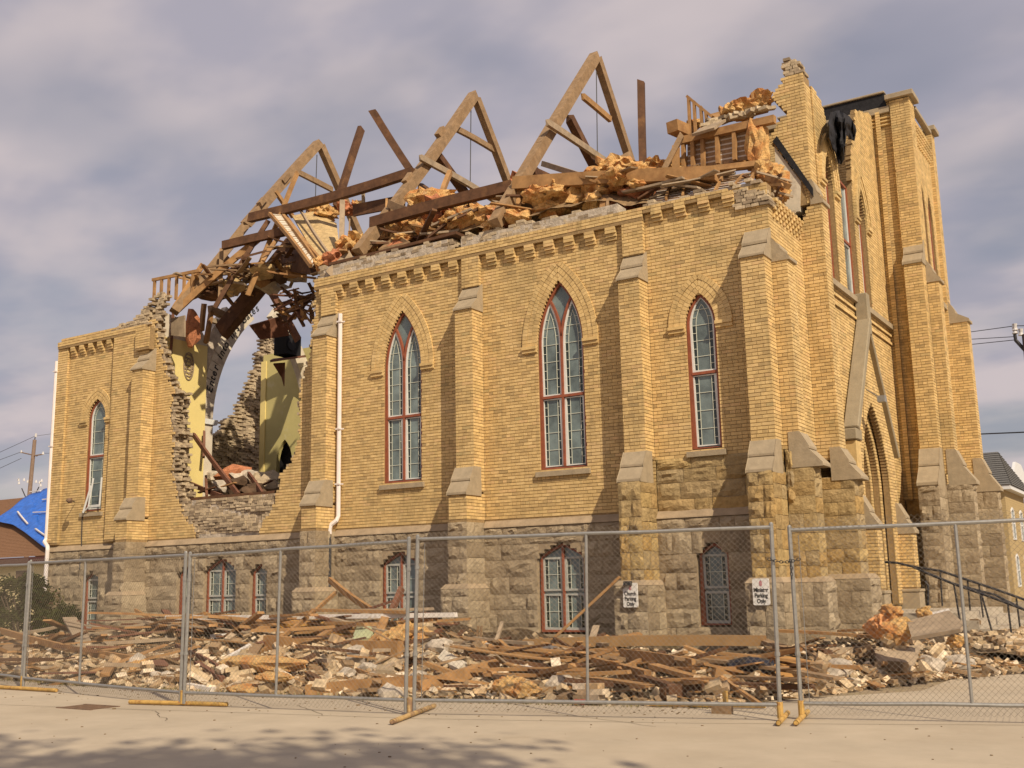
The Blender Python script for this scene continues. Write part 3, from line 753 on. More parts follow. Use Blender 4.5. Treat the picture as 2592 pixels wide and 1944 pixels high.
# ------------------------------------------------------------------ stone base
stone_list = []
STB = MB()
def stones(fr, s0, s1, z0, z1, holes=(), seed=1, m=0, bulge=.045, inset=.012, hts=None, core_t=.25, joint=.010, smooth=False):
    rg = random.Random(seed); z = z0
    rows_h = []
    while z < z1-.02:
        h = rg.choice([.27, .30, .33, .36]) if hts is None else hts
        if z1-(z+h) < .14: h = z1-z
        rows_h.append((z, h)); z += h
    for (za, h) in rows_h:
        ivs = [(s0+inset, s1-inset)]
        for hh in holes:
            cuts = [hh(za+h*f) for f in (.2, .5, .8)]
            cuts = [c for c in cuts if c]
            if cuts: ivs = subtract(ivs, (min(c[0] for c in cuts), max(c[1] for c in cuts)))
        for (p, q) in ivs:
            x = p
            while x < q-.03:
                w = rg.uniform(.30, .85) if not smooth else rg.uniform(.5, .9)
                if q-(x+w) < .2: w = q-x
                if q-p < .8:
                    if x > p: w = q-x
                    elif q-p < .45 or rg.random() < .5: w = q-p
                    else: w = (q-p)*rg.uniform(.38, .62)
                stone_list.append(make_stone(fr, x, x+w, za, za+h, rg, bulge, joint, m, smooth)); x += w
    # backing
    k = z0
    step = .08
    zz = z0; prev = None; start = z0
    def iv_at(z_):
        i = [(s0, s1)]
        for hh in holes: i = subtract(i, hh(z_))
        return [(round(a, 3), round(b, 3)) for a, b in i]
    while zz < z1:
        iv = iv_at(zz+step/2)
        if prev is None: prev = iv; start = zz
        elif iv != prev:
            for (a, b) in prev:
                if b-a > .02: STB.box(fr.p((a+b)/2, (start+zz)/2, -.02-core_t/2), ((b-a)/2-.022, core_t/2, (zz-start)/2), fr.R())
            prev = iv; start = zz
        zz += step
    for (a, b) in prev:
        if b-a > .02: STB.box(fr.p((a+b)/2, (start+z1)/2, -.02-core_t/2), ((b-a)/2-.022, core_t/2, (z1-start)/2), fr.R())
def make_stone(fr, x0, x1, z0, z1, rg, bulge, joint, m, smooth=False):
    x0 += joint/2; x1 -= joint/2; z0 += joint/2; z1 -= joint/2
    nx = 5 if x1-x0 > .3 else 4; nz = 4
    sd = rg.uniform(0, 100); vs = []; fs = []
    amp = bulge*rg.uniform(.6, 1.2)
    if smooth: amp *= .3
    tx = rg.uniform(-.5, .5); tz = rg.uniform(-.5, .5)
    for j in range(nz+1):
        for i in range(nx+1):
            u = i/nx; v = j/nz
            e = min(1, min(u, 1-u)*4)*min(1, min(v, 1-v)*3.2)
            nz_ = mnoise.noise(Vector((x0*1.3+u*(x1-x0)*6+sd, sd*.7, z0+v*(z1-z0)*6)))
            n2_ = mnoise.noise(Vector((sd+u*(x1-x0)*15, 3.3, z0*2+v*(z1-z0)*15)))
            d = e*(amp*(.75+1.1*nz_+.85*n2_+tx*(u-.5)+tz*(v-.5))) - .006
            uu = u+(0 if i in (0, nx) else rg.uniform(-.06, .06)); vv = v+(0 if j in (0, nz) else rg.uniform(-.07, .07))
            jx = rg.uniform(-.008, .008) if i in (0, nx) else 0; jz = rg.uniform(-.007, .007) if j in (0, nz) else 0
            vs.append(fr.p(x0+uu*(x1-x0)+jx, z0+vv*(z1-z0)+jz, d))
    for j in range(nz):
        for i in range(nx): a = j*(nx+1)+i; fs.append((a, a+1, a+nx+2, a+nx+1))
    # sides going back
    ring = [i for i in range(nx+1)]+[j*(nx+1)+nx for j in range(1, nz+1)]+[nz*(nx+1)+i for i in range(nx-1, -1, -1)]+[j*(nx+1) for j in range(nz-1, 0, -1)]
    b = len(vs)
    for q in ring: vs.append(vs[q]-fr.n*.05)
    L_ = len(ring)
    for q in range(L_): fs.append((ring[q], b+q, b+(q+1) % L_, ring[(q+1) % L_]))
    c = fr.p((x0+x1)/2, (z0+z1)/2, 0)
    return (c, vs, fs, rg.random(), m)

# basement windows: centre, width, sill, spring, apex
BWS = [(-26.85, .66, .50, 1.90, 2.14, 1), (-22.95, .56, .60, 1.93, 2.18, 1), (-21.62, 1.16, .60, 2.03, 2.36, 2), (-20.24, .56, .60, 1.93, 2.18, 1),
       (-15.75, 1.06, .55, 2.03, 2.33, 2), (-11.45, 1.10, .52, 2.05, 2.36, 2), (-8.06, .62, .66, 2.0, 2.24, 1)]
bholes = [opening(*b[:5], grow=.02) for b in BWS]
SB = face_my(19.93)
stones(SB, -28.95, -9.2, 0, 2.53, holes=bholes, seed=401)
stones(SB, -9.2, -6.53, 0, 2.53, holes=bholes, seed=402, m=0)
stones(SIDE, -9.2, -6.53, 2.82, 3.945, holes=[], seed=403, m=1, bulge=.05)
# water table: tall rock-faced course with a sloping top
def water_table(fr, s0, s1, seed):
    stones(fr.off(.03), s0, s1, 2.53, 2.74, hts=.21, seed=seed, bulge=.04)
    mb = MB(); f2 = Fr(fr.p((s0+s1)/2, 0, 0), fr.n, fr.u)
    prism(mb, f2, [(-.12, 2.745), (.055, 2.745), (.045, 2.77), (-.065, 2.90), (-.12, 2.90)], -(s1-s0)/2+.002, (s1-s0)/2-.002); mb.build('water_table_stone', CAP2, church)
CAP2 = mat('weathered_ledge_stone', base=(.345, .26, .17), noise=(4, .2), bump=.012, bscale=15)
xs = [-28.95, BRX[0]-.95, BRX[0]]
for i, (a, b) in enumerate([(-28.95, -24.9), (-24.53, -18.6), (-17.7, -13.84), (-13.36, -9.68), (-9.2, -7.0)]): water_table(SB, a, b, 420+i)
# stone tiers of the buttresses
def stone_but(fr, c, w, p, z0, z1, seed, m=0, top_slope=None, sides=(-1, 1)):
    stones(fr.off(p), c-w/2, c+w/2, z0, z1, seed=seed, m=m, bulge=.045)
    for sg in sides:
        ff = Fr(fr.p(c+sg*w/2, 0, 0), fr.n, fr.u*sg)
        stones(ff, .0, p-.0, z0, z1, seed=seed+5+sg, m=m, bulge=.02, core_t=.1)
    if top_slope:
        mb = MB(); t = top_slope
        f2 = Fr(fr.p(c, 0, 0), fr.n, fr.u)
        P0 = [fr.p(c-w/2, z1, p), fr.p(c+w/2, z1, p), fr.p(c+w/2, z1, 0), fr.p(c-w/2, z1, 0)]
        P1 = [fr.p(c-w/2+t*.8, z1+t, p-t*.8), fr.p(c+w/2-t*.8, z1+t, p-t*.8), fr.p(c+w/2-t*.8, z1+t, 0), fr.p(c-w/2+t*.8, z1+t, 0)]
        mb.add(P0+P1, [(0, 1, 5, 4), (1, 2, 6, 5), (0, 4, 7, 3), (4, 5, 6, 7)]); mb.build('plinth_ledge', CAP2, church)
for i, xr in enumerate(BRX):
    top = 2.87 if i < 3 else 3.50
    stone_but(SIDE, xr-BW/2, BW+.04, .76, 1.45, top, 430+i*9, m=0 if i < 3 else 1)
    stone_but(SIDE, xr-BW/2, BW+.26, .88, 0, 1.45, 470+i*9, top_slope=.10)
# corner block lower facade
stones(FX, 20.5, 22.12, 1.4, 3.93, seed=510, m=1)
stone_but(FX, 20.235, .47, .55, 1.45, 3.6, 520, m=1)
stone_but(FX, 20.24, .62, .66, 0, 1.45, 530, top_slope=.1)
stones(FX.off(.1), 20.5, 22.12, 0, 1.4, seed=511)
# side face of the corner block between the two corner buttresses
stones(face_my(20.0), -6.53, -6.35, 2.9, 3.93, seed=515, m=1)
# nave pier lower part
PFX = face_px(-6.2)
stone_but(face_px(-6.53), PY+.30, .62, .72, 1.5, 3.55, 540, m=1)
stone_but(face_px(-6.53), PY+.32, .84, .90, 0, 1.5, 550, top_slope=.1)
cap(face_px(PXO), PY+.25, .56, [(-.2, 4.15), (.0, 4.15), (.16, 3.87), (.16, 3.82), (-.2, 3.82)])
cap(face_px(PXO), PY+.26, .58, [(-.2, 3.818), (.145, 3.818), (.38, 3.54), (.38, 3.48), (-.2, 3.48)])
# gable wall base and portal piers
stones(GF, 22.9, 28.2, 0, 3.0, holes=[lambda z: (23.2, 26.8)], seed=560)
for yc in (23.45, 26.7):
    fr2 = PF
    brick_face(face_px(-5.72), yc-.2, yc+.2, 1.25, 2.6, rngseed=335, t=.2); brick_face(face_my(yc-.2), -6.05, -5.72, 1.25, 2.6, rngseed=336, t=.2)
    cap(PF, yc, .43, [(-.1, 3.25), (.03, 3.25), (.2, 2.93), (.2, 2.88), (-.1, 2.88)]); cap(PF, yc, .44, [(-.1, 2.878), (.19, 2.878), (.38, 2.6), (.38, 2.53), (-.1, 2.53)])
    slab(-6.1, -5.66, yc-.25, yc+.25, 0, 1.18, 'portal_plinth'); slab(-6.1, -5.64, yc-.27, yc+.27, 1.182, 1.25, 'portal_plinth')
# tower stone base
stones(face_my(TY), -6.19, -5.3, 0, 3.42, seed=570, m=1)
stone_but(face_my(TY), TXC-.225, .50, .98, 0, 3.70, 580, m=0)
stone_but(face_px(TXC), TY+.225, .47, .62, 0, 3.75, 590, m=0)
stones(TF, TY+.45, 30.85, 0, 3.42, seed=600)
stone_but(face_px(TXC), 31.08, .47, .78, 0, 3.75, 610, m=0)
stones(Fr((0, 31.2, 0), (1, 0, 0), (0, 1, 0)), -9.2, -5.2, 0, 3.42, seed=620)
stones(face_mx(-9.2), TY, 31.2, 0, 3.42, seed=621)
# far long wall and west end, seen from inside through the breach (ragged)
wb = lambda z: -28.9
# ------------------------------------------------------------------ windows
window(SIDE, *WL, lights=1, transom=5.46, sill=True)
window(SIDE, *W1, lights=2, transom=5.49); window(SIDE, *W2, lights=2, transom=5.51); window(SIDE, *W3, lights=1, transom=5.62)
hood(SIDE, W1[0], W1[1], W1[3], W1[4], seed=31); hood(SIDE, W2[0], W2[1], W2[3], W2[4], seed=32); hood(SIDE, W3[0], W3[1], W3[3], W3[4], seed=33, width=.37)
hood(SIDE, WL[0], WL[1], WL[3], WL[4], seed=34, width=.34)
for b in BWS: window(SB, *b[:5], lights=b[5], transom=1.34, recess=.20, sill=False, basement=True)
for g in (G1, G3): window(GF, *g, lights=1, transom=None, recess=.20, sill=False, lead=False)
window(GF, 24.88, 1.15, 7.92, 10.8, 10.86, lights=1, transom=9.35, recess=.20, sill=False, lead=False)
for g in (TW1, TW2): window(TF.off(-.1), *g, lights=1, recess=.14, sill=False, lead=False)

# the far left window's lower sash has dropped and hangs askew
for (a, b, w_) in (((562, 25), (532, 195), .05), ((612, 20), (598, 190), .05), ((530, 195), (600, 188), .07), ((548, 70), (500, 232), .06), ((500, 232), (530, 200), .05)):
    p0, p1 = cE(*a, Y=19.93), cE(*b, Y=19.86); m_ = MB(); d_ = (p1-p0).normalized(); sx_ = d_.cross(Vector((0, 1, 0))).normalized()*w_/2; n_ = Vector((0, -.02, 0))
    m_.add([p0+sx_, p0-sx_, p1-sx_, p1+sx_, p0+sx_+n_, p0-sx_+n_, p1-sx_+n_, p1+sx_+n_], [(0, 1, 2, 3), (7, 6, 5, 4), (0, 4, 5, 1), (1, 5, 6, 2), (2, 6, 7, 3), (3, 7, 4, 0)])
    m_.build('hanging_sash_bar', WHT, church)
# ------------------------------------------------------------------ build masonry meshes
cpos = np.array(_C)
def vis_key(c): return (Vector(c)-Vector((0, 0, CAMZ))).length
# the bricks that show largest: front faces of the near bay and the corner block
cand = [i for i, b in enumerate(brick_list) if b[1].col[1].x > -.5 and b[1].col[1].y < .5 and b[2][0] > .08 and b[0].y < 20.05]
cand.sort(key=lambda i: vis_key(brick_list[i][0]))
single = set(cand[:300])
BWK = MB(); variants = []
vsx = np.array([[-1, -1, -1], [-1, -1, 1], [-1, 1, -1], [-1, 1, 1], [1, -1, -1], [1, -1, 1], [1, 1, -1], [1, 1, 1]], float)
fsx = [(0, 1, 3, 2), (4, 6, 7, 5), (2, 3, 7, 6), (0, 2, 6, 4), (1, 5, 7, 3)]
for k in range(24):
    me = bpy.data.meshes.new('brick'); me.from_pydata(vsx.tolist(), [], fsx+[(0, 4, 5, 1)])
    a = me.attributes.new('rnd', 'FLOAT', 'FACE'); a.data.foreach_set('value', [(k+.5)/24]*6); me.materials.append(BR); variants.append(me)
nonidx = [i for i in range(len(brick_list)) if i not in single]
nb = len(nonidx)
Cc = np.array([brick_list[i][0][:] for i in nonidx]); Hh = np.array([brick_list[i][2] for i in nonidx])
RR = np.array([[list(r) for r in brick_list[i][1]] for i in nonidx]); rnds = np.array([brick_list[i][3] for i in nonidx])
V = vsx[None]*Hh[:, None, :]
jit = np.random.default_rng(3).uniform(-.0012, .0012, V.shape); V = V+jit
V = np.einsum('nij,nkj->nki', RR, V)+Cc[:, None, :]
me = bpy.data.meshes.new('brickwork'); nf = len(fsx)
me.vertices.add(nb*8); me.vertices.foreach_set('co', V.astype(np.float32).ravel())
idx = (np.array(fsx)[None]+(np.arange(nb)*8)[:, None, None]).reshape(-1)
me.loops.add(nb*nf*4); me.loops.foreach_set('vertex_index', idx.astype(np.int32))
me.polygons.add(nb*nf); me.polygons.foreach_set('loop_start', (np.arange(nb*nf)*4).astype(np.int32)); me.polygons.foreach_set('loop_total', np.full(nb*nf, 4, dtype=np.int32))
me.update(calc_edges=True); me.shade_flat()
a = me.attributes.new('rnd', 'FLOAT', 'FACE'); a.data.foreach_set('value', np.repeat(rnds, nf).astype(np.float32)); me.materials.append(BR)
ob = bpy.data.objects.new('brickwork', me); COL.objects.link(ob); ob.parent = church; ob['kind'] = 'stuff'
for i in single:
    c, Rm, h, r, tl = brick_list[i]
    o = bpy.data.objects.new('brick', variants[min(23, int(r*24))]); COL.objects.link(o); o.parent = church
    o.matrix_local = Matrix.Translation(c) @ (Rm.to_4x4() @ Matrix.Diagonal((h[0], h[1], h[2], 1)))
CORE.build('mortar_core', MORTAR, church)
STB.build('joint_mortar', STM, church)
HOODS.build('arch_brickwork', BR, church, kind='stuff'); CORBM.build('corbel_brickwork', BR, church, kind='stuff')
RUB.build('broken_brickwork', BRB, church, kind='stuff'); bed.build('backing_mortar', RUBM, church, kind='stuff')
stone_list.sort(key=lambda s: vis_key(s[0]) + (0 if s[0].y < 23 else 30))
for m_, mt in ((0, ST), (1, STO)):
    mb = MB()
    for (c, vs_, fs_, r, mm_) in stone_list[300:]:
        if mm_ == m_: mb.add(vs_, fs_, r)
    if mb.n: mb.build('stonework', mt, church, kind='stuff')
for (c, vs_, fs_, r, mm_) in stone_list[:300]:
    mb = MB(); mb.add(vs_, fs_, r); mb.build('stone', STO if mm_ else ST, church, origin=c)
print('bricks', len(brick_list), 'stones', len(stone_list), 'rub', len(RUB.f)//6)

# ------------------------------------------------------------------ ground
def sheet(name, pts, z, m, label=None):
    mb = MB(); mb.add([(x, y, z) for x, y in pts], [tuple(range(len(pts)))]); o = mb.build(name, m, kind='structure')
    return o
ROAD = mat('dusty_concrete', base=(.45, .375, .28), rough=.9, noise=(1.2, .10), bump=.003, bscale=70, stain=[(.35, (.38, .305, .215), .48, .7, .6), (7, (.54, .45, .34), .62, .75, .4), (2.1, (.36, .29, .205), .62, .72, .45), (22, (.30, .24, .17), .70, .76, .5)])
SOIL = mat('dusty_soil', base=(.33, .255, .165), noise=(3, .25), bump=.03, bscale=12, stain=[(1.3, (.20, .17, .07), .5, .65, .6)])
sheet('ground', [(-900, -900), (900, -900), (900, 900), (-900, 900)], -.008, SOIL)
sheet('road', [(-80, -60), (60, -60), (60, 60), (2, 60), (-3.2, 32), (-3.4, 15.5), (-5.3, 12.9), (-8, 12.0), (-80, 14)], 0, ROAD)
JNT = mat('dark_joint_filler', base=(.12, .09, .06), rough=.9)
mb = MB()
for pts in ([(330, 1533), (900, 1552), (1500, 1562), (2212, 1566)],):
    P = [at(x, y, Z=0.004) for x, y in pts]
    P = [P[0]+(P[0]-P[1])*1.5]+P+[P[-1]+(P[-1]-P[-2])*2]
    for a, b in zip(P[:-1], P[1:]):
        n = (b-a).cross(ZV).normalized()*.006
        mb.add([a+n, b+n, b-n, a-n], [(0, 1, 2, 3)])
o = mb.build('road_joint', JNT, kind='structure')
cr = MB(); rgk = random.Random(77)
for (x0, y0, x1, y1) in ((640, 1522, 700, 1545), (1180, 1538, 1420, 1570), (90, 1528, 330, 1534), (330, 1534, 360, 1556)):
    a, b = at(x0, y0, Z=.004), at(x1, y1, Z=.004); pts = [a.lerp(b, i/9)+Vector((rgk.uniform(-.03, .03), rgk.uniform(-.03, .03), 0)) for i in range(10)]
    for p, q in zip(pts[:-1], pts[1:]):
        n = (q-p).cross(ZV).normalized()*.004; cr.add([p+n, q+n, q-n, p-n], [(0, 1, 2, 3)])
cr.build('road_crack', JNT, kind='structure')
# a storm drain grate let into the road
GRATE = mat('rusty_iron', base=(.16, .10, .065), rough=.8, noise=(12, .3))
g0 = at(190, 1528, Z=0)
mb = MB()
for i in range(9): mb.box((g0.x-.32+i*.08, g0.y, .004), (.018, .2, .004))
for s_ in (-1, 1): mb.box((g0.x, g0.y+s_*.21, .005), (.36, .02, .005))
mb.build('drain_grate', GRATE, None, 'dark iron drain grate set in the pale road near the left end of the fence', 'drain grate', origin=(g0.x, g0.y, 0))

# ------------------------------------------------------------------ timber helpers
W_OR = mat('orange_old_pine', base=(.35, .195, .08), rough=.8, noise=(4, .25), bump=.004, bscale=30, stain=[(2.4, (.20, .09, .035), .52, .68, .7)])
W_TAN = mat('tan_sawn_timber', base=(.275, .178, .098), rough=.8, noise=(6, .3), bump=.006, bscale=30, stain=[(1.8, (.23, .14, .07), .50, .66, .7), (11, (.16, .09, .045), .66, .74, .7)])
W_DK = mat('dark_aged_timber', base=(.105, .05, .025), rough=.75, noise=(5, .35), bump=.004, bscale=30, stain=[(2.0, (.22, .11, .045), .55, .66, .6)])
W_GR = mat('weathered_grey_plank', base=(.33, .25, .17), rough=.85, noise=(5, .25), bump=.004, bscale=30)
W_RD = mat('red_stained_plank', base=(.17, .075, .045), rough=.7, noise=(5, .3), bump=.003, bscale=30)
W_WH = mat('white_painted_plank', base=(.66, .61, .56), rough=.6, noise=(5, .12), stain=[(6, (.4, .3, .22), .62, .7, .6)])
INS = mat('yellow_insulation', base=(.80, .50, .20), rough=1, noise=(16, .35), bump=.08, bscale=30, stain=[(3, (.66, .26, .08), .46, .62, .8), (7, (.80, .60, .34), .56, .68, .6)])
INP = mat('orange_pink_insulation', base=(.50, .20, .10), rough=1, noise=(8, .35), bump=.04, bscale=25)
SHT = mat('tan_fibre_board', base=(.50, .36, .18), rough=.9, noise=(8, .3), bump=.015, bscale=45, stain=[(2.5, (.36, .23, .10), .55, .7, .6)])
LATH = mat('wood_lath', base=(.34, .22, .13), rough=.9, noise=(20, .3))
rgt = random.Random(99)
def beam_mb(mb, p0, p1, w, h, spl=.4, seg=4, warp=.01, rg=rgt, up=None, rnd=None):
    p0, p1 = Vector(p0), Vector(p1); d = (p1-p0); L = d.length; d.normalize()
    s_ = d.cross(up or ZV)
    if s_.length < .05: s_ = d.cross(Vector((1, 0, 0)))
    s_.normalize(); t = s_.cross(d).normalized()
    vs = []; fs = []; b = Vector((rg.uniform(-1, 1), rg.uniform(-1, 1), rg.uniform(-1, 1)))*warp*L
    for i in range(seg+1):
        f = i/seg; c = p0.lerp(p1, f)+b*math.sin(math.pi*f)
        for (a, q) in ((-1, -1), (1, -1), (1, 1), (-1, 1)):
            e = Vector((0, 0, 0))
            if i in (0, seg): e = d*rg.uniform(-1, .6)*spl*min(w, h)*(1 if i == 0 else -1)*-1
            vs.append(c+s_*a*w/2+t*q*h/2+e)
    for i in range(seg):
        for k in range(4): fs.append((i*4+k, i*4+(k+1) % 4, (i+1)*4+(k+1) % 4, (i+1)*4+k))
    fs += [(3, 2, 1, 0), tuple(seg*4+k for k in range(4))]
    mb.add(vs, fs, rg.random() if rnd is None else rnd)
def beam(name, p0, p1, w, h, m, label=None, cat=None, group=None, parent=None, **k):
    mb = MB(); beam_mb(mb, p0, p1, w, h, **k)
    return mb.build(name, m, parent, label, cat, group, origin=None if parent else p0)
def lump(mb, c, r, rough=.35, n=2, rg=rgt, flat=1.0, rot=True, rnd=.5):
    """crumpled tuft"""
    import bmesh
    bm = bmesh.new(); bmesh.ops.create_icosphere(bm, subdivisions=n, radius=1)
    R_ = Matrix.Rotation(rg.uniform(0, 6.28), 3, 'Z') @ Matrix.Rotation(rg.uniform(-.6, .6), 3, 'X')
    sd = Vector((rg.uniform(0, 50), rg.uniform(0, 50), 0)); vs = []
    rr = r if isinstance(r, (tuple, list)) else (r, r, r*flat)
    for v in bm.verts:
        k = 1+rough*(mnoise.noise(v.co*1.6+sd)*1.1+mnoise.noise(v.co*4.2+sd)*.75+(mnoise.noise(v.co*9.5+sd)*.55 if n > 2 else 0))
        q = Vector((v.co.x*rr[0], v.co.y*rr[1], v.co.z*rr[2]))*k
        vs.append(Vector(c)+(R_ @ q if rot else q))
    mb.add(vs, [tuple(l.vert.index for l in f.loops) for f in bm.faces], rnd); bm.free()
def slabpoly(mb, pts, th, rg=rgt, rnd=.5, nudge=.0):
    """thick sheet through 3-D points (roughly planar)"""
    P = [Vector(p) for p in pts]; c = sum(P, Vector())/len(P); n = Vector()
    for i in range(len(P)): n += (P[i-1]-c).cross(P[i]-c)
    n.normalize(); k = len(P)
    vs = [p+n*th/2 for p in P]+[p-n*th/2 for p in P]
    mb.add(vs, [tuple(range(k)), tuple(range(2*k-1, k-1, -1))]+[(i, (i+1) % k, k+(i+1) % k, k+i) for i in range(k)], rnd)

# ------------------------------------------------------------------ roof trusses (each a thing)
def truss(label, X, members, rod, cleats=()):
    t = empty('roof_truss', (X, 25.3, 9.7), label, 'roof truss', 'roof trusses standing bare over the nave')
    def part(name, p0, p1, w, h, m, **k):
        o = beam(name, p0, p1, w, h, m, parent=t, **k); o.matrix_parent_inverse = Matrix.Translation(-t.location); return o
    for (nm, p0, p1, w, h, m) in members: part(nm, p0, p1, w, h, m)
    mb = MB(); mb.tube(rod, .014, 6); o = mb.build('tie_rod', IRON, t); o.matrix_parent_inverse = Matrix.Translation(-t.location)
    for p in cleats:
        part('cleat', p+Vector((0, -.12, -.10)), p+Vector((0, .14, .22)), .16, .14, W_TAN)
    return t
IRON = mat('dark_iron', base=(.03, .028, .03), rough=.6, spec=.5)
X3, X2, X1 = -12.9, -17.05, -23.3
c3 = lambda x, y, X=X3: cC(x, y, X=X)
ap3 = Vector((X3, 25.25, 16.15)); ap2 = Vector((X2, 25.25, 16.1)); ap1 = Vector((X1, 25.25, 16.1))
truss('rightmost of the three bare roof trusses, its apex highest against the sky', X3, [
    ('rafter', ap3, c3(245, 1105), .24, .27, W_TAN), ('rafter', ap3+Vector((.01, .05, -.05)), Vector((X3, 29.9, 10.1)), .2, .24, W_TAN),
    ('collar_beam', c3(770, 340), c3(935, 480), .10, .17, W_OR), ('brace', c3(690, 470), c3(865, 810), .2, .22, W_DK),
    ('brace', c3(555, 495, X=X3+.25), c3(990, 790, X=X3+.25), .10, .17, W_GR), ('brace', c3(470, 790), c3(560, 830), .16, .18, W_DK)],
    [c3(852, 190), c3(860, 800)], [c3(690, 360), c3(525, 620)])
truss('middle bare roof truss standing between the other two', X2, [
    ('rafter', ap2, cB(1320, 1040, X=X2), .24, .27, W_TAN), ('rafter', ap2+Vector((.01, .05, -.05)), Vector((X2, 29.9, 10.1)), .2, .24, W_TAN),
    ('collar_beam', cB(1890, 290, X=X2), cC(240, 665, X=X2), .10, .17, W_TAN), ('brace', cB(1795, 460, X=X2), cB(2050, 810, X=X2), .2, .2, W_DK),
    ('brace', cB(1690, 470, X=X2+.25), cB(2190, 760, X=X2+.25), .10, .17, W_GR)],
    [cC(100, 415, X=X2), cC(95, 925, X=X2)], [cB(1810, 330, X=X2), cB(1615, 610, X=X2)])
truss('lowest left bare roof truss leaning over the breach in the wall', X1, [
    ('rafter', ap1, cB(640, 880, X=X1-.15), .24, .27, W_TAN), ('rafter', cB(650, 870, X=X1-.15), cB(215, 1395, Y=20.6), .24, .26, W_TAN),
    ('rafter', ap1+Vector((.01, .05, -.05)), Vector((X1, 27.9, 12.7)), .2, .24, W_TAN),
    ('collar_beam', cB(950, 555, X=X1), cB(1165, 665, X=X1), .10, .17, W_TAN), ('brace', cB(820, 670, X=X1), cB(930, 830, X=X1), .1, .12, W_OR)],
    [cB(1072, 455, X=X1), cB(1060, 780, X=X1)], [cB(880, 605, X=X1), cB(740, 745, X=X1)])

# ------------------------------------------------------------------ loose roof timbers, each where the photo has it
def tb(label, p0, p1, w, h, m, name='roof_beam', cat='beam', group='loose timbers of the collapsed roof', **k):
    return beam(name, p0, p1, w, h, m, label, cat, group, **k)
tb('long dark purlin spanning from the left truss up to the middle truss', cB(665, 835, X=X1+.3), cB(1645, 560, X=X2), .17, .26, W_DK)
tb('short dark purlin low on the left truss above the breach', cB(505, 1000, X=X1), cB(880, 915, Y=21.6), .15, .24, W_DK)
tb('dark beam lying level behind yellow insulation left of the middle truss', cB(1010, 795, Y=23.4), cB(1500, 745, Y=23.2), .14, .15, W_DK)
tb('broad dark board dropping behind the foot of the middle truss', cB(1290, 790, Y=22.4), cB(1600, 730, Y=22.4), .08, .34, W_DK)
tb('dark beam running from the middle truss foot to the right truss', cB(1395, 865, X=X2-.1, ), cC(345, 880, X=X3-.1), .18, .27, W_DK)
tb('long brown beam running right from the right truss to the corner', cC(360, 868, Y=20.7), cC(1575, 808, Y=20.75), .26, .30, W_OR, spl=.1)
tb('single dark post standing upright between the right truss and tower', cC(1120, 245, Y=23.0), cC(1140, 985, Y=22.6), .17, .2, W_DK, spl=.9)
tb('dark broken rafter leaning right, left of the two standing alone', cB(1340, 290, Y=24.2), cB(1185, 775, Y=23.2), .16, .20, W_DK, spl=1)
tb('dark broken rafter leaning left against the middle truss', cB(1405, 190, X=-18.4), cB(1640, 560, X=-17.3), .16, .20, W_DK, spl=.8)
tb('thin upright stud crossing the long dark purlin', cB(1350, 620, Y=22.4), cB(1352, 760, Y=22.4), .05, .09, W_GR)
tb('brown stud leaning against the left truss over the purlin', cB(955, 560, Y=22.6), cB(860, 800, Y=22.0), .07, .13, W_OR)
tb('long brown rafter slanting down through the breach edge', cB(860, 800, Y=22.0), cB(655, 1300, Y=21.0), .07, .13, W_OR)
tb('thin dark rafter crossing beside the long brown one', cB(780, 850, Y=21.7), cB(460, 1370, Y=20.9), .07, .13, W_DK)
tb('wide tan plank sloping to the ragged top of the left wall', cB(720, 960, Y=21.6), cB(240, 1380, Y=20.7), .06, .20, W_OR)
tb('brown plank leaning against the left wall top', cB(390, 1110, Y=21.2), cB(200, 1400, Y=20.6), .06, .16, W_OR)
tb('upright tan stud standing under the left truss', cB(500, 1020, Y=21.4), cB(490, 1330, Y=21.2), .12, .12, W_TAN)
tb('massive dark curved ceiling rib slanting across the breach', cA(1770, 30, X=-22.2), cA(1330, 570, X=-24.9), .34, .46, W_DK, warp=.03, seg=8)
tb('dark slanting beam hanging under the ceiling rib', cA(1610, 300, X=-24.4), cA(1790, 620, X=-24.0), .16, .2, W_RD)
tb('brown beam lying across the wall end right of the breach', cB(1275, 1050, Y=20.4), cB(1140, 1170, Y=19.9), .12, .2, W_GR)
tb('pale post standing under the middle truss foot', cB(1225, 730, Y=21.3), cB(1215, 1075, Y=20.8), .14, .10, W_GR)
tb('thin stick standing beside the pale post', cB(1268, 840, Y=21.0), cB(1262, 1060, Y=20.6), .04, .05, W_TAN)
tb('upright board with bright face right of the middle truss foot', cB(1490, 730, Y=21.3), cB(1490, 950, Y=20.9), .06, .22, W_OR)
tb('long flat board slipping down from the middle truss', cB(1500, 745, Y=21.0), cB(1640, 800, Y=20.6), .06, .2, W_TAN)
tb('short dark stick standing on the dark beam', cB(1870, 560, Y=22.4), cB(1810, 725, Y=21.4), .12, .13, W_OR)
tb('dark broken stub behind the middle truss rafter', cB(1690, 640, Y=23), cB(1790, 720, Y=22.2), .14, .16, W_DK)
tb('tan rafter lying down from the right truss foot', cC(530, 745, Y=23.2), cC(1000, 895, Y=21.4), .08, .14, W_GR)
tb('dark board under the right truss, half buried', cC(480, 780, Y=22.4), cC(640, 940, Y=21.2), .06, .2, W_DK)
tb('short post under the beam at the right truss foot', cC(385, 880, Y=20.8), cC(385, 1070, Y=20.6), .12, .14, W_OR)
tb('pale broken beam end rising behind the right truss', cC(880, 800, Y=24.6), cC(1055, 695, Y=25.6), .2, .24, W_TAN)
tb('tilted brown plank behind the insulation by the tower post', cC(900, 860, Y=21.4), cC(1190, 930, Y=21.0), .05, .2, W_GR)
tb('long flat board along the heap left of the tower post', cC(360, 1040, Y=20.8), cC(700, 900, Y=21.5), .05, .2, W_TAN)
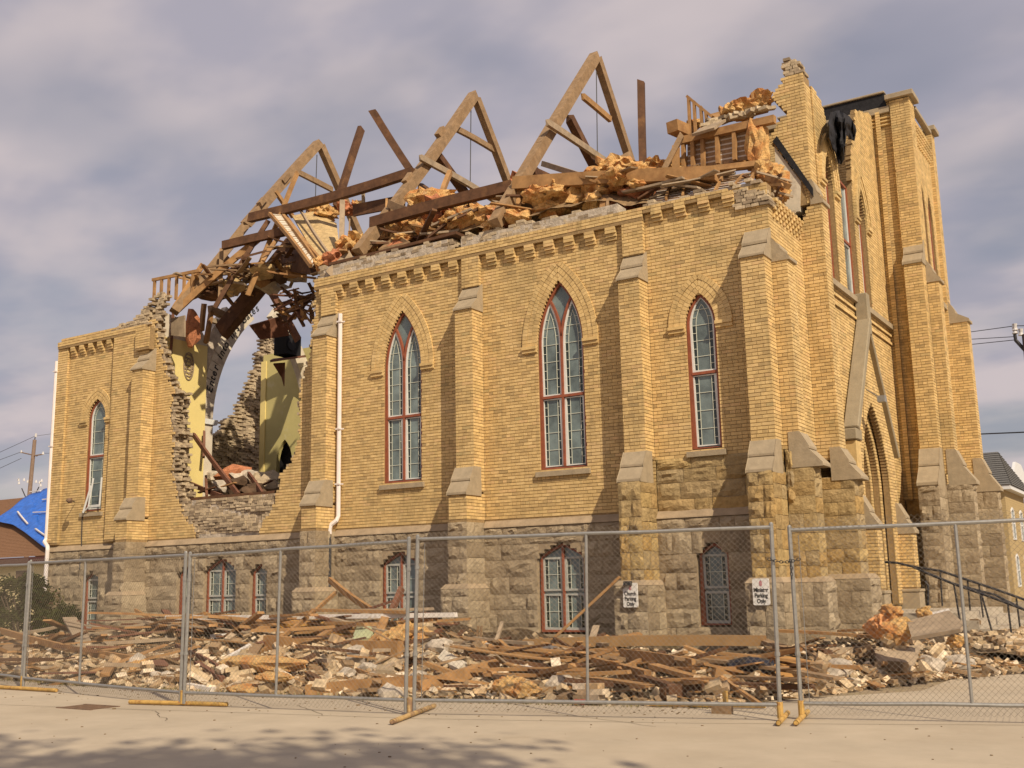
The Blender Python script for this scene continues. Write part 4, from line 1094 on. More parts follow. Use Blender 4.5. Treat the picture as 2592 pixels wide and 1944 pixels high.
tb('second flat board along the heap left of the tower post', cC(0, 1170, Y=20.6), cC(240, 1060, Y=20.8), .05, .22, W_TAN)
# wall plate lying on the parapet, and its right part
tb('dark wall plate on the parapet over the arched windows', Vector((-18.0, 20.1, 9.64)), Vector((-14.0, 20.1, 9.70)), .34, .07, W_DK, name='wall_plate', cat='plank')
# fallen ceiling panels
def panel(name, pts, th, m, label, cat='board', group=None, parent=None):
    mb = MB(); slabpoly(mb, pts, th); return mb.build(name, m, parent, label, cat, group, origin=None if parent else pts[0])
panel('fibre_board', [cB(925, 825, Y=22.6), cB(1050, 800, Y=22.9), cB(1190, 870, Y=22.8), cB(1215, 1070, Y=20.9), cB(1085, 1100, Y=20.5)], .06, SHT, 'large tan fibre board slumped at the right edge of the breach')
pl = empty('lath_panel', cB(800, 815, Y=21.7), 'tilted strip of lath and plaster hanging over the breach edge', 'ceiling panel')
A_, B_, C_, D_ = cB(795, 810, Y=21.7), cB(875, 820, Y=21.9), cB(1070, 1085, Y=20.6), cB(1045, 1125, Y=20.3)
mb = MB(); slabpoly(mb, [A_, B_, C_, D_], .03); o = mb.build('plaster_face', PLW, pl); o.matrix_parent_inverse = Matrix.Translation(-pl.location)
for i in range(26):
    f_ = (i+.5)/26; mb = MB(); beam_mb(mb, A_.lerp(D_, f_)+Vector((0, -.04, 0)), B_.lerp(C_, f_)+Vector((0, -.04, 0)), .03, .012); o = mb.build('lath', W_WH if i % 3 else LATH, pl); o.matrix_parent_inverse = Matrix.Translation(-pl.location)
for (a, b) in ((A_, D_), (B_, C_)):
    o = beam('edge_board', a+Vector((0, -.05, 0)), b+Vector((0, -.05, 0)), .09, .1, W_OR, parent=pl); o.matrix_parent_inverse = Matrix.Translation(-pl.location)
tb('brown rafter along the underside of the tan fibre board', cB(880, 820, Y=22.2), cB(1085, 1080, Y=20.5), .08, .12, W_OR)
tb('stick poking up through the tan fibre board', cB(970, 780, Y=22.2), cB(1150, 1060, Y=20.6), .06, .07, W_GR)

# dark loft debris over the breach: sheathing, splinters
panel('roof_sheathing', [cA(1330, 75, Y=22), cA(1400, 150, Y=22.4), cA(1240, 340, Y=21.6), cA(1090, 410, Y=21.0)], .04, W_TAN, 'tan roof sheathing board sloping above the breach')
def splinters(n, fn, name, label, cat, group, mats, L=(.4, 1.4), w=(.05, .14), t=(.02, .06), seed=1, tilt=.5, parent=None, long_axis=None):
    rg = random.Random(seed); small = {}
    for i in range(n):
        p = fn(rg); a = rg.uniform(0, math.pi) if long_axis is None else long_axis+rg.gauss(0, .45); e = rg.gauss(0, tilt)*.5
        l = rg.uniform(*L); d = Vector((math.cos(a)*math.cos(e), math.sin(a)*math.cos(e), math.sin(e)))*l/2
        m = rg.choice(mats)
        if l < L[0]+.62*(L[1]-L[0]): beam_mb(small.setdefault(m.name, MB()), p-d, p+d, rg.uniform(*w), rg.uniform(*t), rg=rg, spl=1.0, warp=.012, seg=3)
        else: beam(name, p-d, p+d, rg.uniform(*w), rg.uniform(*t), m, label, cat, group, rg=rg, spl=1.0, warp=.012, parent=parent, seg=3)
    for k_, mb_ in small.items(): mb_.build('wood_splinters', bpy.data.materials[k_], None, 'short splinters mixed in with the larger boards, '+label.split(' ', 2)[2], 'splinters', group.replace('boards', 'splinters'), kind='stuff')
splinters(110, lambda r: (lambda x, y: Vector((x, y, 10.1+.14*(x+24.6)+.22*(y-20.8)+abs(r.gauss(.05, .22)))))(r.uniform(-24.8, -20.4), r.uniform(20.8, 23.8)), 'broken_board', 'broken board in the loft wreckage sagging over the breach', 'board', 'boards in the loft wreckage', [W_OR, W_DK, W_TAN, W_GR, W_DK], L=(.5, 1.9), seed=4)
splinters(60, lambda r: Vector((r.uniform(-20.8, -18.4), r.uniform(21.2, 25.5), r.uniform(9.65, 10.8))), 'broken_board', 'splintered board in the dark wreckage seen at the right side of the breach', 'board', 'boards in the dark wreckage', [W_DK, W_RD, W_OR, W_DK], L=(.5, 1.5), seed=5)
splinters(46, lambda r: cA(r.uniform(1690, 1885), r.uniform(320, 500), Y=r.uniform(21.2, 23.5)), 'broken_board', 'dark splintered board tangled at the upper right inside the breach', 'board', 'boards tangled at the upper right inside the breach', [W_DK, W_RD, W_DK, W_OR], L=(.3, 1.1), seed=55, tilt=1.2)
# studs with a rail on the left wall top
st = empty('rail_and_studs', cA(920, 300, Y=20.9), 'row of thin studs under a rail on top of the far left wall', 'stud frame')
ra, rb = cA(915, 258, Y=20.9), cA(1200, 200, Y=20.9)
for (nm, a, b, w_) in [('top_rail', ra, rb, .07)]+[('stud', ra.lerp(rb, f_), ra.lerp(rb, f_)-Vector((0, 0, .75)), .055) for f_ in (.05, .2, .36, .52, .68, .86)]:
    o = beam(nm, a, b, w_, .09, W_OR, parent=st, spl=.1, warp=.002); o.matrix_parent_inverse = Matrix.Translation(-st.location)
panel('board', [cA(1030, 490, Y=20.75), cA(1110, 470, Y=20.75), cA(1110, 600, Y=20.75), cA(1030, 590, Y=20.75)], .05, W_GR, 'weathered boards at the inner top of the left wall')
for (a, b, w_, m_, lb) in [((1040, 440), (1025, 700), .06, W_RD, 'thin reddish lath down the inner edge of the left wall'), ((1225, 400), (1210, 560), .12, W_OR, 'short brown post above the yellow plaster wall'), ((1270, 430), (1235, 640), .12, W_OR, 'second short brown post above the yellow plaster wall'), ((1260, 430), (1340, 470), .2, W_TAN, 'tan beam end above the chancel arch'), ((1270, 500), (1330, 520), .14, W_GR, 'grey beam end above the chancel arch')]:
    tb(lb, cA(*a, X=-25.2), cA(*b, X=-25.2), w_, w_, m_)
mb = MB(); lump(mb, cA(1155, 550, X=-25.0), (.26, .22, .62), rough=.3, rot=False); mb.build('insulation_batt', INP, None, 'pinkish insulation batt wedged above the yellow plaster wall', 'insulation', origin=cA(1155, 550, X=-25.0))

# ------------------------------------------------------------------ inside: chancel wall, arch, floor
inner = church
WX = -25.5; CF = face_px(WX)
def pflat(name, fr, polys, d0, d1, m, parent=church):
    mb = MB()
    for p in polys: prism(mb, fr, p, d0, d1)
    return mb.build(name, m, parent)
pflat('yellow_plaster_wall', CF, [[(20.4, 3.4), (22.74, 3.4), (22.74, 9.02), (20.4, 9.02)]], -.35, 0, PLY)
pflat('bare_lath_patch', CF, [[(20.4, 9.022), (22.70, 9.022), (22.74, 9.15), (22.4, 9.6), (21.2, 9.75), (20.4, 9.5)]], -.3, -.01, PLW)
ARC = dict(c=25.35, a=2.2, zs=6.6, h=4.17)
def arc_pt(dz): return arch_hw(ARC['a'], ARC['h'], dz)
zz = np.linspace(0, 4.0, 16)
left = [(ARC['c']-arc_pt(z), ARC['zs']+z) for z in zz]
band = []
for side in (-1, 1):
    mb = MB()
    Pn = [Vector((ARC['c']+side*arc_pt(z), ARC['zs']+z)) for z in zz]
    for i in range(len(Pn)-1):
        a, b = Pn[i], Pn[i+1]; t = (b-a).normalized(); n = Vector((-t.y, t.x))*(1 if side == -1 else -1)
        if side == -1 and zz[i+1] > 3.75: continue
        q = [a, b, b+n*.52, a+n*.52]
        prism(mb, CF.off(-.12), [(v.x, v.y) for v in q], -.25, 0)
    mb.build('arch_band', PLW, church)
pflat('arch_pier', CF.off(-.1), [[(22.741, 3.4), (23.15, 3.4), (23.15, 6.6), (22.741, 6.6)]], -.3, 0, PLW)
pflat('pier_capital', CF.off(-.1), [[(22.76, 6.6), (23.27, 6.6), (23.3, 6.68), (23.3, 6.76), (22.76, 6.76)]], -.3, .06, WHT)
pflat('arch_pier', CF.off(-.1), [[(27.55, 3.4), (28.0, 3.4), (28.0, 6.6), (27.55, 6.6)]], -.3, 0, PLW)
# wall over the arch on the left, in rough pieces
pflat('arch_spandrel', CF.off(-.14), [[(22.75, 6.6), (23.0, 8.4), (23.4, 9.3), (24.0, 10.3), (23.6, 10.5), (22.75, 9.2)]], -.25, 0, RUBM)
# oval fretwork vent on the yellow wall
ov = cA(1130, 775, X=WX)
vent = MB()
for k in range(24):
    t0, t1 = 2*math.pi*k/24, 2*math.pi*(k+1)/24
    for ra_, w_ in ((1, .03), (.55, .02)):
        p0 = (ov.y+.19*ra_*math.cos(t0), ov.z+.42*ra_*math.sin(t0)); p1 = (ov.y+.19*ra_*math.cos(t1), ov.z+.42*ra_*math.sin(t1)); bar(vent, CF, [p0, p1], w_, .002, .03)
for k in range(7):
    z = ov.z-.33+.11*k; hw = .19*math.sqrt(max(0, 1-((z-ov.z)/.42)**2)); bar(vent, CF, [(ov.y-hw, z), (ov.y+hw, z+.06)], .022, .003, .026); bar(vent, CF, [(ov.y-hw, z+.05), (ov.y+hw, z-.02)], .022, .004, .027)
vent.build('fretwork_vent', W_GR, church)
# lettering round the arch
def letters(s, fr, pts, size, m, parent, name='letter', start=0, depth=.004, shear=.0, step=None):
    cum = [0]
    for i in range(1, len(pts)): cum.append(cum[-1]+(pts[i]-pts[i-1]).length)
    pos = start
    for ch in s:
        adv = size*(.62 if ch not in 'ilt' else .36)
        if ch != ' ':
            cu = bpy.data.curves.new('letter', 'FONT'); cu.body = ch; cu.size = size; cu.align_x = 'CENTER'; cu.offset = size*.022; cu.extrude = .002; cu.shear = shear
            ob0 = bpy.data.objects.new('tmp', cu); COL.objects.link(ob0)
            me = bpy.data.meshes.new_from_object(ob0); bpy.data.objects.remove(ob0)
            me.materials.clear(); me.materials.append(m)
            c = pos+adv/2; i = next((k for k in range(1, len(cum)) if cum[k] >= c), len(cum)-1)
            f = (c-cum[i-1])/max(1e-6, cum[i]-cum[i-1]); p = pts[i-1].lerp(pts[i], f); t = (pts[i]-pts[i-1]).normalized()
            xu = fr.u*t.x+ZV*t.y; yu = fr.u*(-t.y)+ZV*t.x
            Mx = Matrix((xu, yu, fr.n)).transposed().to_4x4(); w0 = fr.p(p.x, p.y, depth); Mx.translation = w0
            ob = bpy.data.objects.new(name, me); COL.objects.link(ob); ob.parent = parent
            ob.matrix_basis = Mx
        pos += adv
BLK_ = mat('black_lettering', base=(.02, .02, .02), rough=.7)
Lp = [Vector((ARC['c']-arc_pt(z)-.16, ARC['zs']+z+.03)) for z in np.linspace(.6, 4.0, 24)]
letters('Enter into his Gates', CF.off(-.12), Lp, .34, BLK_, church, start=.35, shear=.1)
Lr = [Vector((ARC['c']+arc_pt(z)+.16, ARC['zs']+z+.03)) for z in np.linspace(3.9, 2.4, 12)]
letters('unto', CF.off(-.12), Lr, .34, BLK_, church, start=.15, shear=.1)
# side wall of the chancel beyond the arch with a pointed doorway, and the broken west wall
OL = mat('shaded_plaster', base=(.52, .45, .19), rough=.8, noise=(1.5, .08), stain=[(2, (.62, .56, .36), .6, .66, .4)])  # darker than the yellow plaster: the wall's shade is put into its colour
AF = face_my(27.4)
dr = opening(-26.68, .74, 0, 5.9, 6.7)
mb = MB()
z = 3.4
while z < 9.8:
    ivs = subtract([(-27.8, -24.2)], dr(z+.02) if z < 6.7 else None)
    for a, b in ivs: mb.box(((a+b)/2, 27.48, z+.02), ((b-a)/2, .08, .02))
    z += .04
mb.build('chancel_side_wall', OL, church)
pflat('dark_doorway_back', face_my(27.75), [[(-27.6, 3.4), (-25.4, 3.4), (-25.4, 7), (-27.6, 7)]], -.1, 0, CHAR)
pflat('pale_jamb', face_my(27.37), [[(-27.86, 3.4), (-27.62, 3.4), (-27.62, 9.6), (-27.86, 9.6)]], -.3, .01, PLY)
wtop = [cA(x, y, X=-28.55) for x, y in ((1180, 1260), (1275, 1190), (1330, 1125), (1400, 1050), (1440, 980), (1480, 880), (1520, 790), (1545, 700), (1565, 560))]
wy = [p.y for p in wtop]; wz = [p.z for p in wtop]
rgw = random.Random(61); WB = MB()
y = 20.3
while y < 28.6:
    zt = float(np.interp(y, wy, wz)); z = 3.4
    while z < zt+rgw.uniform(-.1, .1):
        WB.box((-28.6+rgw.uniform(-.05, .05), y+(.11 if int(z/COURSE) % 2 else 0), z), (.12, .105, .033), Matrix.Rotation(rgw.uniform(-.12, .12), 3, 'Z'), rgw.random()); z += COURSE
    y += .222
WB.build('broken_brickwork', BRB, church, kind='stuff')
FLR = mat('splintered_floor', base=(.10, .06, .035), rough=.9, noise=(3, .4), bump=.02, bscale=9)
pflat('main_floor', Fr((0, 0, 0), (1, 0, 0), (0, -1, 0)), [[(-28.5, 3.2), (-6.9, 3.2), (-6.9, 3.55), (-28.5, 3.55)]], -30.4, -20.42, FLR)
# far long wall and the inner leaf of the near wall so that nothing reads as a shell
pflat('far_wall', face_my(30.5), [[(-28.8, 0), (-9.3, 0), (-9.3, 8.9), (-21, 8.9), (-22.5, 7.2), (-28.8, 6.2)]], -.35, 0, BRB)
pflat('plaster_lining', face_my(20.42), [[(-18.2, 3.5), (-16.35, 3.5), (-16.35, 9.0), (-18.2, 9.0)], [(-15.0, 3.5), (-12.05, 3.5), (-12.05, 9.0), (-15.0, 9.0)], [(-10.65, 3.5), (-8.5, 3.5), (-8.5, 9.0), (-10.65, 9.0)]], -.03, -.001, PLY)
# debris inside the breach
splinters(30, lambda r: Vector((r.uniform(-24.2, -19.6), r.uniform(20.6, 24.5), 3.75+r.uniform(0, .6))), 'broken_board', 'splintered board in the heap on the church floor behind the breach', 'board', 'boards on the church floor', [W_OR, W_DK, W_RD, W_DK], L=(.5, 1.6), seed=6)
for k, (x, y, Y_, r) in enumerate([(1400, 1430, 22.5, .5), (1330, 1500, 21.6, .3), (1480, 1450, 22.6, .45), (1560, 1480, 22.6, .5), (1620, 1500, 22.0, .4), (1440, 1500, 21.6, .4), (1300, 1440, 23.2, .35), (1520, 1530, 21.2, .35)]):
    mb = MB(); p = cA(x, y, Y=Y_); lump(mb, p, r, rough=.5, flat=.6); mb.build('plaster_rubble' if k else 'insulation_batt', [INP, RUBM, RUBM, BRB, BRB, FLR, RUBM, FLR][k], None, ['large pink insulation roll in the heap behind the breach', 'clump of rubble on the church floor behind the breach'][min(k, 1)], 'insulation' if k == 0 else 'rubble', None if k == 0 else 'rubble clumps behind the breach', origin=p)
for (a, b, lb) in [((1160, 1185), (1430, 1545), 'long reddish plank leaning diagonally inside the breach'), ((1225, 1165), (1222, 1320), 'short reddish upright beside the white arch pier'), ((1490, 1420), (1575, 1545), 'thin brown plank at the right inside the breach'), ((1140, 1480), (1340, 1560), 'brown plank lying along the breach sill'), ((1235, 1440), (1240, 1560), 'short brown upright at the breach sill')]:
    tb(lb, cA(*a, Y=21.6 if 'upright beside' not in lb else 22.6), cA(*b, Y=20.8 if 'upright beside' not in lb else 22.4), .07, .13, W_RD, name='plank', cat='plank', group='planks inside the breach')
tb('dark floor edge board under the breach sill', cA(1120, 1575, Y=20.4), cA(1660, 1530, Y=20.4), .1, .08, W_DK, name='plank', cat='plank')
panel('dark_soffit_board', [cA(1495, 530, X=-25.0), cA(1700, 470, X=-24.4), cA(1735, 590, X=-24.4), cA(1560, 615, X=-25.0)], .1, W_RD, 'dark red ceiling board beyond the breach above the sky gap')
panel('dark_ceiling_board', [cA(1820, 70, Y=22.2), cA(1880, 230, Y=21.6), cA(1700, 200, Y=22.8), cA(1700, 90, Y=23)], .08, W_DK, 'dark ceiling board under the roof at the right top of the breach')
spk = empty('loudspeaker', cA(1730, 720, X=-24.9), 'large black loudspeaker on a high wooden bracket seen through the breach', 'loudspeaker')
def sp_part(nm, pts, th, m):
    mb = MB(); slabpoly(mb, pts, th); o = mb.build(nm, m, spk); o.matrix_parent_inverse = Matrix.Translation(-spk.location)
SPK = mat('black_speaker_cloth', base=(.012, .012, .014), rough=.9)
bp = cA(1725, 655, X=-24.9)
mb = MB(); mb.box(bp, (.28, .34, .33)); o = mb.build('cabinet', SPK, spk); o.matrix_parent_inverse = Matrix.Translation(-spk.location)
mb = MB(); mb.tube([bp+Vector((.302, -.12, 0)), bp+Vector((.315, -.12, 0))], .2, 16); o = mb.build('cone', CHAR, spk); o.matrix_parent_inverse = Matrix.Translation(-spk.location)
sh = empty('wooden_bracket', cA(1720, 740, X=-24.9), 'dark wooden shelf bracket carrying the black loudspeaker', 'bracket')
for nm, pts, th in (('shelf', [cA(1620, 745, X=-24.5), cA(1825, 715, X=-24.5), cA(1835, 715, X=-25.4), cA(1640, 735, X=-25.4)], .07), ('gusset', [cA(1640, 760, X=-25.1), cA(1710, 755, X=-24.8), cA(1705, 895, X=-25.1), cA(1690, 840, X=-25.1)], .08)):
    mb = MB(); slabpoly(mb, pts, th); o = mb.build(nm, W_RD, sh); o.matrix_parent_inverse = Matrix.Translation(-sh.location)

# ------------------------------------------------------------------ wreckage along the wall top
TOPD = MB(); rgz = random.Random(71)
def tz(x): return float(np.interp(x, [-18.6, -17.5, -15, -12.8, -10.5, -9.6, -8.5, -7, -6.7], [9.9, 10.25, 10.45, 10.55, 10.6, 10.35, 10.1, 10.0, 9.6]))
nx, ny = 70, 14; vs = []; fs = []
for j in range(ny+1):
    for i in range(nx+1):
        x = -18.5+11.7*i/nx; y = 20.32+7.5*j/ny
        z = tz(x)-.12-.62*math.exp(-(y-20.3)*1.2)+.10*mnoise.noise(Vector((x*2.5, y*2.5, 3)))+.14*mnoise.noise(Vector((x*.9, y*.9, 8)))-.02*(y-20.3)
        vs.append((x, y, z))
for j in range(ny):
    for i in range(nx): a = j*(nx+1)+i; fs.append((a, a+1, a+nx+2, a+nx+1))
TOPD.add(vs, fs); TOPD.build('roof_wreckage', mat('trampled_boards', base=(.26, .17, .09), noise=(7, .5), bump=.05, bscale=14, stain=[(4, (.55, .36, .16), .55, .66, .7)]), None, 'matted boards and dust of the collapsed roof spread over the nave top', 'wreckage', kind='stuff')
splinters(125, lambda r: (lambda x, y: Vector((x, y, tz(x)-.55*math.exp(-(y-20.3)*1.6)+r.uniform(.0, .30))))(r.uniform(-18.2, -7.6), r.uniform(20.35, 22.2)), 'broken_board', 'broken roof board in the heap along the top of the long wall', 'board', 'boards along the wall top', [W_OR, W_TAN, W_GR, W_TAN, W_DK], L=(.5, 2.0), w=(.06, .2), seed=8, long_axis=.15)
k = 0
rgi = random.Random(81)
for (x, y, Y_, r, mm, lb) in [
    (1740, 730, 21.4, .36, 0, 'big yellow insulation tuft hanging on the beam right of the middle truss'), (1800, 800, 21.2, .34, 1, 'orange insulation clump hanging below the beam right of the middle truss'),
    (1690, 780, 21.4, .26, 0, None), (1860, 760, 21.6, .28, 0, None), (1250, 775, 22.9, .22, 1, None), (1320, 760, 23.2, .16, 0, None), (1130, 800, 23.0, .24, 0, None), (1060, 790, 23.0, .16, 0, None),
    (1180, 1090, 20.5, .26, 1, None), (1110, 1110, 20.4, .18, 0, None), (1280, 990, 20.9, .30, 0, None), (1390, 1010, 20.8, .22, 0, None), (1600, 900, 21.2, .3, 0, None), (1700, 890, 21.2, .24, 0, None), (1950, 840, 21.4, .34, 0, None), (2050, 830, 21.4, .3, 0, None), (1850, 950, 20.9, .22, 0, None)]:
    p = cB(x, y, Y=Y_); mb = MB(); lump(mb, p, (r*1.5, r*1.1, r*.95), rough=.55, n=3, rg=rgi)
    mb.build('insulation_batt', [INS, INP][mm], None, lb or 'crumpled yellow insulation in the roof wreckage above the arched windows', 'insulation', None if lb else 'insulation clumps in the roof wreckage', origin=p)
for (x, y, Y_, r, mm) in [(1050, 900, 21.6, .42, 0), (980, 930, 21.4, .35, 0), (900, 950, 21.2, .34, 0), (800, 960, 21.3, .4, 0), (720, 960, 21.3, .34, 0), (640, 1000, 21, .26, 0), (930, 800, 22.6, .3, 0), (1030, 800, 22.8, .34, 0), (500, 930, 22, .4, 1), (450, 900, 22.2, .3, 0), (300, 1100, 20.5, .25, 1), (390, 1090, 20.5, .25, 0), (190, 1060, 20.7, .25, 0), (70, 1080, 20.7, .3, 0), (1110, 940, 21, .26, 1), (1210, 780, 22.4, .24, 0), (1270, 800, 22.2, .2, 0), (1360, 770, 22.4, .22, 0), (1520, 770, 22.2, .3, 0), (1600, 750, 22.3, .26, 0), (1700, 720, 22.4, .24, 0), (1780, 745, 22.4, .2, 0), (220, 1130, 20.3, .16, 0), (580, 1040, 20.8, .24, 0), (840, 1000, 20.8, .25, 0), (1200, 560, 22.4, .001, 0)]:
    if r < .01: continue
    p = cC(x, y-12, Y=Y_); mb = MB(); lump(mb, p, (r*1.6, r*1.1, r*.85), rough=.6, n=3, rg=rgi)
    mb.build('insulation_batt', [INS, INP][mm], None, 'crumpled insulation in the roof wreckage between right truss and tower', 'insulation', 'insulation clumps right of the trusses', origin=p)
for i in range(50):
    x = rgi.uniform(-17.6, -8.4); y = rgi.uniform(20.5, 22.0); r = rgi.uniform(.13, .34); p = Vector((x, y, tz(x)-.55*math.exp(-(y-20.3)*1.6)+r*.5+.08)); mb = MB(); lump(mb, p, (r*1.5, r, r*.6), rough=.6, n=3, rg=rgi)
    mb.build('insulation_batt', INS if i % 5 else INP, None, 'crumpled insulation lying loose among the boards on the wall top', 'insulation', 'loose insulation on the wall top', origin=p)
for i in range(14):
    p = Vector((rgi.uniform(-24.3, -20.6), rgi.uniform(21.2, 23.6), 0)); p.z = 10.0+.14*(p.x+24.6)+.22*(p.y-20.8); r = rgi.uniform(.2, .42); mb = MB(); lump(mb, p, (r*1.5, r, r*.6), rough=.6, n=2, rg=rgi)
    mb.build('loft_debris', [W_DK, W_OR, FLR, SHT, RUBM][i % 5], None, 'matted lump of debris caught in the boards over the breach', 'debris', 'debris lumps over the breach', origin=p)
# two broken roof boxes with orange insides standing on the wall edge
def crate(pts_face, pts_in, lb):
    t = empty('broken_roof_box', pts_face[0], lb, 'roof fragment')
    mb = MB(); slabpoly(mb, pts_face, .07); o = mb.build('outer_board', W_OR, t); o.matrix_parent_inverse = Matrix.Translation(-t.location)
    mb = MB(); slabpoly(mb, pts_in, .10); o = mb.build('insulation', INP, t); o.matrix_parent_inverse = Matrix.Translation(-t.location)
    for i in range(len(pts_in)):
        o = beam('edge_board', pts_in[i-1]+Vector((0, -.07, 0)), pts_in[i]+Vector((0, -.07, 0)), .06, .08, W_TAN, parent=t); o.matrix_parent_inverse = Matrix.Translation(-t.location)
crate([cC(885, 950, Y=20.5), cC(930, 965, Y=20.4), cC(915, 1105, Y=20.05), cC(860, 1105, Y=20.1)], [cC(930, 965, Y=20.45), cC(1090, 1005, Y=21.1), cC(1010, 1085, Y=20.8), cC(925, 1095, Y=20.2)], 'open box shaped roof fragment with orange lining on the wall edge by the third buttress')
crate([cB(1450, 1030, Y=20.4), cB(1555, 930, Y=20.7), cB(1560, 950, Y=20.8), cB(1470, 1040, Y=20.4)], [cB(1560, 950, Y=20.6), cB(1635, 990, Y=20.4), cB(1455, 1035, Y=20.35)], 'tent shaped roof fragment with orange lining left of the middle pilaster')

# ------------------------------------------------------------------ framed remnant of the gallery ceiling by the tower
gr = empty('stud_wall_remnant', cC(1380, 700, Y=22.1), 'remnant of a stud wall with lath hanging beside the broken gable', 'stud wall')
def gpart(nm, p0, p1, w, h, m):
    o = beam(nm, p0, p1, w, h, m, parent=gr, spl=.15, warp=.002); o.matrix_parent_inverse = Matrix.Translation(-gr.location)
gY = 21.6
gpart('head_beam', cC(1360, 610, Y=gY), cC(1925, 478, Y=gY), .15, .17, W_OR)
for x, y0, y1 in ((1375, 620, 790), (1430, 600, 780), (1490, 590, 770), (1578, 570, 745), (1680, 550, 725), (1770, 525, 715)): gpart('stud', cC(x, y0+10, Y=gY), cC(x+4, y1, Y=gY), .11, .08, W_OR)
for i in range(24):
    f_ = i/23; a = cC(1400, 0, Y=gY+.14); 
    p0 = cC(1400, 615+f_*165, Y=gY+.14); p1 = cC(1765, 540+f_*175, Y=gY+.14); gpart('lath', p0, p1, .012, .034, LATH if i % 4 else W_WH)
mb = MB(); slabpoly(mb, [cC(1400, 605, Y=gY+.25), cC(1770, 530, Y=gY+.25), cC(1770, 715, Y=gY+.25), cC(1400, 790, Y=gY+.25)], .04); o = mb.build('dark_backing', W_DK, gr); o.matrix_parent_inverse = Matrix.Translation(-gr.location)
p = cC(1825, 620, Y=21.6); mb = MB(); lump(mb, p, (.22, .2, .5), rough=.5, n=3, rot=False); mb.build('insulation_batt', INS, None, 'torn insulation batt hanging between the stud wall remnant and the gable', 'insulation', origin=p)
bl = empty('baluster_frame', cC(1400, 580, Y=22.0), 'small frame of slender balusters standing above the stud wall remnant', 'baluster frame')
for nm, p0, p1 in [('top_rail', cC(1395, 340, Y=21.9), cC(1548, 465, Y=21.9))]+[('baluster', cC(x, y, Y=21.9), cC(x+10, yb, Y=21.9)) for x, y, yb in ((1405, 345, 580), (1438, 370, 560), (1478, 400, 540), (1508, 430, 520))]:
    o = beam(nm, p0, p1, .07, .06, W_OR, parent=bl, spl=.1, warp=.002); o.matrix_parent_inverse = Matrix.Translation(-bl.location)
tb('thick beam stub with dark end jutting left by the balusters', cC(1305, 520, Y=21.4), cC(1420, 570, Y=22.2), .30, .26, W_OR, spl=.2)
tb('pale beam leaning from the stud wall down to the left', cC(1365, 575, Y=21.4), cC(1250, 800, Y=21.2), .2, .12, W_TAN)
tb('short post left of the stud wall remnant', cC(1330, 640, Y=21.4), cC(1330, 790, Y=21.3), .15, .12, W_OR)
panel('roof_sheathing', [cC(1425, 575, Y=21.3), cC(1560, 490, Y=21.9), cC(1700, 430, Y=22.2), cC(1560, 535, Y=21.3)], .06, W_GR, 'grey roof sheathing resting on the stud wall remnant')
panel('roof_sheathing', [cC(1540, 455, Y=22.6), cC(1690, 415, Y=22.6), cC(1900, 380, Y=22.6), cC(1880, 430, Y=22.4), cC(1600, 500, Y=22.2)], .08, W_OR, 'brown roof board behind the grey sheathing next to the gable')
for i in range(34):
    f_ = rgi.random(); p = cC(1480+f_*420, 520-f_*110+rgi.uniform(-18, 14), Y=21.6+rgi.uniform(0, .5)); mb = MB(); mb.box((0, 0, 0), (.1, .055, .035), Matrix.Rotation(rgi.uniform(-1, 1), 3, 'Z') @ Matrix.Rotation(rgi.uniform(-.3, .3), 3, 'Y'), rgi.random())
    o = mb.build('loose_brick', BRB, None, 'loose broken brick on the wreckage beside the broken gable', 'brick', 'bricks on the gable wreckage'); o.location = p
for (x, y, r) in ((1730, 420, .28), (1840, 370, .24), (1650, 440, .2), (1790, 400, .22), (1435, 510, .14)):
    p = cC(x, y, Y=22.2); mb = MB(); lump(mb, p, (r*1.3, r, r*.7), rough=.5, n=3, rg=rgi); mb.build('insulation_batt', INS, None, 'tuft of insulation on top of the wreckage next to the gable', 'insulation', 'insulation tufts by the gable', origin=p)
tb('thin stick pointing up from the wreckage by the gable', cC(1785, 320, Y=22.0), cC(1805, 420, Y=22.0), .05, .05, W_OR)
tb('flat brown beam below the stud wall remnant', cC(1480, 790, Y=21.2), cC(1900, 740, Y=21.6), .2, .12, W_OR)
tb('second flat brown beam poking right under the gable', cC(1790, 790, Y=21.3), cC(2010, 885, Y=20.9), .14, .12, W_OR)
# sloping lath ceiling still nailed under it
lc = empty('lath_ceiling', cC(1150, 980, Y=20.8), 'sloping lath ceiling with plaster crumbs on the corner of the long wall', 'lath ceiling')
def lpart(nm, p0, p1, w, h, m):
    o = beam(nm, p0, p1, w, h, m, parent=lc, spl=.4, warp=.004, seg=2); o.matrix_parent_inverse = Matrix.Translation(-lc.location)
for i in range(22):
    f_ = i/21; p0 = cC(1150+f_*90, 985-f_*100, Y=20.4+f_*1.0); p1 = cC(1740+f_*70+rgi.uniform(-50, 20), 900-f_*105, Y=20.4+f_*1.0); lpart('lath', p0, p1, .035, .012, W_WH if i % 3 == 0 else LATH)
for x0, x1 in ((1270, 1305), (1370, 1390), (1560, 1610), (1650, 1735), (1750, 1800)):
    lpart('joist', cC(x0, 955-(x0-1270)*.12, Y=20.35), cC(x1, 860-(x0-1270)*.12, Y=21.3), .05, .09, W_OR)
for (x, y, r) in ((1900, 810, .22), (1940, 860, .24), (1960, 920, .2), (1860, 800, .2)):
    p = cC(x, y, Y=21.3); mb = MB(); lump(mb, p, (r, r, r*1.2), rough=.5, n=3, rg=rgi); mb.build('insulation_batt', INS, None, 'insulation spilling out between the lath ceiling and the gable wall', 'insulation', 'insulation spilling beside the gable', origin=p)
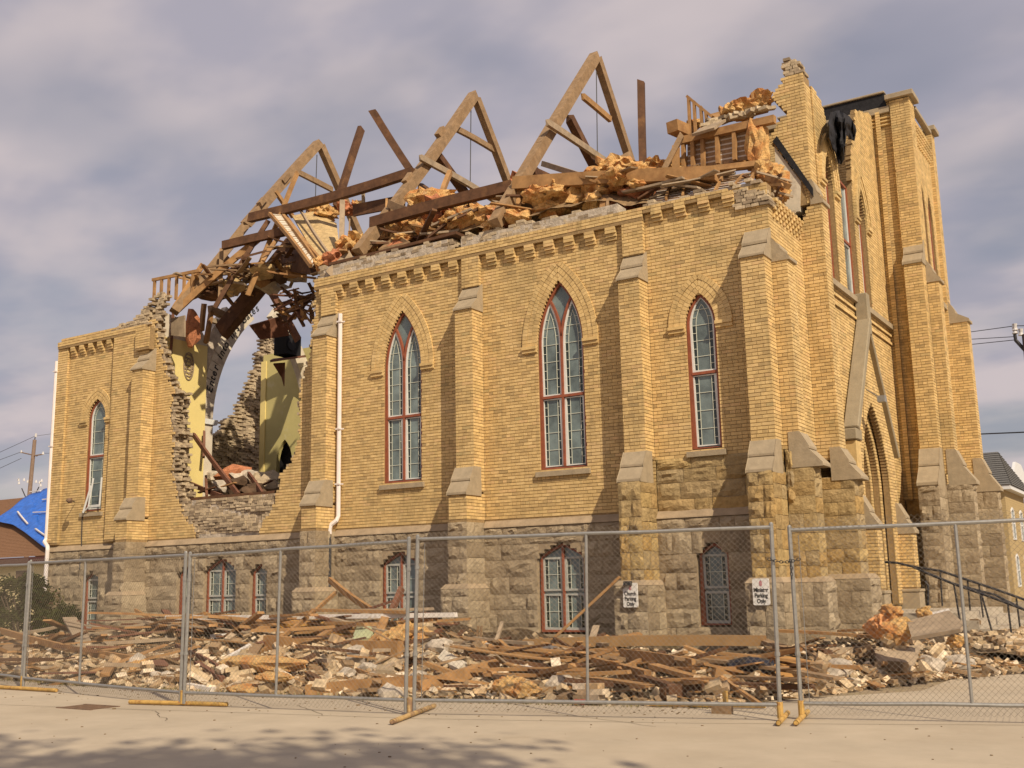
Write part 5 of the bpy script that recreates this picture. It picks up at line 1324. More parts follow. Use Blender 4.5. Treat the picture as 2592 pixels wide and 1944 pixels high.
splinters(22, lambda r: cC(r.uniform(1800, 1990), r.uniform(820, 960), Y=r.uniform(20.7, 21.8)), 'broken_board', 'splintered lath tangled below the gable step', 'board', 'splinters below the gable step', [W_OR, W_GR, W_DK], L=(.3, .8), w=(.03, .06), seed=9)
# charred flashing along the step of the gable, and rough plaster patch under it
pflat('charred_flashing', face_my(22.10), [[(-7.0, 11.0), (-6.9, 11.1), (-6.20, 9.75), (-6.20, 9.55)]], -.02, .03, CHAR)
pflat('plaster_patch', face_my(22.11), [[(-6.98, 9.3), (-6.52, 9.3), (-6.45, 9.95), (-6.98, 10.9)]], -.3, .0, PLW)
# torn black roofing felt hanging in the gap of the gable
felt = MB(); rf = random.Random(3)
out_f = [(715, 435), (770, 425), (835, 460), (872, 505), (885, 560), (876, 632), (850, 610), (828, 590), (800, 560), (796, 640), (790, 745), (762, 745), (745, 680), (722, 640), (706, 580), (704, 500)]
def inside(x, y, P):
    c = False
    for i in range(len(P)):
        a, b = P[i-1], P[i]
        if (a[1] > y) != (b[1] > y) and x < (b[0]-a[0])*(y-a[1])/(b[1]-a[1])+a[0]: c = not c
    return c
def drape(mb, poly, fn, nx=16, ny=12):
    """sheet between the upper and lower outline of a polygon drawn in picture readings; fn turns (x, y) into a point"""
    x0 = min(p[0] for p in poly)+.01; x1 = max(p[0] for p in poly)-.01; V_ = []
    for i in range(nx+1):
        x = x0+(x1-x0)*i/nx; ys = []
        for k in range(len(poly)):
            a, b = poly[k-1], poly[k]
            if (a[0] > x) != (b[0] > x): ys.append(a[1]+(b[1]-a[1])*(x-a[0])/(b[0]-a[0]))
        lo_, hi_ = min(ys), max(ys)
        for j in range(ny+1): V_.append(fn(x, lo_+(hi_-lo_)*j/ny, i, j))
    F_ = [(i*(ny+1)+j, (i+1)*(ny+1)+j, (i+1)*(ny+1)+j+1, i*(ny+1)+j+1) for i in range(nx) for j in range(ny)]
    mb.add(V_, F_); return V_
out_f = [(715, 436), (768, 430), (825, 462), (858, 505), (868, 550), (862, 612), (848, 604), (828, 592), (806, 566), (800, 640), (790, 745), (762, 745), (745, 680), (722, 640), (704, 580), (702, 500)]
def fp(x, y, i, j):
    n_ = mnoise.noise(Vector((x*.022, y*.009, 1)))*.30+mnoise.noise(Vector((x*.06, y*.02, 5)))*.10
    return cD(x, y, X=-6.0+n_)
fv = drape(felt, out_f, fp, 22, 16); o = felt.build('roofing_felt', CHAR, None, 'torn black roofing felt hanging in the gap above the middle gable window', 'roofing felt', origin=fv[0])
sm_ = o.modifiers.new('s', 'SOLIDIFY'); sm_.thickness = .02
# ------------------------------------------------------------------ rubble heap in front of the church
RUBC = mat('pale_brick_rubble', var=[(0, (.17, .11, .06)), (.2, (.30, .20, .11)), (.42, (.44, .33, .20)), (.66, (.56, .43, .28)), (.8, (.66, .55, .41)), (.9, (.50, .33, .17)), (1, (.30, .26, .21))], noise=(9, .4), bump=.006, bscale=40)
def fe(x): return float(np.interp(x, [-30, -16, -8.5, -5.2, -4.5, -3.5, -2.2], [13.5, 11.7, 11.9, 12.5, 14.2, 17, 19.5]))
def amp(x): return float(np.interp(x, [-30, -26, -24, -22.5, -17, -14.6, -13.2, -11.8, -8, -6.5, -5.4, -4.6, -3.6, -2.6, -1, 1], [.25, .28, .34, .42, .46, .48, .50, .38, .20, .22, .30, .40, .42, .36, .25, .05]))
def sstep(t): t = max(0, min(1, t)); return t*t*(3-2*t)
def H(x, y):
    t = (y-fe(x))/4.2
    h = amp(x)*sstep(t)
    # a shallow toe spreads toward the fence
    h += .07*sstep((y-fe(x))/.8)
    return h*(1+.55*mnoise.noise(Vector((x*.55, y*.6, 2)))+.25*mnoise.noise(Vector((x*1.5, y*1.5, 9))))+(.05*mnoise.noise(Vector((x*2.7, y*2.7, 5))) if t > 0 else 0)
HM = MB(); vs = []; fs = []
xs_ = np.arange(-30, 1.0, .22); ys_ = np.arange(11.3, 22.5, .22)
for j, y in enumerate(ys_):
    for i, x in enumerate(xs_):
        z = H(x, min(y, 19.4)) if y > fe(x) else -.03
        vs.append((x, y, z+(rgt.uniform(-.02, .02) if z > 0 else 0)))
nx = len(xs_)
for j in range(len(ys_)-1):
    for i in range(nx-1):
        a = j*nx+i
        if max(vs[a][2], vs[a+1][2], vs[a+nx][2], vs[a+nx+1][2]) > 0: fs.append((a, a+1, a+nx+2-1, a+nx))
HM.add(vs, fs)
MND = mat('rubble_dust', base=(.23, .16, .09), noise=(9, .45), bump=.05, bscale=18, stain=[(5, (.20, .14, .08), .5, .62, .8), (2.2, (.27, .24, .10), .6, .7, .6)])
DKM = mat('void_shade_debris', base=(.085, .055, .03), noise=(9, .6), bump=.06, bscale=18, stain=[(4, (.24, .17, .10), .56, .66, .8), (2.2, (.14, .12, .045), .6, .7, .6)])  # near-black base paints in the shade of voids between the debris
HM.build('rubble_mound', DKM, None, 'dusty mound of mortar, splinters and brick dust spread before the church, shade of its voids painted in', 'rubble', kind='stuff')
rq = random.Random(17)
def rub_density(x):
    return float(np.interp(x, [-30, -16, -14, -12, -9.5, -8.5, -6, -5, -3.4, -2, 0], [.55, .45, .9, 1.6, 1.1, .45, .45, 1.2, 1.6, 1.0, .4]))
def rnd_spot(r):
    while True:
        x = r.uniform(-27, -.5); y = fe(x)+abs(r.gauss(0, 2.6))*1.0+.05
        if y < 19.2 and r.random() < rub_density(x)/1.6: return x, y
RB = MB()
for i in range(9500):
    x, y = rnd_spot(rq); 
    rep_ = 1 if x < -5.2 else .8
    s_ = rep_*rq.choice([.02, .025, .03, .035, .045, .055, .075])*rq.uniform(.7, 1.2)*(1 if x > -14 else .9); z = H(x, y)
    Rm = Matrix.Rotation(rq.uniform(0, 6.3), 3, 'Z') @ Matrix.Rotation(rq.gauss(0, .5), 3, 'X') @ Matrix.Rotation(rq.gauss(0, .4), 3, 'Y')
    RB.box((x, y, z+s_*.3), (s_*rq.uniform(.8, 1.5), s_*rq.uniform(.5, .8), s_*rq.uniform(.25, .6)), Rm, (rq.random()*(1 if x > -14.5 else .8) if x < -5.2 else rq.uniform(.3, .95)))
RB.build('brick_rubble', RUBC, None, 'countless small pieces of broken brick and mortar strewn over the mound', 'rubble', kind='stuff')
bvar = []
for k in range(12):
    mb = MB(); l = [.105, .105, .105, .08, .06, .1][k % 6]; mb.box((0, 0, 0), (l, .052, .033), None, (k+.5)/12)
    mb.v = [tuple(c+rq.uniform(-.008, .008) for c in v) for v in mb.v]
    o = mb.build('loose_brick', RUBC); bvar.append(o.data); bpy.data.objects.remove(o)
placed = []
def slit(x):  # the most visible: near the front of the heap
    return x
for i in range(300):
    x, y = rnd_spot(rq)
    if i % 2: y = fe(x)+abs(rq.gauss(0, 1.1))
    y = min(y, 19.0); z = H(x, y)+rq.uniform(.02, .06)
    o = bpy.data.objects.new('loose_brick', rq.choice(bvar)); COL.objects.link(o)
    o.location = (x, y, z); o.rotation_euler = (rq.gauss(0, .45), rq.gauss(0, .45), rq.uniform(0, 6.3)); k_ = rq.uniform(.9, 1.15); o.scale = (k_, k_, k_)
    tag(o, 'loose buff brick lying in the rubble in front of the church', 'brick', 'loose bricks in the rubble')
# chunks of several bricks still mortared, stones
for i in range(46):
    x, y = rnd_spot(rq); y = min(y, 18.8); mb = MB(); c = Vector((x, y, H(x, y)+.06)); Rm = Matrix.Rotation(rq.uniform(0, 6.3), 3, 'Z') @ Matrix.Rotation(rq.gauss(0, .5), 3, 'X') @ Matrix.Rotation(rq.gauss(0, .4), 3, 'Y')
    for a in range(rq.choice([1, 2])):
        for b in range(rq.choice([2, 3])):
            mb.box(c+Rm @ Vector((a*.2+(b % 2)*.07, 0, b*.07)), (.1, .07, .034), Rm, rq.random())
    mb.build('masonry_chunk', RUBC, None, 'chunk of bricks still mortared together in the rubble', 'masonry chunk', 'mortared chunks in the rubble', origin=c)
for i in range(30):
    x, y = rnd_spot(rq); y = min(y, 18.8); c = Vector((x, y, H(x, y)+.05)); mb = MB(); r = rq.uniform(.09, .2); lump(mb, c, (r*1.3, r, r*.7), rough=.3, n=2, rg=rq)
    mb.build('rubble_stone', [RUBM, STM, RUBM][i % 3], None, 'irregular lump of stone or mortar in the rubble', 'stone', 'stone lumps in the rubble', origin=c)
# splinters and boards all over
def heap_spot(x0, x1, y0=None, dz=(.02, .18)):
    def f(r):
        x = r.uniform(x0, x1); y = min(18.9, max(fe(x)+.25, r.uniform(*(y0 or (fe(x)+.2, 18.5))))); return Vector((x, y, H(x, y)+r.uniform(*dz)))
    return f
splinters(130, heap_spot(-25, -12.5), 'broken_board', 'splintered board in the heap left of the middle fence posts', 'board', 'boards in the left heap', [W_OR, W_GR, W_TAN, W_OR, W_DK, W_RD], L=(.5, 2.4), w=(.06, .22), t=(.02, .07), seed=11, tilt=.3)
splinters(80, heap_spot(-12.5, -8.6, (12.3, 18)), 'broken_board', 'splintered board among the pale bricks near the middle fence posts', 'board', 'boards among the pale bricks', [W_OR, W_GR, W_TAN, W_DK], L=(.4, 1.6), seed=12, tilt=.35)
splinters(85, heap_spot(-9.4, -4.6, (12.6, 17.5)), 'broken_board', 'splintered board in the timber heap left of the chained gap', 'board', 'boards in the right timber heap', [W_OR, W_OR, W_TAN, W_DK, W_OR], L=(.4, 2.2), w=(.05, .2), seed=13, tilt=.3, long_axis=-.25)
splinters(18, heap_spot(-5.0, -1.5, (15, 18.5)), 'broken_board', 'splintered board in the rubble below the steps at the right', 'board', 'boards in the right rubble', [W_GR, W_TAN, W_OR], L=(.3, 1.1), seed=14, tilt=.35)
splinters(90, heap_spot(-21.8, -13.4, (15.6, 18.9), (.06, .42)), 'broken_board', 'splintered board in the pile under the long white fascia', 'board', 'boards under the white fascia', [W_OR, W_DK, W_RD, W_OR, W_GR], L=(.8, 2.8), w=(.06, .2), seed=15, tilt=.2, long_axis=.05)
# thin straws and wires
ST_ = MB()
for i in range(1500):
    x, y = rnd_spot(rq); z = H(x, y)+rq.uniform(.01, .08); a = rq.uniform(0, 3.2); e = rq.gauss(0, .25); l = rq.uniform(.15, .5)
    d = Vector((math.cos(a), math.sin(a), e))*l/2; ST_.tube([Vector((x, y, z))-d, Vector((x, y, z))+d], rq.uniform(.004, .009), 3, rq.random())
ST_.build('wood_splinters', W_OR, None, 'thin splinters and straws scattered through the rubble', 'splinters', kind='stuff')
def onheap(x, y, Y_, lift=.06):
    q = _ray(x*2592/2212, y*2592/2212); t = 10.5/q[1]
    while t*q[1] < 19.0:
        p = _C+q*t
        if p[1] > fe(p[0]) and p[2] < H(p[0], p[1])+lift: return Vector(p)
        if p[2] < .01: return Vector(p)
        t *= 1.004
    return at(x, y, Y=Y_)
W_BRN = mat('brown_squared_beam', base=(.27, .16, .07), rough=.8, noise=(4, .2), bump=.004, bscale=30, stain=[(2, (.22, .12, .045), .52, .66, .6)])
GR_ = MB()
for i in range(700):
    x = rq.uniform(-22, 0); y = fe(x)-abs(rq.gauss(0, .9)); 
    if rq.random() < .25: y = rq.uniform(7, 12)
    s_ = rq.uniform(.003, .010)*(1.8 if rq.random() < .06 else 1); GR_.box((x, y, s_*.4), (s_*1.3, s_, s_*.5), Matrix.Rotation(rq.uniform(0, 6), 3, 'Z'), rq.random())
GR_.build('grit', MND, None, 'grit and crumbs of brick scattered over the road before the fence', 'grit', kind='stuff')
# ---- pieces the photo lets one name
def fb(label, x0, y0, Y0, x1, y1, Y1, w, h, m, cat='plank', name='plank', **k):
    return beam(name, onheap(x0, y0, Y0, h*.5+.03), onheap(x1, y1, Y1, h*.5+.03), w, h, m, label, cat, 'timbers in the rubble heap', **k)
beam('plank', at(360, 1334, Y=16.3), at(985, 1328, Y=16.9), .12, .085, W_WH, 'long white fascia board lying level along the top of the left pile', 'plank', 'timbers in the rubble heap', seg=8)
fb('white painted board curving below the fascia', 455, 1375, 17, 640, 1366, 17, .1, .08, W_WH)
fb('short white board tilted up under the fascia at the left', 480, 1428, 16.3, 545, 1392, 16.3, .08, .07, W_WH)
fb('heavy brown beam lying under the white fascia', 575, 1388, 16.4, 865, 1402, 16.4, .18, .26, W_OR, spl=.1)
fb('long orange lath slanting up to the drainpipe', 520, 1440, 15.6, 725, 1280, 18.4, .06, .07, W_OR)
fb('brown board leaning down from the drainpipe to the right', 712, 1252, 18.6, 805, 1320, 17.6, .08, .12, W_OR)
fb('short dark plank standing against the basement window', 868, 1270, 18.2, 838, 1335, 17.6, .1, .12, W_RD)
fb('thin red batten running up to the short dark plank', 730, 1340, 17.6, 850, 1298, 17.6, .04, .05, W_RD)
fb('thin brown batten rising left of the first white board', 292, 1318, 17.4, 385, 1365, 16.8, .05, .07, W_OR)
fb('pale weathered board propped upright by the left basement window', 150, 1335, 17.4, 185, 1395, 16.8, .32, .05, W_GR)
fb('long red brown beam sloping right near the left posts', 0, 1362, 15.4, 290, 1425, 14.8, .09, .13, W_OR)
fb('big flat board leaning at the left edge of the picture', 40, 1385, 14.0, -30, 1460, 13.2, .42, .06, W_TAN)
fb('long lath slanting across the lower part of the left heap', 380, 1395, 16.2, 470, 1440, 15.6, .05, .08, W_RD)
fb('long board dipping right behind the first middle post', 425, 1435, 15.0, 480, 1470, 14.0, .09, .12, W_RD)
fb('short yellow upright stick in front of the brown beam', 545, 1400, 15.4, 535, 1440, 15.2, .09, .06, W_TAN)
fb('wide brown plank lying low left of the middle posts', 660, 1495, 13.2, 905, 1475, 13.4, .1, .2, W_OR)
fb('orange lath running to the middle posts', 760, 1445, 14.2, 890, 1485, 12.9, .05, .07, W_OR)
fb('pair of long boards rising right from the middle posts', 905, 1485, 13.0, 1075, 1435, 14.6, .1, .16, W_OR)
fb('thin board above the pair of long boards', 905, 1470, 13.6, 1090, 1425, 15, .06, .06, W_TAN)
fb('long thin dark batten slanting down to the soda can', 1105, 1415, 15.2, 1225, 1475, 12.9, .05, .06, W_RD)
fb('orange batten upper part slanting over the pale bricks', 990, 1378, 16.5, 1115, 1425, 15, .06, .08, W_OR)
fb('grey batten lying on the pale bricks', 1065, 1395, 16, 1165, 1418, 15.4, .1, .1, W_GR)
fb('small stick standing in the pale bricks', 1085, 1345, 16.8, 1070, 1392, 16.4, .06, .06, W_GR)
fb('long brown squared beam lying level in front of the right basement windows', 1130, 1392, 17.6, 1655, 1384, 17.8, .2, .17, W_BRN, spl=.1)
fb('second brown beam below the long level beam', 1060, 1408, 16.8, 1225, 1420, 16.6, .2, .20, W_OR, spl=.1)
fb('dark brown board sloping down right under the level beam', 1200, 1412, 16.6, 1400, 1465, 14.6, .1, .2, W_OR)
fb('short crossing board in the right timber heap', 1320, 1462, 14.4, 1395, 1425, 15, .06, .1, W_OR)
fb('brown board lying flat right of the crossing board', 1340, 1415, 16, 1500, 1440, 15.2, .06, .2, W_OR)
fb('dark charred post end sticking up in the right heap', 1410, 1440, 14.8, 1432, 1412, 14.8, .1, .1, W_DK)
fb('dark bent board in the low front of the right heap', 1430, 1500, 13.2, 1530, 1475, 13.4, .1, .14, W_DK)
fb('long brown board under the black bag', 1540, 1452, 14.4, 1700, 1448, 14.6, .1, .12, W_OR)
fb('tan stick slanting from the level beam up across the middle basement window', 1195, 1380, 17.4, 1340, 1245, 19.0, .06, .05, W_OR)
fb('broken stick upright at the right heap front', 1370, 1450, 13.8, 1385, 1505, 13.0, .05, .05, W_TAN)
fb('second tan stick at the right heap front', 1350, 1465, 13.8, 1372, 1500, 13.0, .05, .05, W_TAN)
fb('grey board flat in the right rubble', 1790, 1410, 16.0, 1880, 1405, 16.4, .06, .14, W_GR)
fb('white painted scrap low at the left middle post', 405, 1480, 12.7, 460, 1490, 12.6, .1, .07, W_WH)
fb('white board on the pale bricks beside the middle posts', 1100, 1430, 14.6, 1160, 1450, 14.2, .12, .05, W_WH)
for i, (x, y, Y_, dx) in enumerate([(830, 1350, 17.4, 22), (842, 1350, 17.4, 26), (1030, 1370, 16.8, 3), (1037, 1370, 16.8, 3)]):
    beam('stick', at(x, y+16, Y=Y_), at(x+dx, y-18, Y=Y_), .04, .03, W_TAN, 'pale stick standing in the top of the middle heap', 'stick', 'pale sticks in the middle heap')
def pn(label, pts, th, m, cat='board', name='panel'):
    P = [onheap(x, y, Y_, .1) for x, y, Y_ in pts]; mb = MB(); slabpoly(mb, P, th); return mb.build(name, m, None, label, cat, 'sheets in the rubble heap', origin=P[0])
pn('torn orange board sheet under the white fascia', [(595, 1360, 17.2), (610, 1338, 17.6), (655, 1342, 17.6), (700, 1345, 17.4), (770, 1360, 17.2), (765, 1375, 16.8), (700, 1368, 16.8), (640, 1365, 16.8)], .05, mat('orange_board', base=(.50, .27, .07), noise=(5, .2), bump=.004))
pn('pale green broken pot shaped sheet in the dark hollow', [(758, 1388, 16.6), (770, 1358, 17), (800, 1360, 17.2), (808, 1384, 16.6)], .12, mat('pale_green_plastic', base=(.42, .46, .28), rough=.5, noise=(3, .1)))
pn('grey stone slab leaning on the brown beam end', [(748, 1428, 15.2), (750, 1408, 15.4), (780, 1396, 15.6), (790, 1410, 15.4), (788, 1430, 15)], .12, RUBM, 'slab')
pn('grey slab lying on the pale bricks right of the middle posts', [(935, 1402, 16.6), (955, 1384, 17), (1025, 1384, 17), (1015, 1404, 16.6)], .08, STM, 'slab')
pn('square grey slab left of the middle posts', [(812, 1452, 14.6), (815, 1438, 15), (850, 1438, 15), (852, 1455, 14.6)], .08, STM, 'slab')
pn('broad mortared wall fragment lying in the pale bricks', [(945, 1430, 15), (960, 1410, 15.4), (1010, 1440, 15.0), (990, 1452, 14.6)], .12, PLW, 'slab')
pn('orange cardboard sheet right of the black bag', [(1640, 1470, 13.8), (1650, 1428, 14.6), (1700, 1420, 14.8), (1780, 1435, 14.8), (1760, 1465, 14.2)], .04, mat('orange_sheet', base=(.42, .22, .07), noise=(5, .2), bump=.004))
pn('rippled grey sheet metal piece in the right rubble', [(1885, 1462-60, 16.2), (1990, 1395, 16.4), (1975, 1440, 15.6), (1900, 1442, 15.6)], .04, W_GR)
# long cladding slab with white underside above right rubble
sl = [at(x, y, Y=Y_-.8) for x, y, Y_ in ((1970, 1380, 16.4), (1960, 1345, 17.2), (2050, 1322, 17.4), (2085, 1350, 16.8), (2075, 1362, 16.4))]
mb = MB(); slabpoly(mb, sl, .05); mb.build('cladding_panel', W_GR, None, 'large tilted grey cladding panel on top of the right rubble', 'panel', origin=sl[0])
sl = [at(x, y, Y=Y_) for x, y, Y_ in ((1960, 1348, 17.0), (2000, 1328, 17.4), (2050, 1316, 17.5), (2052, 1322, 17.3), (2000, 1340, 17.1))]
mb = MB(); slabpoly(mb, sl, .03); mb.build('metal_flashing', W_WH, None, 'bent pale flashing strip over the grey cladding panel', 'flashing', origin=sl[0])
rgi = random.Random(44)
def lumps(label, cat, name, group, lst, mats, dx=1.35, rough=.5):
    for k_, (x, y, Y_, r, m) in enumerate(lst):
        c = onheap(x, y, Y_, r*.5); mb = MB(); lump(mb, c, (r*dx, r*.9, r*.75), rough=rough, n=3, rg=rgi); mb.build(name, mats[m], None, label, cat, group, origin=c)
lumps('insulation clump on the right rubble below the steps', 'insulation', 'insulation_batt', 'insulation clumps on the right rubble', [(1925, 1325, 16.6, .17, 0), (1905, 1345, 16.6, .16, 1), (1940, 1365, 16.2, .18, 0), (1935, 1385, 16.0, .16, 0), (1890, 1355, 16.8, .15, 1), (1995, 1322, 17.2, .1, 0), (2065, 1385, 16.2, .11, 0), (1950, 1352, 16.4, .14, 0)], [INS, mat('peach_insulation', base=(.74, .36, .15), rough=1, noise=(8, .3), bump=.04, bscale=25)], 1.1)
lumps('yellow insulation clump in the left and middle heap', 'insulation', 'insulation_batt', 'insulation clumps in the left and middle heap', [(875, 1368, 17, .24, 0), (850, 1385, 16.6, .26, 0), (905, 1370, 17, .18, 0), (920, 1385, 16.5, .2, 0), (1035, 1398, 16.2, .14, 0), (1270, 1345+150, 13.0, .12, 0), (1100, 1485, 13.0, .17, 0), (1125, 1495, 12.8, .16, 0), (1150, 1490, 12.9, .12, 0), (300, 1440, 14.2, .14, 0)], [INS])
for (x0, x1, y0, y1, Y_, lb) in ((482, 655, 1418, 1450, 15.2, 'long yellow insulation batt lying across the left heap'), (560, 625, 1453, 1472, 13.9, 'orange insulation batt below the long one'), (500, 575, 1478, 1500, 13.0, 'thick insulation roll at the front of the left heap')):
    c = onheap((x0+x1)/2, (y0+y1)/2, Y_, .24); Yc = c.y; wd = (at(x1, y1, Y=Yc)-at(x0, y1, Y=Yc)).length/2; hg = (at(x0, y0, Y=Yc)-at(x0, y1, Y=Yc)).length/2
    mb = MB(); lump(mb, c, (wd*1.1, .2, hg*1.15), rough=.22, n=3, rot=False, rg=rgi); mb.build('insulation_batt', INS, None, lb, 'insulation', origin=c)
GREYB = mat('grey_plastic_bag', base=(.13, .12, .12), rough=.5, noise=(6, .3))
lumps('grey crumpled bag on the pale bricks', 'bag', 'plastic_bag', 'grey bags on the pale bricks', [(1188, 1408, 15.6, .16, 0), (1215, 1408, 15.6, .11, 0)], [GREYB], 1.2, .3)
BAG = mat('black_bin_bag', base=(.015, .015, .022), rough=.25, spec=.6)
c = onheap(1622, 1440, 14.4, .12); mb = MB(); lump(mb, c, (.36, .22, .14), rough=.3, n=3, rot=False, rg=rgi); o = mb.build('bin_bag', BAG, None, 'crumpled shiny black bin bag on the boards near the chained gap', 'bin bag', origin=c)
# soda can at the foot of the fence
CAN = mat('red_can_paint', base=(.55, .03, .03), rough=.3, spec=.6, metal=.2)
p = at(1252, 1522, Z=.02); can = empty('soda_can', p, 'crushed red soda can lying at the foot of the fence', 'can')
mb = MB(); mb.tube([p+Vector((-.07, 0, .03)), p+Vector((-.02, .01, .032)), p+Vector((.06, .02, .03))], [.032, .026, .033], 12); o = mb.build('can_body', CAN, can); o.matrix_parent_inverse = Matrix.Translation(-p)
mb = MB(); mb.tube([p+Vector((.06, .02, .03)), p+Vector((.068, .022, .03))], .026, 12); o = mb.build('can_lid', W_WH, can); o.matrix_parent_inverse = Matrix.Translation(-p)

# ------------------------------------------------------------------ chain-link fence
GALV = mat('galvanised_steel', base=(.33, .32, .30), rough=.45, noise=(20, .15), spec=.5, metal=.55)
YEL = mat('yellow_painted_pipe', base=(.48, .30, .09), rough=.6, noise=(9, .3), stain=[(14, (.30, .13, .05), .55, .65, .8)])
def fence_panel(label, p0, p1, z0=(.17, .17), z1=(2.0, 2.0), lean=(Vector((0, 0, 0)), Vector((0, 0, 0))), midf=.5, tail=True, foot=None, foot1=None, cell=.063, mesh_over=False):
    p0 = Vector((*p0, 0)); p1 = Vector((*p1, 0)); t = empty('chain_link_fence', p0, label, 'fence panel', 'temporary chain link fence panels along the road')
    inv = Matrix.Translation(-p0)
    def T(u, v):   # u along, v up 0..1 between the rails
        b = p0.lerp(p1, u); zb = z0[0]+(z0[1]-z0[0])*u; zt = z1[0]+(z1[1]-z1[0])*u
        ln = lean[0].lerp(lean[1], u)
        return Vector((b.x, b.y, zb+(zt-zb)*v))+ln*v
    def part(name, mb, m=GALV, **k):
        o = mb.build(name, m, t, **k); o.matrix_parent_inverse = inv; return o
    for nm, u in (('post', 0.0), ('post', 1.0)):
        b = T(u, 0); mb = MB(); mb.tube([Vector((b.x, b.y, .03)), b, T(u, 1)+Vector((0, 0, .04))], .024, 8); part(nm, mb)
        mb = MB(); mb.tube([T(u, 1)+Vector((0, 0, .03)), T(u, 1)+Vector((0, 0, .055))], [.027, .012], 8); part('post_cap', mb)
    for nm, v in (('top_rail', 1), ('bottom_rail', 0)):
        mb = MB(); mb.tube([T(i/6, v)+Vector((0, 0, rgt.uniform(-.006, .006) if 0 < i < 6 else 0)) for i in range(7)], .021, 8); part(nm, mb)
    mb = MB(); mb.tube([T(midf, 0), T(midf, 1)], .018, 8); part('middle_post', mb)
    L = (p1-p0).length; Hh = z1[0]-z0[0]; nu = int(L/cell); ext = .12 if tail else 0
    nv = int((Hh+2*ext)/cell); mb = MB(); r_ = .0015
    dirn = (p1-p0).normalized(); nrm = Vector((dirn.y, -dirn.x, 0))
    vs = []; fs = []
    sag = rgt.uniform(0, 6)
    def W(i, j):
        u = (i*.5+.5)*2*(cell/2)/L*1.0
        v = (j*cell-ext)/Hh
        q = T(min(1, u), v); return q+nrm*(.012*math.sin(u*9+sag)+.010*math.sin(v*7+sag*2))-Vector((0, 0, .012))
    k3 = [(math.cos(a), math.sin(a)) for a in (0, 2.09, 4.19)]
    def seg(a, b):
        d = (b-a).normalized(); s1 = nrm; s2 = d.cross(nrm); n = len(vs)
        for q in (a, b):
            for c_, s_ in k3: vs.append(q+s1*c_*r_+s2*s_*r_)
        fs.extend([(n, n+1, n+4, n+3), (n+1, n+2, n+5, n+4), (n+2, n, n+3, n+5)])
    for i in range(nu*2-1):
        pass
    for i in range(nu):
        x0 = (i+.25)*cell/L; x1 = (i+.75)*cell/L; x2 = (i+1.25)*cell/L
        for j in range(nv*2):
            va = (j*cell/2-ext)/Hh*1.0; vb = ((j+1)*cell/2-ext)/Hh
            # one wire zig-zags between its two neighbours
            ua, ub = (x0, x1+.0) if j % 2 == 0 else (x1, x0)
            def q(u, v): return T(min(1, u), v)+nrm*(.012*math.sin(u*9+sag)+.010*math.sin(v*7+sag*2))
            seg(q(ua, va), q(ub, vb))
            ua, ub = (x2, x1) if j % 2 == 0 else (x1, x2)
            seg(q(ua, va), q(ub, vb))
    mb.add(vs, fs); part('chain_link_mesh', mb, WIRE, kind='stuff')
    if mesh_over:
        mb = MB(); pts = []
        for i in range(160):
            u = i/159; pts.append(T(u, 1)+Vector((0, 0, .018*math.cos(i*2.1)))+nrm*.018*math.sin(i*2.1))
        mb.tube(pts, .006, 4); part('lacing_wire', mb)
    for u in (0, 1):
        for v in (.28, .82):
            c = T(u, v); s_ = dirn*(.03 if u == 0 else -.03); mb = MB(); mb.tube([c-Vector((0, 0, .02)), c+Vector((0, 0, .02))], .031, 8); part('clamp', mb)
    # tension rod beside the first post
    mb = MB(); mb.tube([T(.05/L+.01, -.02), T(.05/L+.01, .97)], .005, 4); part('tension_rod', mb)
    return t
WIRE = mat('galvanised_wire', base=(.22, .185, .145), rough=.5, spec=.3)
fence_panel('chain link fence panel at the far left of the picture', (-19.6, 11.9), (-16.42, 11.0), z1=(2.02, 1.98), mesh_over=True)
fence_panel('second chain link fence panel from the left, laced wire on its top rail', (-16.34, 10.98), (-11.68, 10.16), z1=(2.0, 1.97), mesh_over=True, midf=.40)
fence_panel('chain link fence panel between the yellow foot and the middle double post', (-11.60, 10.15), (-8.18, 10.50), z1=(1.96, 2.03), midf=.44, lean=(Vector((.02, 0, 0)), Vector((.05, 0, 0))))
fence_panel('chain link fence panel in front of the two parking signs', (-8.08, 10.53), (-4.02, 11.62), z1=(2.05, 2.05), midf=.50, lean=(Vector((.06, 0, 0)), Vector((.03, 0, 0))))
fence_panel('chain link fence panel right of the chained gap', (-3.86, 11.84), (.10, 12.75), z0=(.17, .20), z1=(2.02, 2.06), midf=.42, lean=(Vector((.0, .0, 0)), Vector((-.0, 0, 0))))
def foot(label, a, b, z=.035, r=.028, stub=None, m=YEL):
    t = empty('fence_foot', Vector(a), label, 'fence foot', 'yellow pipe feet of the fence'); inv = Matrix.Translation(-Vector(a))
    mb = MB(); a = Vector(a); b = Vector(b); mb.tube([a, b], r, 10, cap=False); mb.tube([a+(b-a).normalized()*.004, b-(b-a).normalized()*.004], r*.82, 10); o = mb.build('foot_pipe', m, t); o.matrix_parent_inverse = inv
    c = Vector((*(stub or ((a+b)/2)[:2]), 0)); mb = MB(); mb.tube([c+Vector((0, 0, .03)), c+Vector((0, 0, .20))], .034, 10); o = mb.build('socket', m, t); o.matrix_parent_inverse = inv
foot('long yellow pipe foot under the second fence post', (-12.5, 10.0, .035), (-10.95, 10.3, .035), stub=(-11.64, 10.16))
foot('yellow pipe foot at the leftmost fence post', (-17.2, 10.8, .035), (-15.15, 10.75, .035), stub=(-16.38, 10.99))
foot('rusty pipe foot under the middle double post pointing at the camera', (-7.72, 9.66, .035), (-8.28, 11.2, .035), stub=(-8.13, 10.51), m=mat('rusty_yellow_pipe', base=(.45, .30, .13), rough=.7, noise=(12, .3), stain=[(9, (.22, .13, .08), .48, .6, .9)]))
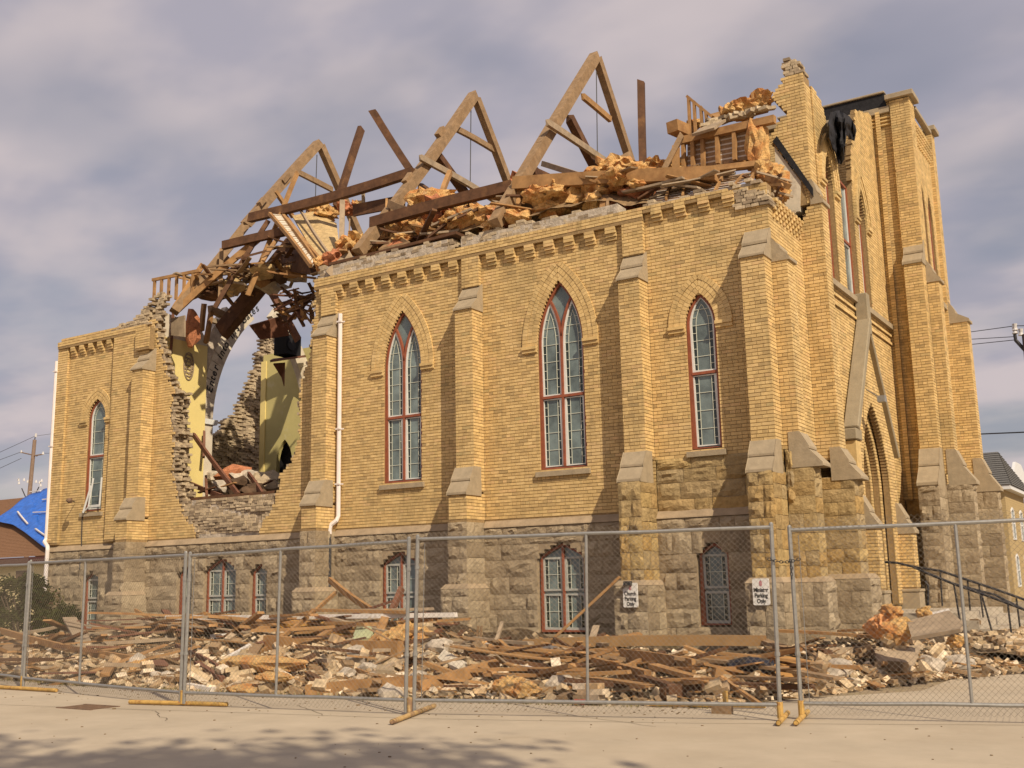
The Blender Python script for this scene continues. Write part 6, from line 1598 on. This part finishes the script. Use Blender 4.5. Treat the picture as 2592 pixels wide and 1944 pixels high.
foot('left of the two pipe feet at the chained gap', (-3.90, 11.20, .035), (-4.10, 12.1, .035), stub=(-4.02, 11.62))
foot('right of the two pipe feet at the chained gap', (-3.74, 11.27, .035), (-3.94, 12.3, .035), stub=(-3.86, 11.84))
foot('spare yellow pipe lying behind the fence near a board', (-5.9, 12.35, .04), (-4.55, 12.65, .04), stub=(-5.0, 12.55))
bb = at(1560, 1530, Z=.06); mb = MB(); mb.box(bb, (.12, .03, .06)); mb.build('board_offcut', W_TAN, None, 'short board offcut standing behind the bottom rail near the spare pipe', 'board', origin=bb)
# chain and padlock between the posts
ch = empty('chain', (-3.95, 11.7, 1.55), 'rusty chain locking the gap between two fence posts', 'chain'); inv = Matrix.Translation(-Vector((-3.95, 11.7, 1.55)))
def link(c, d, r=.022, w=.0045, flip=False):
    d = d.normalized(); s_ = d.cross(ZV if abs(d.z) < .9 else Vector((1, 0, 0))).normalized()
    if flip: s_ = d.cross(s_).normalized()
    mb = MB(); pts = [c+d*math.cos(a)*r+s_*math.sin(a)*r*.62 for a in np.linspace(0, 2*math.pi, 11)]; mb.tube(pts, w, 5, cap=False); o = mb.build('link', IRON, ch); o.matrix_parent_inverse = inv
pa, pb = at(1662, 1208, Y=11.55), at(1725, 1208, Y=11.75)
for i in range(11):
    f_ = i/10; c = pa.lerp(pb, f_)+Vector((0, 0, -.03*math.sin(math.pi*f_))); link(c, pb-pa, flip=i % 2 == 0)
pc = at(1708, 1212, Y=11.7)
for i in range(6): link(pc-Vector((0, 0, .035*i)), ZV, flip=i % 2 == 0)

# ------------------------------------------------------------------ signs
SGN = mat('white_sign_face', base=(.74, .71, .67), rough=.45, noise=(5, .05)); CREST = mat('crimson_crest', base=(.42, .05, .09), rough=.5); GOLD = mat('dull_gold', base=(.5, .36, .12), rough=.5)
def sign(label, lines, xl, zt, w, h, Y_, tilt=0):
    t = empty('parking_sign', (xl+w/2, Y_, zt-h/2), label, 'sign', 'church parking signs'); inv = Matrix.Translation(-t.location)
    fr = face_my(Y_); mb = MB(); r = .025; P = []
    for cx, cz, a0 in ((xl+w-r, zt-r, 0), (xl+r, zt-r, 90), (xl+r, zt-h+r, 180), (xl+w-r, zt-h+r, 270)):
        for a in range(0, 91, 30): P.append((cx+r*math.cos(math.radians(a0+a)), cz+r*math.sin(math.radians(a0+a))))
    prism(mb, fr, P, -.02, .004); o = mb.build('sign_board', SGN, t); o.matrix_parent_inverse = inv
    cx = xl+w/2; cz = zt-.09
    mb = MB(); fill(mb, fr, [(cx+.028*math.sin(a), cz+.05*math.cos(a)) for a in np.linspace(0, 2*math.pi, 17)[:-1]], .0055); o = mb.build('crest', CREST, t); o.matrix_parent_inverse = inv
    mb = MB(); fill(mb, fr, [(cx+.018*math.sin(a), cz+.036*math.cos(a)) for a in np.linspace(0, 2*math.pi, 13)[:-1]], .0065); o = mb.build('crest', SGN, t); o.matrix_parent_inverse = inv
    mb = MB(); bar(mb, fr, [(cx-.016, cz-.026), (cx+.016, cz+.026)], .007, .0066, .0078); bar(mb, fr, [(cx+.016, cz-.026), (cx-.016, cz+.026)], .007, .0066, .0080); bar(mb, fr, [(cx, cz-.045), (cx, cz+.045)], .005, .0066, .0084); o = mb.build('crest', CREST, t); o.matrix_parent_inverse = inv
    for k_, s_ in enumerate(lines):
        cu = bpy.data.curves.new('lettering', 'FONT'); cu.body = s_; cu.size = .105; cu.align_x = 'CENTER'; cu.offset = .0028; cu.extrude = .0008; cu.space_character = .96
        o0 = bpy.data.objects.new('tmp', cu); COL.objects.link(o0); me = bpy.data.meshes.new_from_object(o0); bpy.data.objects.remove(o0); me.materials.clear(); me.materials.append(BLK_)
        o = bpy.data.objects.new('lettering', me); COL.objects.link(o); o.parent = t; o.matrix_parent_inverse = inv
        Mx = Matrix(((1, 0, 0), (0, 0, 1), (0, -1, 0))).transposed()
        Mx = Matrix((Vector((1, 0, 0)), Vector((0, 0, 1)), Vector((0, -1, 0)))).transposed().to_4x4(); Mx = Mx @ Matrix.Diagonal((.82, 1, 1, 1)); Mx.translation = Vector((cx, Y_-.0075, zt-.235-k_*.098)); o.matrix_basis = Mx
    for z in (zt-.03, zt-h+.03):
        mb = MB(); mb.tube([fr.p(cx, z, .003), fr.p(cx, z, .009)], .007, 6); o = mb.build('bolt', IRON, t); o.matrix_parent_inverse = inv
sign('white sign reading Church Parking Only on the fourth buttress', ['Church', 'Parking', 'Only'], -9.56, 1.50, .31, .46, 19.05)
sign('white sign reading Minister Parking Only on the corner buttress', ['Minister', 'Parking', 'Only'], -6.96, 1.53, .31, .47, 19.05)
lmp = at(1356, 1260, Y=19.0); lt = empty('sign_lamp', lmp, 'small dark lamp on the ledge just above the Church Parking sign', 'lamp'); inv = Matrix.Translation(-lmp)
mb = MB(); mb.box(lmp, (.07, .05, .04)); o = mb.build('lamp_head', IRON, lt); o.matrix_parent_inverse = inv
mb = MB(); mb.tube([lmp+Vector((-.06, 0, -.02)), lmp+Vector((-.14, .05, -.09))], .02, 6); o = mb.build('lamp_arm', GRATE, lt); o.matrix_parent_inverse = inv

# ------------------------------------------------------------------ drain pipes, lamps on the wall
def pipe_thing(label, pts, r, m, brackets=(), lower=None):
    t = empty('drainpipe', pts[-1], label, 'drainpipe', 'drainpipes on the long wall'); inv = Matrix.Translation(-Vector(pts[-1]))
    mb = MB(); mb.tube(pts, r, 8); o = mb.build('pipe', m, t); o.matrix_parent_inverse = inv
    for (x, y, z) in brackets:
        mb = MB(); mb.box((x, y, z), (r*1.25, r*1.25, .018)); mb.box((x+r*1.6, y+.02, z), (r*.7, .012, .014)); o = mb.build('bracket', m, t); o.matrix_parent_inverse = inv
    if lower:
        mb = MB(); mb.tube(lower, r*1.05, 8); o = mb.build('cast_pipe', IRON, t); o.matrix_parent_inverse = inv
WPIPE = mat('white_pipe_paint', base=(.72, .66, .64), rough=.4, noise=(3, .08))
xx = -17.56; 
pipe_thing('white drainpipe between the breach and the first arched window with a black lower length', [(xx, 19.9, 8.26), (xx, 19.9, 3.22), (xx-.02, 19.86, 3.12), (xx-.14, 19.80, 3.02), (xx-.16, 19.78, 2.92), (xx-.16, 19.78, 2.80)], .055, WPIPE, [(xx, 19.9, z) for z in (8.05, 5.35, 4.0)], [(xx-.16, 19.77, 2.79), (xx-.15, 19.76, 1.8), (xx-.13, 19.76, .6)])
xl = -28.98
pipe_thing('white drainpipe down the far left corner of the church', [(xl, 19.93, 8.52), (xl, 19.93, 3.15), (xl+.02, 19.86, 3.05), (xl+.30, 19.78, 2.90), (xl+.34, 19.76, 2.80), (xl+.32, 19.74, .55)], .06, WPIPE, [(xl, 19.93, 8.2), (xl, 19.93, 5.9), (xl+.33, 19.75, 1.6)])
lm = at(150, 1083, Y=19.6); lt = empty('wall_lamp', lm, 'rusty wall lamp on the brick left of the far left window', 'lamp'); inv = Matrix.Translation(-lm)
mb = MB(); mb.tube([lm+Vector((-.25, .35, .02)), lm+Vector((-.12, .05, .06)), lm], .016, 6); o = mb.build('lamp_arm', IRON, lt); o.matrix_parent_inverse = inv
mb = MB(); mb.tube([lm+Vector((-.08, 0, .03)), lm+Vector((.05, -.03, .02)), lm+Vector((.12, -.04, -.02))], [.05, .085, .05], 10); o = mb.build('lamp_head', GRATE, lt); o.matrix_parent_inverse = inv
mb = MB(); mb.tube([at(178, 1105, Y=19.97), at(176, 1180, Y=19.97), at(172, 1230, Y=19.8)], .014, 5); mb.build('conduit', IRON, None, 'thin dark conduit running down the wall below the wall lamp', 'conduit', origin=at(172, 1230, Y=19.8))
# floodlight on a thin arm over the portal
fa, fb_ = at(2216*0+1872, 842, X=-5.95), at(1905, 862, X=-5.55)
t = empty('floodlight', fb_, 'small floodlight on a thin arm above the arched doorway', 'floodlight'); inv = Matrix.Translation(-fb_)
mb = MB(); mb.tube([fa, fb_], .018, 6); o = mb.build('arm', GALV, t); o.matrix_parent_inverse = inv
mb = MB(); mb.box(fb_, (.08, .09, .07)); o = mb.build('housing', GALV, t); o.matrix_parent_inverse = inv

# ------------------------------------------------------------------ steps and railings at the right
CONC = mat('step_concrete', base=(.42, .36, .28), noise=(4, .15), bump=.006, bscale=30)
stp = empty('entrance_steps', (-4.5, 25.4, 0), 'worn concrete entrance steps half buried in rubble', 'steps'); inv = Matrix.Translation(-Vector((-4.5, 25.4, 0)))
mb = MB(); mb.box((-5.1, 25.4, .40), (.95, 2.6, .40)); o = mb.build('landing', CONC, stp); o.matrix_parent_inverse = inv
for k_ in range(4):
    mb = MB(); mb.box((-4.0+k_*.34, 25.4, .33-k_*.08), (.165, 2.6, .33-k_*.08)); o = mb.build('step', CONC, stp); o.matrix_parent_inverse = inv
BRAIL = mat('black_rail_paint', base=(.022, .02, .022), rough=.45, spec=.5)
def railing(label, Y_, pts, posts, zlow, pts2=None):
    t = empty('handrail', cm(*posts[-1][:2], Y=Y_), label, 'handrail', 'black handrails at the entrance'); inv = Matrix.Translation(-t.location)
    for nm, P in (('top_rail', pts), ('lower_rail', pts2)):
        if P:
            mb = MB(); mb.tube([cm(x, y, Y=Y_) for x, y in P], .026, 8); o = mb.build(nm, BRAIL, t); o.matrix_parent_inverse = inv
    for (x, y, xb, yb) in posts:
        mb = MB(); mb.tube([cm(x, y, Y=Y_), cm(xb, yb, Y=Y_)], .02, 6); o = mb.build('post', BRAIL, t); o.matrix_parent_inverse = inv
railing('nearer black handrail sloping down to the right from the portal', 22.4, [(1350, 445), (1600, 545), (1900, 650), (2100, 725), (2300, 800)], [(1600, 545, 1655, 880), (1840, 630, 1950, 1020), (2070, 715, 2110, 1045), (2240, 775, 2260, 1060)], 0, [(1350, 520), (1375, 560), (1375, 770)])
railing('farther black handrail curving from the portal down to the right', 24.6, [(970, 352), (1100, 360), (1250, 395), (1480, 430), (1720, 510), (1960, 590), (2212, 680), (2400, 745)], [(1480, 430, 1500, 740), (1720, 520, 1755, 915), (1820, 555, 1865, 900), (2145, 670, 2190, 1025), (2330, 730, 2360, 1040)], 0, [(1250, 400), (1600, 545), (1960, 640), (2212, 770)])
# rubble over the steps
RS = MB(); rr_ = random.Random(88)
for i in range(1500):
    x = rr_.uniform(-5.2, .6); y = rr_.uniform(19.5, 27); z = (.30 if x < -3.9 and y > 22.8 else .12)+rr_.uniform(-.05, .1)+.25*math.exp(-((x+3.6)/1.2)**2)
    s_ = rr_.uniform(.04, .1); RS.box((x, y, z), (s_, s_*.6, s_*.45), Matrix.Rotation(rr_.uniform(0, 6), 3, 'Z') @ Matrix.Rotation(rr_.gauss(0, .5), 3, 'X'), rr_.random())
RS.build('brick_rubble', RUBC, None, 'pale brick rubble covering the steps behind the handrails', 'rubble', kind='stuff')
mb = MB(); vs = []; fs = []; nx_ = 30; ny_ = 38
for j in range(ny_+1):
    for i in range(nx_+1):
        x = -5.6+7*i/nx_; y = 19.4+9*j/ny_; z = -.05+.22*math.exp(-((x+3.4)/1.8)**2)*(1+.3*mnoise.noise(Vector((x*2, y*2, 0))))+(.1 if y < 26 else 0)+.04*mnoise.noise(Vector((x*5, y*5, 0))); vs.append((x, y, z))
for j in range(ny_):
    for i in range(nx_): a = j*(nx_+1)+i; fs.append((a, a+1, a+nx_+2, a+nx_+1))
mb.add(vs, fs); mb.build('rubble_mound', MND, None, 'dusty rubble bank beside the entrance steps', 'rubble', kind='stuff')

# ------------------------------------------------------------------ neighbours
SHG = mat('grey_shingles', base=(.13, .125, .12), rough=.85, noise=(14, .35), bump=.01, bscale=20)
BRS = mat('brown_shingles', base=(.20, .105, .055), rough=.85, noise=(12, .2), bump=.01, bscale=20)
CRM = mat('cream_render', base=(.62, .53, .30), rough=.8, noise=(2, .06))
HBR = mat('buff_house_brick', base=(.42, .31, .155), noise=(4, .1), rough=.85)
TRIM = mat('white_trim', base=(.66, .66, .66), rough=.5)
TARP = mat('blue_tarpaulin', base=(.015, .12, .52), rough=.38, noise=(4, .3), bump=.02, bscale=5, spec=.5)
HY = 75.0
hc = cg(2050, 950, Y=HY); ze = hc.z; hx = hc.x
hse = empty('brick_house', (hx, HY, 0), 'buff brick house with grey hipped roof behind the tower at the right', 'house'); inv = Matrix.Translation(-Vector((hx, HY, 0)))
def hp(nm, mb, m, **k): o = mb.build(nm, m, hse, **k); o.matrix_parent_inverse = inv; return o
rA = cg(1940, 585, Y=HY+4.5); rB = cg(2110, 690, Z=rA.z); hwx = 6.0; hcx = hx-6.0; hly = 4.6; hcy = HY+hly
mb = MB(); mb.box((hcx, hcy, ze/2-.1), (hwx-.3, hly-.3, ze/2-.1)); hp('wall', mb, HBR)
courses = MB()
for k_ in range(int(ze/.15)):
    courses.box((hcx, hcy, .075+k_*.15), (hwx-.292, hly-.292, .062))
hp('brick_courses', courses, HBR, kind='stuff')
mb = MB(); mb.box((hcx, hcy, ze+.0), (hwx+.15, hly+.15, .13)); hp('eave_fascia', mb, TRIM)
rA = cg(1940, 585, Y=HY+4.5); rB = cg(2110, 690, Z=rA.z); apx = rA.z
x0, x1, y0, y1 = hx-12.2, hx+.2, HY-.2, HY+9.4; rW = Vector((x0+(x1-rA.x), rA.y, rA.z))
c00, c10, c11, c01 = [Vector((a, b, ze+.131)) for a, b in ((x0, y0), (x1, y0), (x1, y1), (x0, y1))]
for (A, B, Cq, Dq) in ((c00, c10, rA, rW), (c10, c11, rA, rA), (c11, c01, rW, rA), (c01, c00, rW, rW)):
    # shingle courses, one sheet each
    n_ = 16; mb = MB()
    for k_ in range(n_):
        f0, f1 = k_/n_, (k_+1)/n_; nn_ = (B-A).cross(Cq-B).normalized()*.05
        if nn_.z < 0: nn_ = -nn_
        mb.add([A.lerp(Dq, f0)+nn_, B.lerp(Cq, f0)+nn_, B.lerp(Cq, f1), A.lerp(Dq, f1), A.lerp(Dq, f0), B.lerp(Cq, f0)], [(0, 1, 2, 3), (4, 5, 1, 0)])
    hp('roof', mb, SHG)
# white dormer gable on the front slope
dg = [cg(2110, 690, X=hx-1.2), cg(2165, 720, X=hx-1.2), cg(2290, 1010, X=hx-1.2), cg(2070, 935, X=hx-1.2)]
mb = MB(); slabpoly(mb, dg, .2); hp('dormer_gable', mb, TRIM)
HF = face_px(hx-.285)
for (yy, zz_, w, h) in ((HY+2.6, ze-2.2, 1.0, 2.0), (HY+6.4, ze-2.2, 1.0, 2.0), (HY+2.6, ze-5.2, 1.0, 2.0), (HY+6.4, ze-5.2, 1.0, 2.0)):
    mb = MB(); bar(mb, HF, arch_line(yy, w, zz_-h/2, zz_+h/2-.2, zz_+h/2, 4), .12, -.02, .06, closed=True); bar(mb, HF, [(yy-w/2, zz_), (yy+w/2, zz_)], .08, -.01, .05); wn = hp('window', mb, TRIM)
    mb = MB(); fill(mb, HF, arch_line(yy, w, zz_-h/2, zz_+h/2-.2, zz_+h/2, 4), .016); o = mb.build('pane', GL, wn)
# ---- house at the left with a blue tarpaulin over its roof
LY = 26.5
e0, e1 = at(-30, 1200, Y=LY), at(96, 1200, Y=LY)
lh = empty('cream_house', (e1.x, LY, 0), 'low cream house with brown shingle roof at the left edge', 'house'); inv = Matrix.Translation(-lh.location)
def lp(nm, mb, m, **k): o = mb.build(nm, m, lh, **k); o.matrix_parent_inverse = inv; return o
zt = e1.z
mb = MB(); mb.box((e1.x-5.0, LY+4, (zt-.3)/2), (6.8, 3.7, (zt-.3)/2)); lp('wall', mb, CRM)
mb = MB(); mb.box((e1.x-6, LY+.05, zt-.15), (6.1, .06, .12)); lp('fascia', mb, mat('maroon_fascia', base=(.09, .035, .03), rough=.6))
rh = 3.0; mb = MB()
A, B = Vector((e1.x-12.1, LY, zt)), Vector((e1.x+2.2, LY, zt)); Cq, Dq = Vector((e1.x+2.2, LY+4.2, zt+rh)), Vector((e1.x-12.1, LY+4.2, zt+rh))
for k_ in range(44):
    f0, f1 = k_/44, (k_+1)/44; up = Vector((0, -.003, .010)); mb.add([A.lerp(Dq, f0)+up, B.lerp(Cq, f0)+up, B.lerp(Cq, f1), A.lerp(Dq, f1), A.lerp(Dq, f0), B.lerp(Cq, f0)], [(0, 1, 2, 3), (4, 5, 1, 0)])
lp('roof', mb, BRS)
mb = MB(); mb.add([(e1.x-12.1, LY+4.2, zt+rh), (e1.x+2.2, LY+4.2, zt+rh), (e1.x+2.2, LY+8.4, zt), (e1.x-12.1, LY+8.4, zt)], [(0, 1, 2, 3)]); lp('roof', mb, BRS)
wq = [at(34, 1262, Y=LY+.28), at(68, 1232, Y=LY+.28)]
mb = MB(); LF = face_my(LY+.28); prism(mb, LF, [(wq[0].x, wq[0].z), (wq[1].x, wq[0].z), (wq[1].x, wq[1].z), (wq[0].x, wq[1].z)], -.02, .03); wn = lp('window', mb, mat('brown_window', base=(.10, .06, .04), rough=.3))
# tarpaulin: draped over the right part of the roof
def roof_pt(x, y_d):
    q = _ray(x*2592/2212, y_d*2592/2212); n = Vector((0, -rh, 4.2)).normalized(); p0 = Vector((0, LY, zt)); t = n.dot(p0-Vector(_C))/n.dot(Vector(q)); return Vector(_C)+Vector(q)*t
tp = [(-8, 1134), (0, 1128), (30, 1108), (52, 1088), (72, 1076), (96, 1070), (100, 1065), (126, 1062), (126, 1200), (112, 1197), (98, 1190), (80, 1176), (60, 1160), (34, 1143)]
def tf(x, y, i, j):
    e_ = min(1, j/4, (22-j)/4); s_ = e_*(mnoise.noise(Vector((x*.05+y*.04, y*.05, 0)))*.20+mnoise.noise(Vector((x*.16, y*.05+x*.06, 4)))*.12)
    return roof_pt(x, y)+Vector((0, -.14+s_, .18+s_))
mb = MB(); TV = drape(mb, tp, tf, 30, 22); o = mb.build('tarpaulin', TARP, None, 'bright blue tarpaulin draped over the left house roof', 'tarpaulin', origin=TV[0], smooth=True)
s_ = o.modifiers.new('s', 'SOLIDIFY'); s_.thickness = .02
for k_, (a, b) in enumerate([((46, 1118), (68, 1145)), ((85, 1156), (118, 1178)), ((80, 1120), (120, 1119)), ((100, 1092), (120, 1090)), ((72, 1075), (95, 1073))]):
    beam('batten', roof_pt(*a)+Vector((0, -.2, .26)), roof_pt(*b)+Vector((0, -.2, .26)), .07, .04, W_WH, 'pale batten holding the blue tarpaulin down', 'batten', 'battens on the tarpaulin')
# ---- shrub at the left
LEAF = mat('shrub_leaf', var=[(0, (.012, .020, .004)), (.5, (.032, .042, .009)), (.88, (.06, .065, .014)), (1, (.17, .10, .06))], rough=.8, spec=.1)
BARK = mat('grey_brown_bark', base=(.12, .09, .065), noise=(8, .3), bump=.01)
sb = Vector((-27.6+0.2, 18.2, 0)); sb = at(48, 1365, Y=18.6); sb.z = 0
shr = empty('shrub', sb, 'dense dark green shrub at the left edge behind the fence', 'shrub'); inv = Matrix.Translation(-sb)
rl = random.Random(12); fol = MB(); clumps = []
for i in range(60):
    a = rl.uniform(0, 6.3); q = rl.random()**.5; hz = rl.random(); rad = 1.75*math.sqrt(max(.05, 1-(hz)**1.6)); clumps.append(Vector((sb.x-.2+math.cos(a)*q*rad*1.15, sb.y+math.sin(a)*q*rad*.8, .15+hz*1.75)))
for c in clumps:
    tone = rl.uniform(0, .7); cr = rl.uniform(.22, .38)
    for k_ in range(210):
        d = Vector((rl.gauss(0, 1), rl.gauss(0, 1), rl.gauss(0, 1))).normalized()*cr*rl.random()**.4; p = c+d
        a1 = Vector((rl.gauss(0, 1), rl.gauss(0, 1), rl.gauss(0, .6))).normalized(); b1 = a1.cross(Vector((rl.gauss(0, 1), rl.gauss(0, 1), rl.gauss(0, 1)))).normalized(); s_ = rl.uniform(.04, .075)
        fol.add([p-a1*s_, p+b1*s_*.45, p+a1*s_, p-b1*s_*.45], [(0, 1, 2, 3)], min(1, max(0, tone+rl.gauss(.1, .15))))
o = fol.build('foliage', LEAF, shr, kind='stuff'); o.matrix_parent_inverse = inv
mb = MB()
for i in range(9):
    a = rl.uniform(0, 6.3); mb.tube([sb, sb+Vector((math.cos(a)*.4, math.sin(a)*.3, .8)), sb+Vector((math.cos(a)*.9, math.sin(a)*.6, 1.5))], [.04, .025, .01], 5)
o = mb.build('stems', BARK, shr, kind='stuff'); o.matrix_parent_inverse = inv
# low weeds along the road edge
wd = MB()
for i in range(1500):
    x = rl.uniform(-20, -4.8); y = fe(x)-.12+abs(rl.gauss(0, .28)); h = rl.uniform(.02, .08); a = rl.uniform(0, 6.3); dx_, dy_ = math.cos(a)*.008, math.sin(a)*.008; lx, ly = rl.gauss(0, .03), rl.gauss(0, .03)
    wd.add([(x-dx_, y-dy_, 0), (x+dx_, y+dy_, 0), (x+lx, y+ly, h)], [(0, 1, 2)], rl.random())
wd.build('weeds', mat('dry_weed', var=[(0, (.10, .09, .03)), (.5, (.20, .17, .06)), (1, (.33, .26, .12))]), None, 'sparse dry weeds along the edge of the road', 'weeds', kind='stuff')

# ------------------------------------------------------------------ utility poles and wires
POLE = mat('weathered_pole_wood', base=(.23, .16, .12), noise=(4, .2), bump=.01, bscale=20)
PORC = mat('pale_porcelain', base=(.55, .53, .52), rough=.25, spec=.6)
PY_ = 62.0
pt_, pb_ = at(75, 950, Y=PY_), at(60, 1200, Y=PY_)
pb_.z = 0
up_ = empty('utility_pole', pb_, 'weathered utility pole with cross arms rising behind the blue tarpaulin', 'utility pole', 'utility poles'); inv = Matrix.Translation(-pb_)
def up(nm, mb, m, par=None, iv=None): o = mb.build(nm, m, par or up_); o.matrix_parent_inverse = iv or inv; return o
mb = MB(); mb.tube([pb_, at(62, 1085, Y=PY_), pt_], [.24, .2, .17], 10); up('pole', mb, POLE)
mb = MB(); mb.tube([pt_, at(77, 938, Y=PY_)], [.05, .03], 8); up('pin', mb, IRON)
mb = MB(); mb.tube([at(77, 944, Y=PY_), at(78, 936, Y=PY_)], [.12, .08], 8); up('insulator', mb, PORC)
for (a, b) in (((45, 977), (80, 985)), ((70, 985), (94, 981))):
    mb = MB(); mb.tube([at(*a, Y=PY_), at(*b, Y=PY_)], .06, 6); up('cross_arm', mb, POLE)
for (a, b) in (((47, 1055), (58, 1080)), ((84, 1052), (70, 1080))):
    mb = MB(); mb.tube([at(*a, Y=PY_), at(*b, Y=PY_)], .05, 6); up('brace', mb, IRON)
for (x, y) in ((40, 1036), (52, 1036), (60, 1040), (78, 1040), (86, 1042), (90, 1038), (41, 1043), (88, 1048), (46, 976), (93, 979)):
    mb = MB(); p = at(x, y, Y=PY_); mb.tube([p-Vector((0, 0, .12)), p, p+Vector((0, 0, .14))], [.13, .09, .05], 8); up('insulator', mb, PORC)
def wire(label, pts, r, Y_=None):
    P = [at(x, y, Y=yy) for x, y, yy in pts]; mb = MB(); mb.tube(P, r, 4); mb.build('overhead_wire', IRON, None, label, 'wire', 'overhead wires', origin=P[0])
for k_, (a, b) in enumerate([((-40, 995), (76, 942)), ((-40, 1008), (46, 976)), ((-40, 1030), (46, 990))]):
    wire(['top overhead wire leading left from the left utility pole', 'middle overhead wire leading left from the left utility pole', 'lowest overhead wire leading left from the left utility pole'][k_], [(*a, PY_-8), (*b, PY_)], .022)
for k_, (a, b) in enumerate([((77, 942), (160, 930)), ((93, 979), (160, 980))]):
    wire(['upper wire passing from the left pole behind the church', 'lower wire passing from the left pole behind the church'][k_], [(*a, PY_), (*b, PY_+3)], .022)
# right pole, only its head edge in frame
QY = 46.0
qt, qb = at(2207, 722, Y=QY), at(2262, 1300, Y=QY); qb = Vector((at(2232, 1000, Y=QY).x, QY, 0)); qt = Vector((qb.x, QY, at(2215, 722, Y=QY).z))
rp_ = empty('utility_pole', qb, 'dark utility pole cut by the right edge of the picture', 'utility pole', 'utility poles'); iv2 = Matrix.Translation(-qb)
qx = at(2219, 722, Y=QY)
mb = MB(); mb.tube([Vector((qx.x+.0, QY, 0)), qx], [.26, .2], 10); up('pole', mb, mat('dark_pole', base=(.10, .075, .07), noise=(5, .2)), rp_, iv2)
for (x, y) in ((2192, 705), (2192, 712), (2205, 716)):
    mb = MB(); p = at(x, y, Y=QY); mb.tube([p-Vector((0, 0, .16)), p-Vector((0, 0, .05)), p+Vector((0, 0, .1))], [.12, .07, .1], 8); up('insulator', mb, PORC, rp_, iv2)
mb = MB(); mb.tube([at(2192, 722, Y=QY), at(2194, 735, Y=QY), at(2215, 758, Y=QY)], .07, 6); up('bracket', mb, IRON, rp_, iv2)
for k_, (a, b) in enumerate([((2060, 722), (2192, 704)), ((2060, 735), (2195, 727)), ((2060, 748), (2195, 734)), ((2192, 704), (2300, 702)), ((2060, 940), (2300, 930))]):
    wire(['highest wire running from behind the tower to the right pole', 'second wire running from behind the tower to the right pole', 'third wire running from behind the tower to the right pole', 'wire leaving the right pole beyond the frame', 'thick lone cable lower right of the tower'][k_], [(*a, QY+(6 if a[0] == 2060 else 0)), (*b, QY)], .02 if k_ < 4 else .035)

# ------------------------------------------------------------------ street tree behind the camera, its shadow falls on the road
tb_ = Vector((5.6, -1.2, 0))
tr = empty('street_tree', tb_, 'tall street tree beside the road, outside the picture, its crown shading the near road', 'tree'); inv = Matrix.Translation(-tb_)
rtt = random.Random(5)
mb = MB(); mb.tube([tb_, tb_+Vector((.1, .1, 4)), tb_+Vector((-.2, .2, 8)), tb_+Vector((-.3, .3, 12))], [.3, .24, .16, .06], 10)
tips = []
for i in range(14):
    z = rtt.uniform(5, 11.5); a = rtt.uniform(0, 6.3); l = rtt.uniform(1.6, 3.2); s = tb_+Vector((-.1, .1, z)); e = s+Vector((math.cos(a)*l, math.sin(a)*l, l*.5)); mb.tube([s, (s+e)/2+Vector((0, 0, .2)), e], [.09, .05, .02], 6); tips += [e, (s+e)/2]
o = mb.build('trunk', BARK, tr); o.matrix_parent_inverse = inv
cr_ = MB()
for c in tips+[tb_+Vector((-.3, .3, 12.3))]*2:
    for k_ in range(260):
        d = Vector((rtt.gauss(0, 1), rtt.gauss(0, 1), rtt.gauss(0, .7)))*.55; p = c+d; a1 = Vector((rtt.gauss(0, 1), rtt.gauss(0, 1), rtt.gauss(0, 1))).normalized(); b1 = a1.orthogonal().normalized(); s_ = rtt.uniform(.10, .18)
        cr_.add([p-a1*s_, p+b1*s_*.6, p+a1*s_, p-b1*s_*.6], [(0, 1, 2, 3)], rtt.random())
o = cr_.build('crown', LEAF, tr, kind='stuff'); o.matrix_parent_inverse = inv
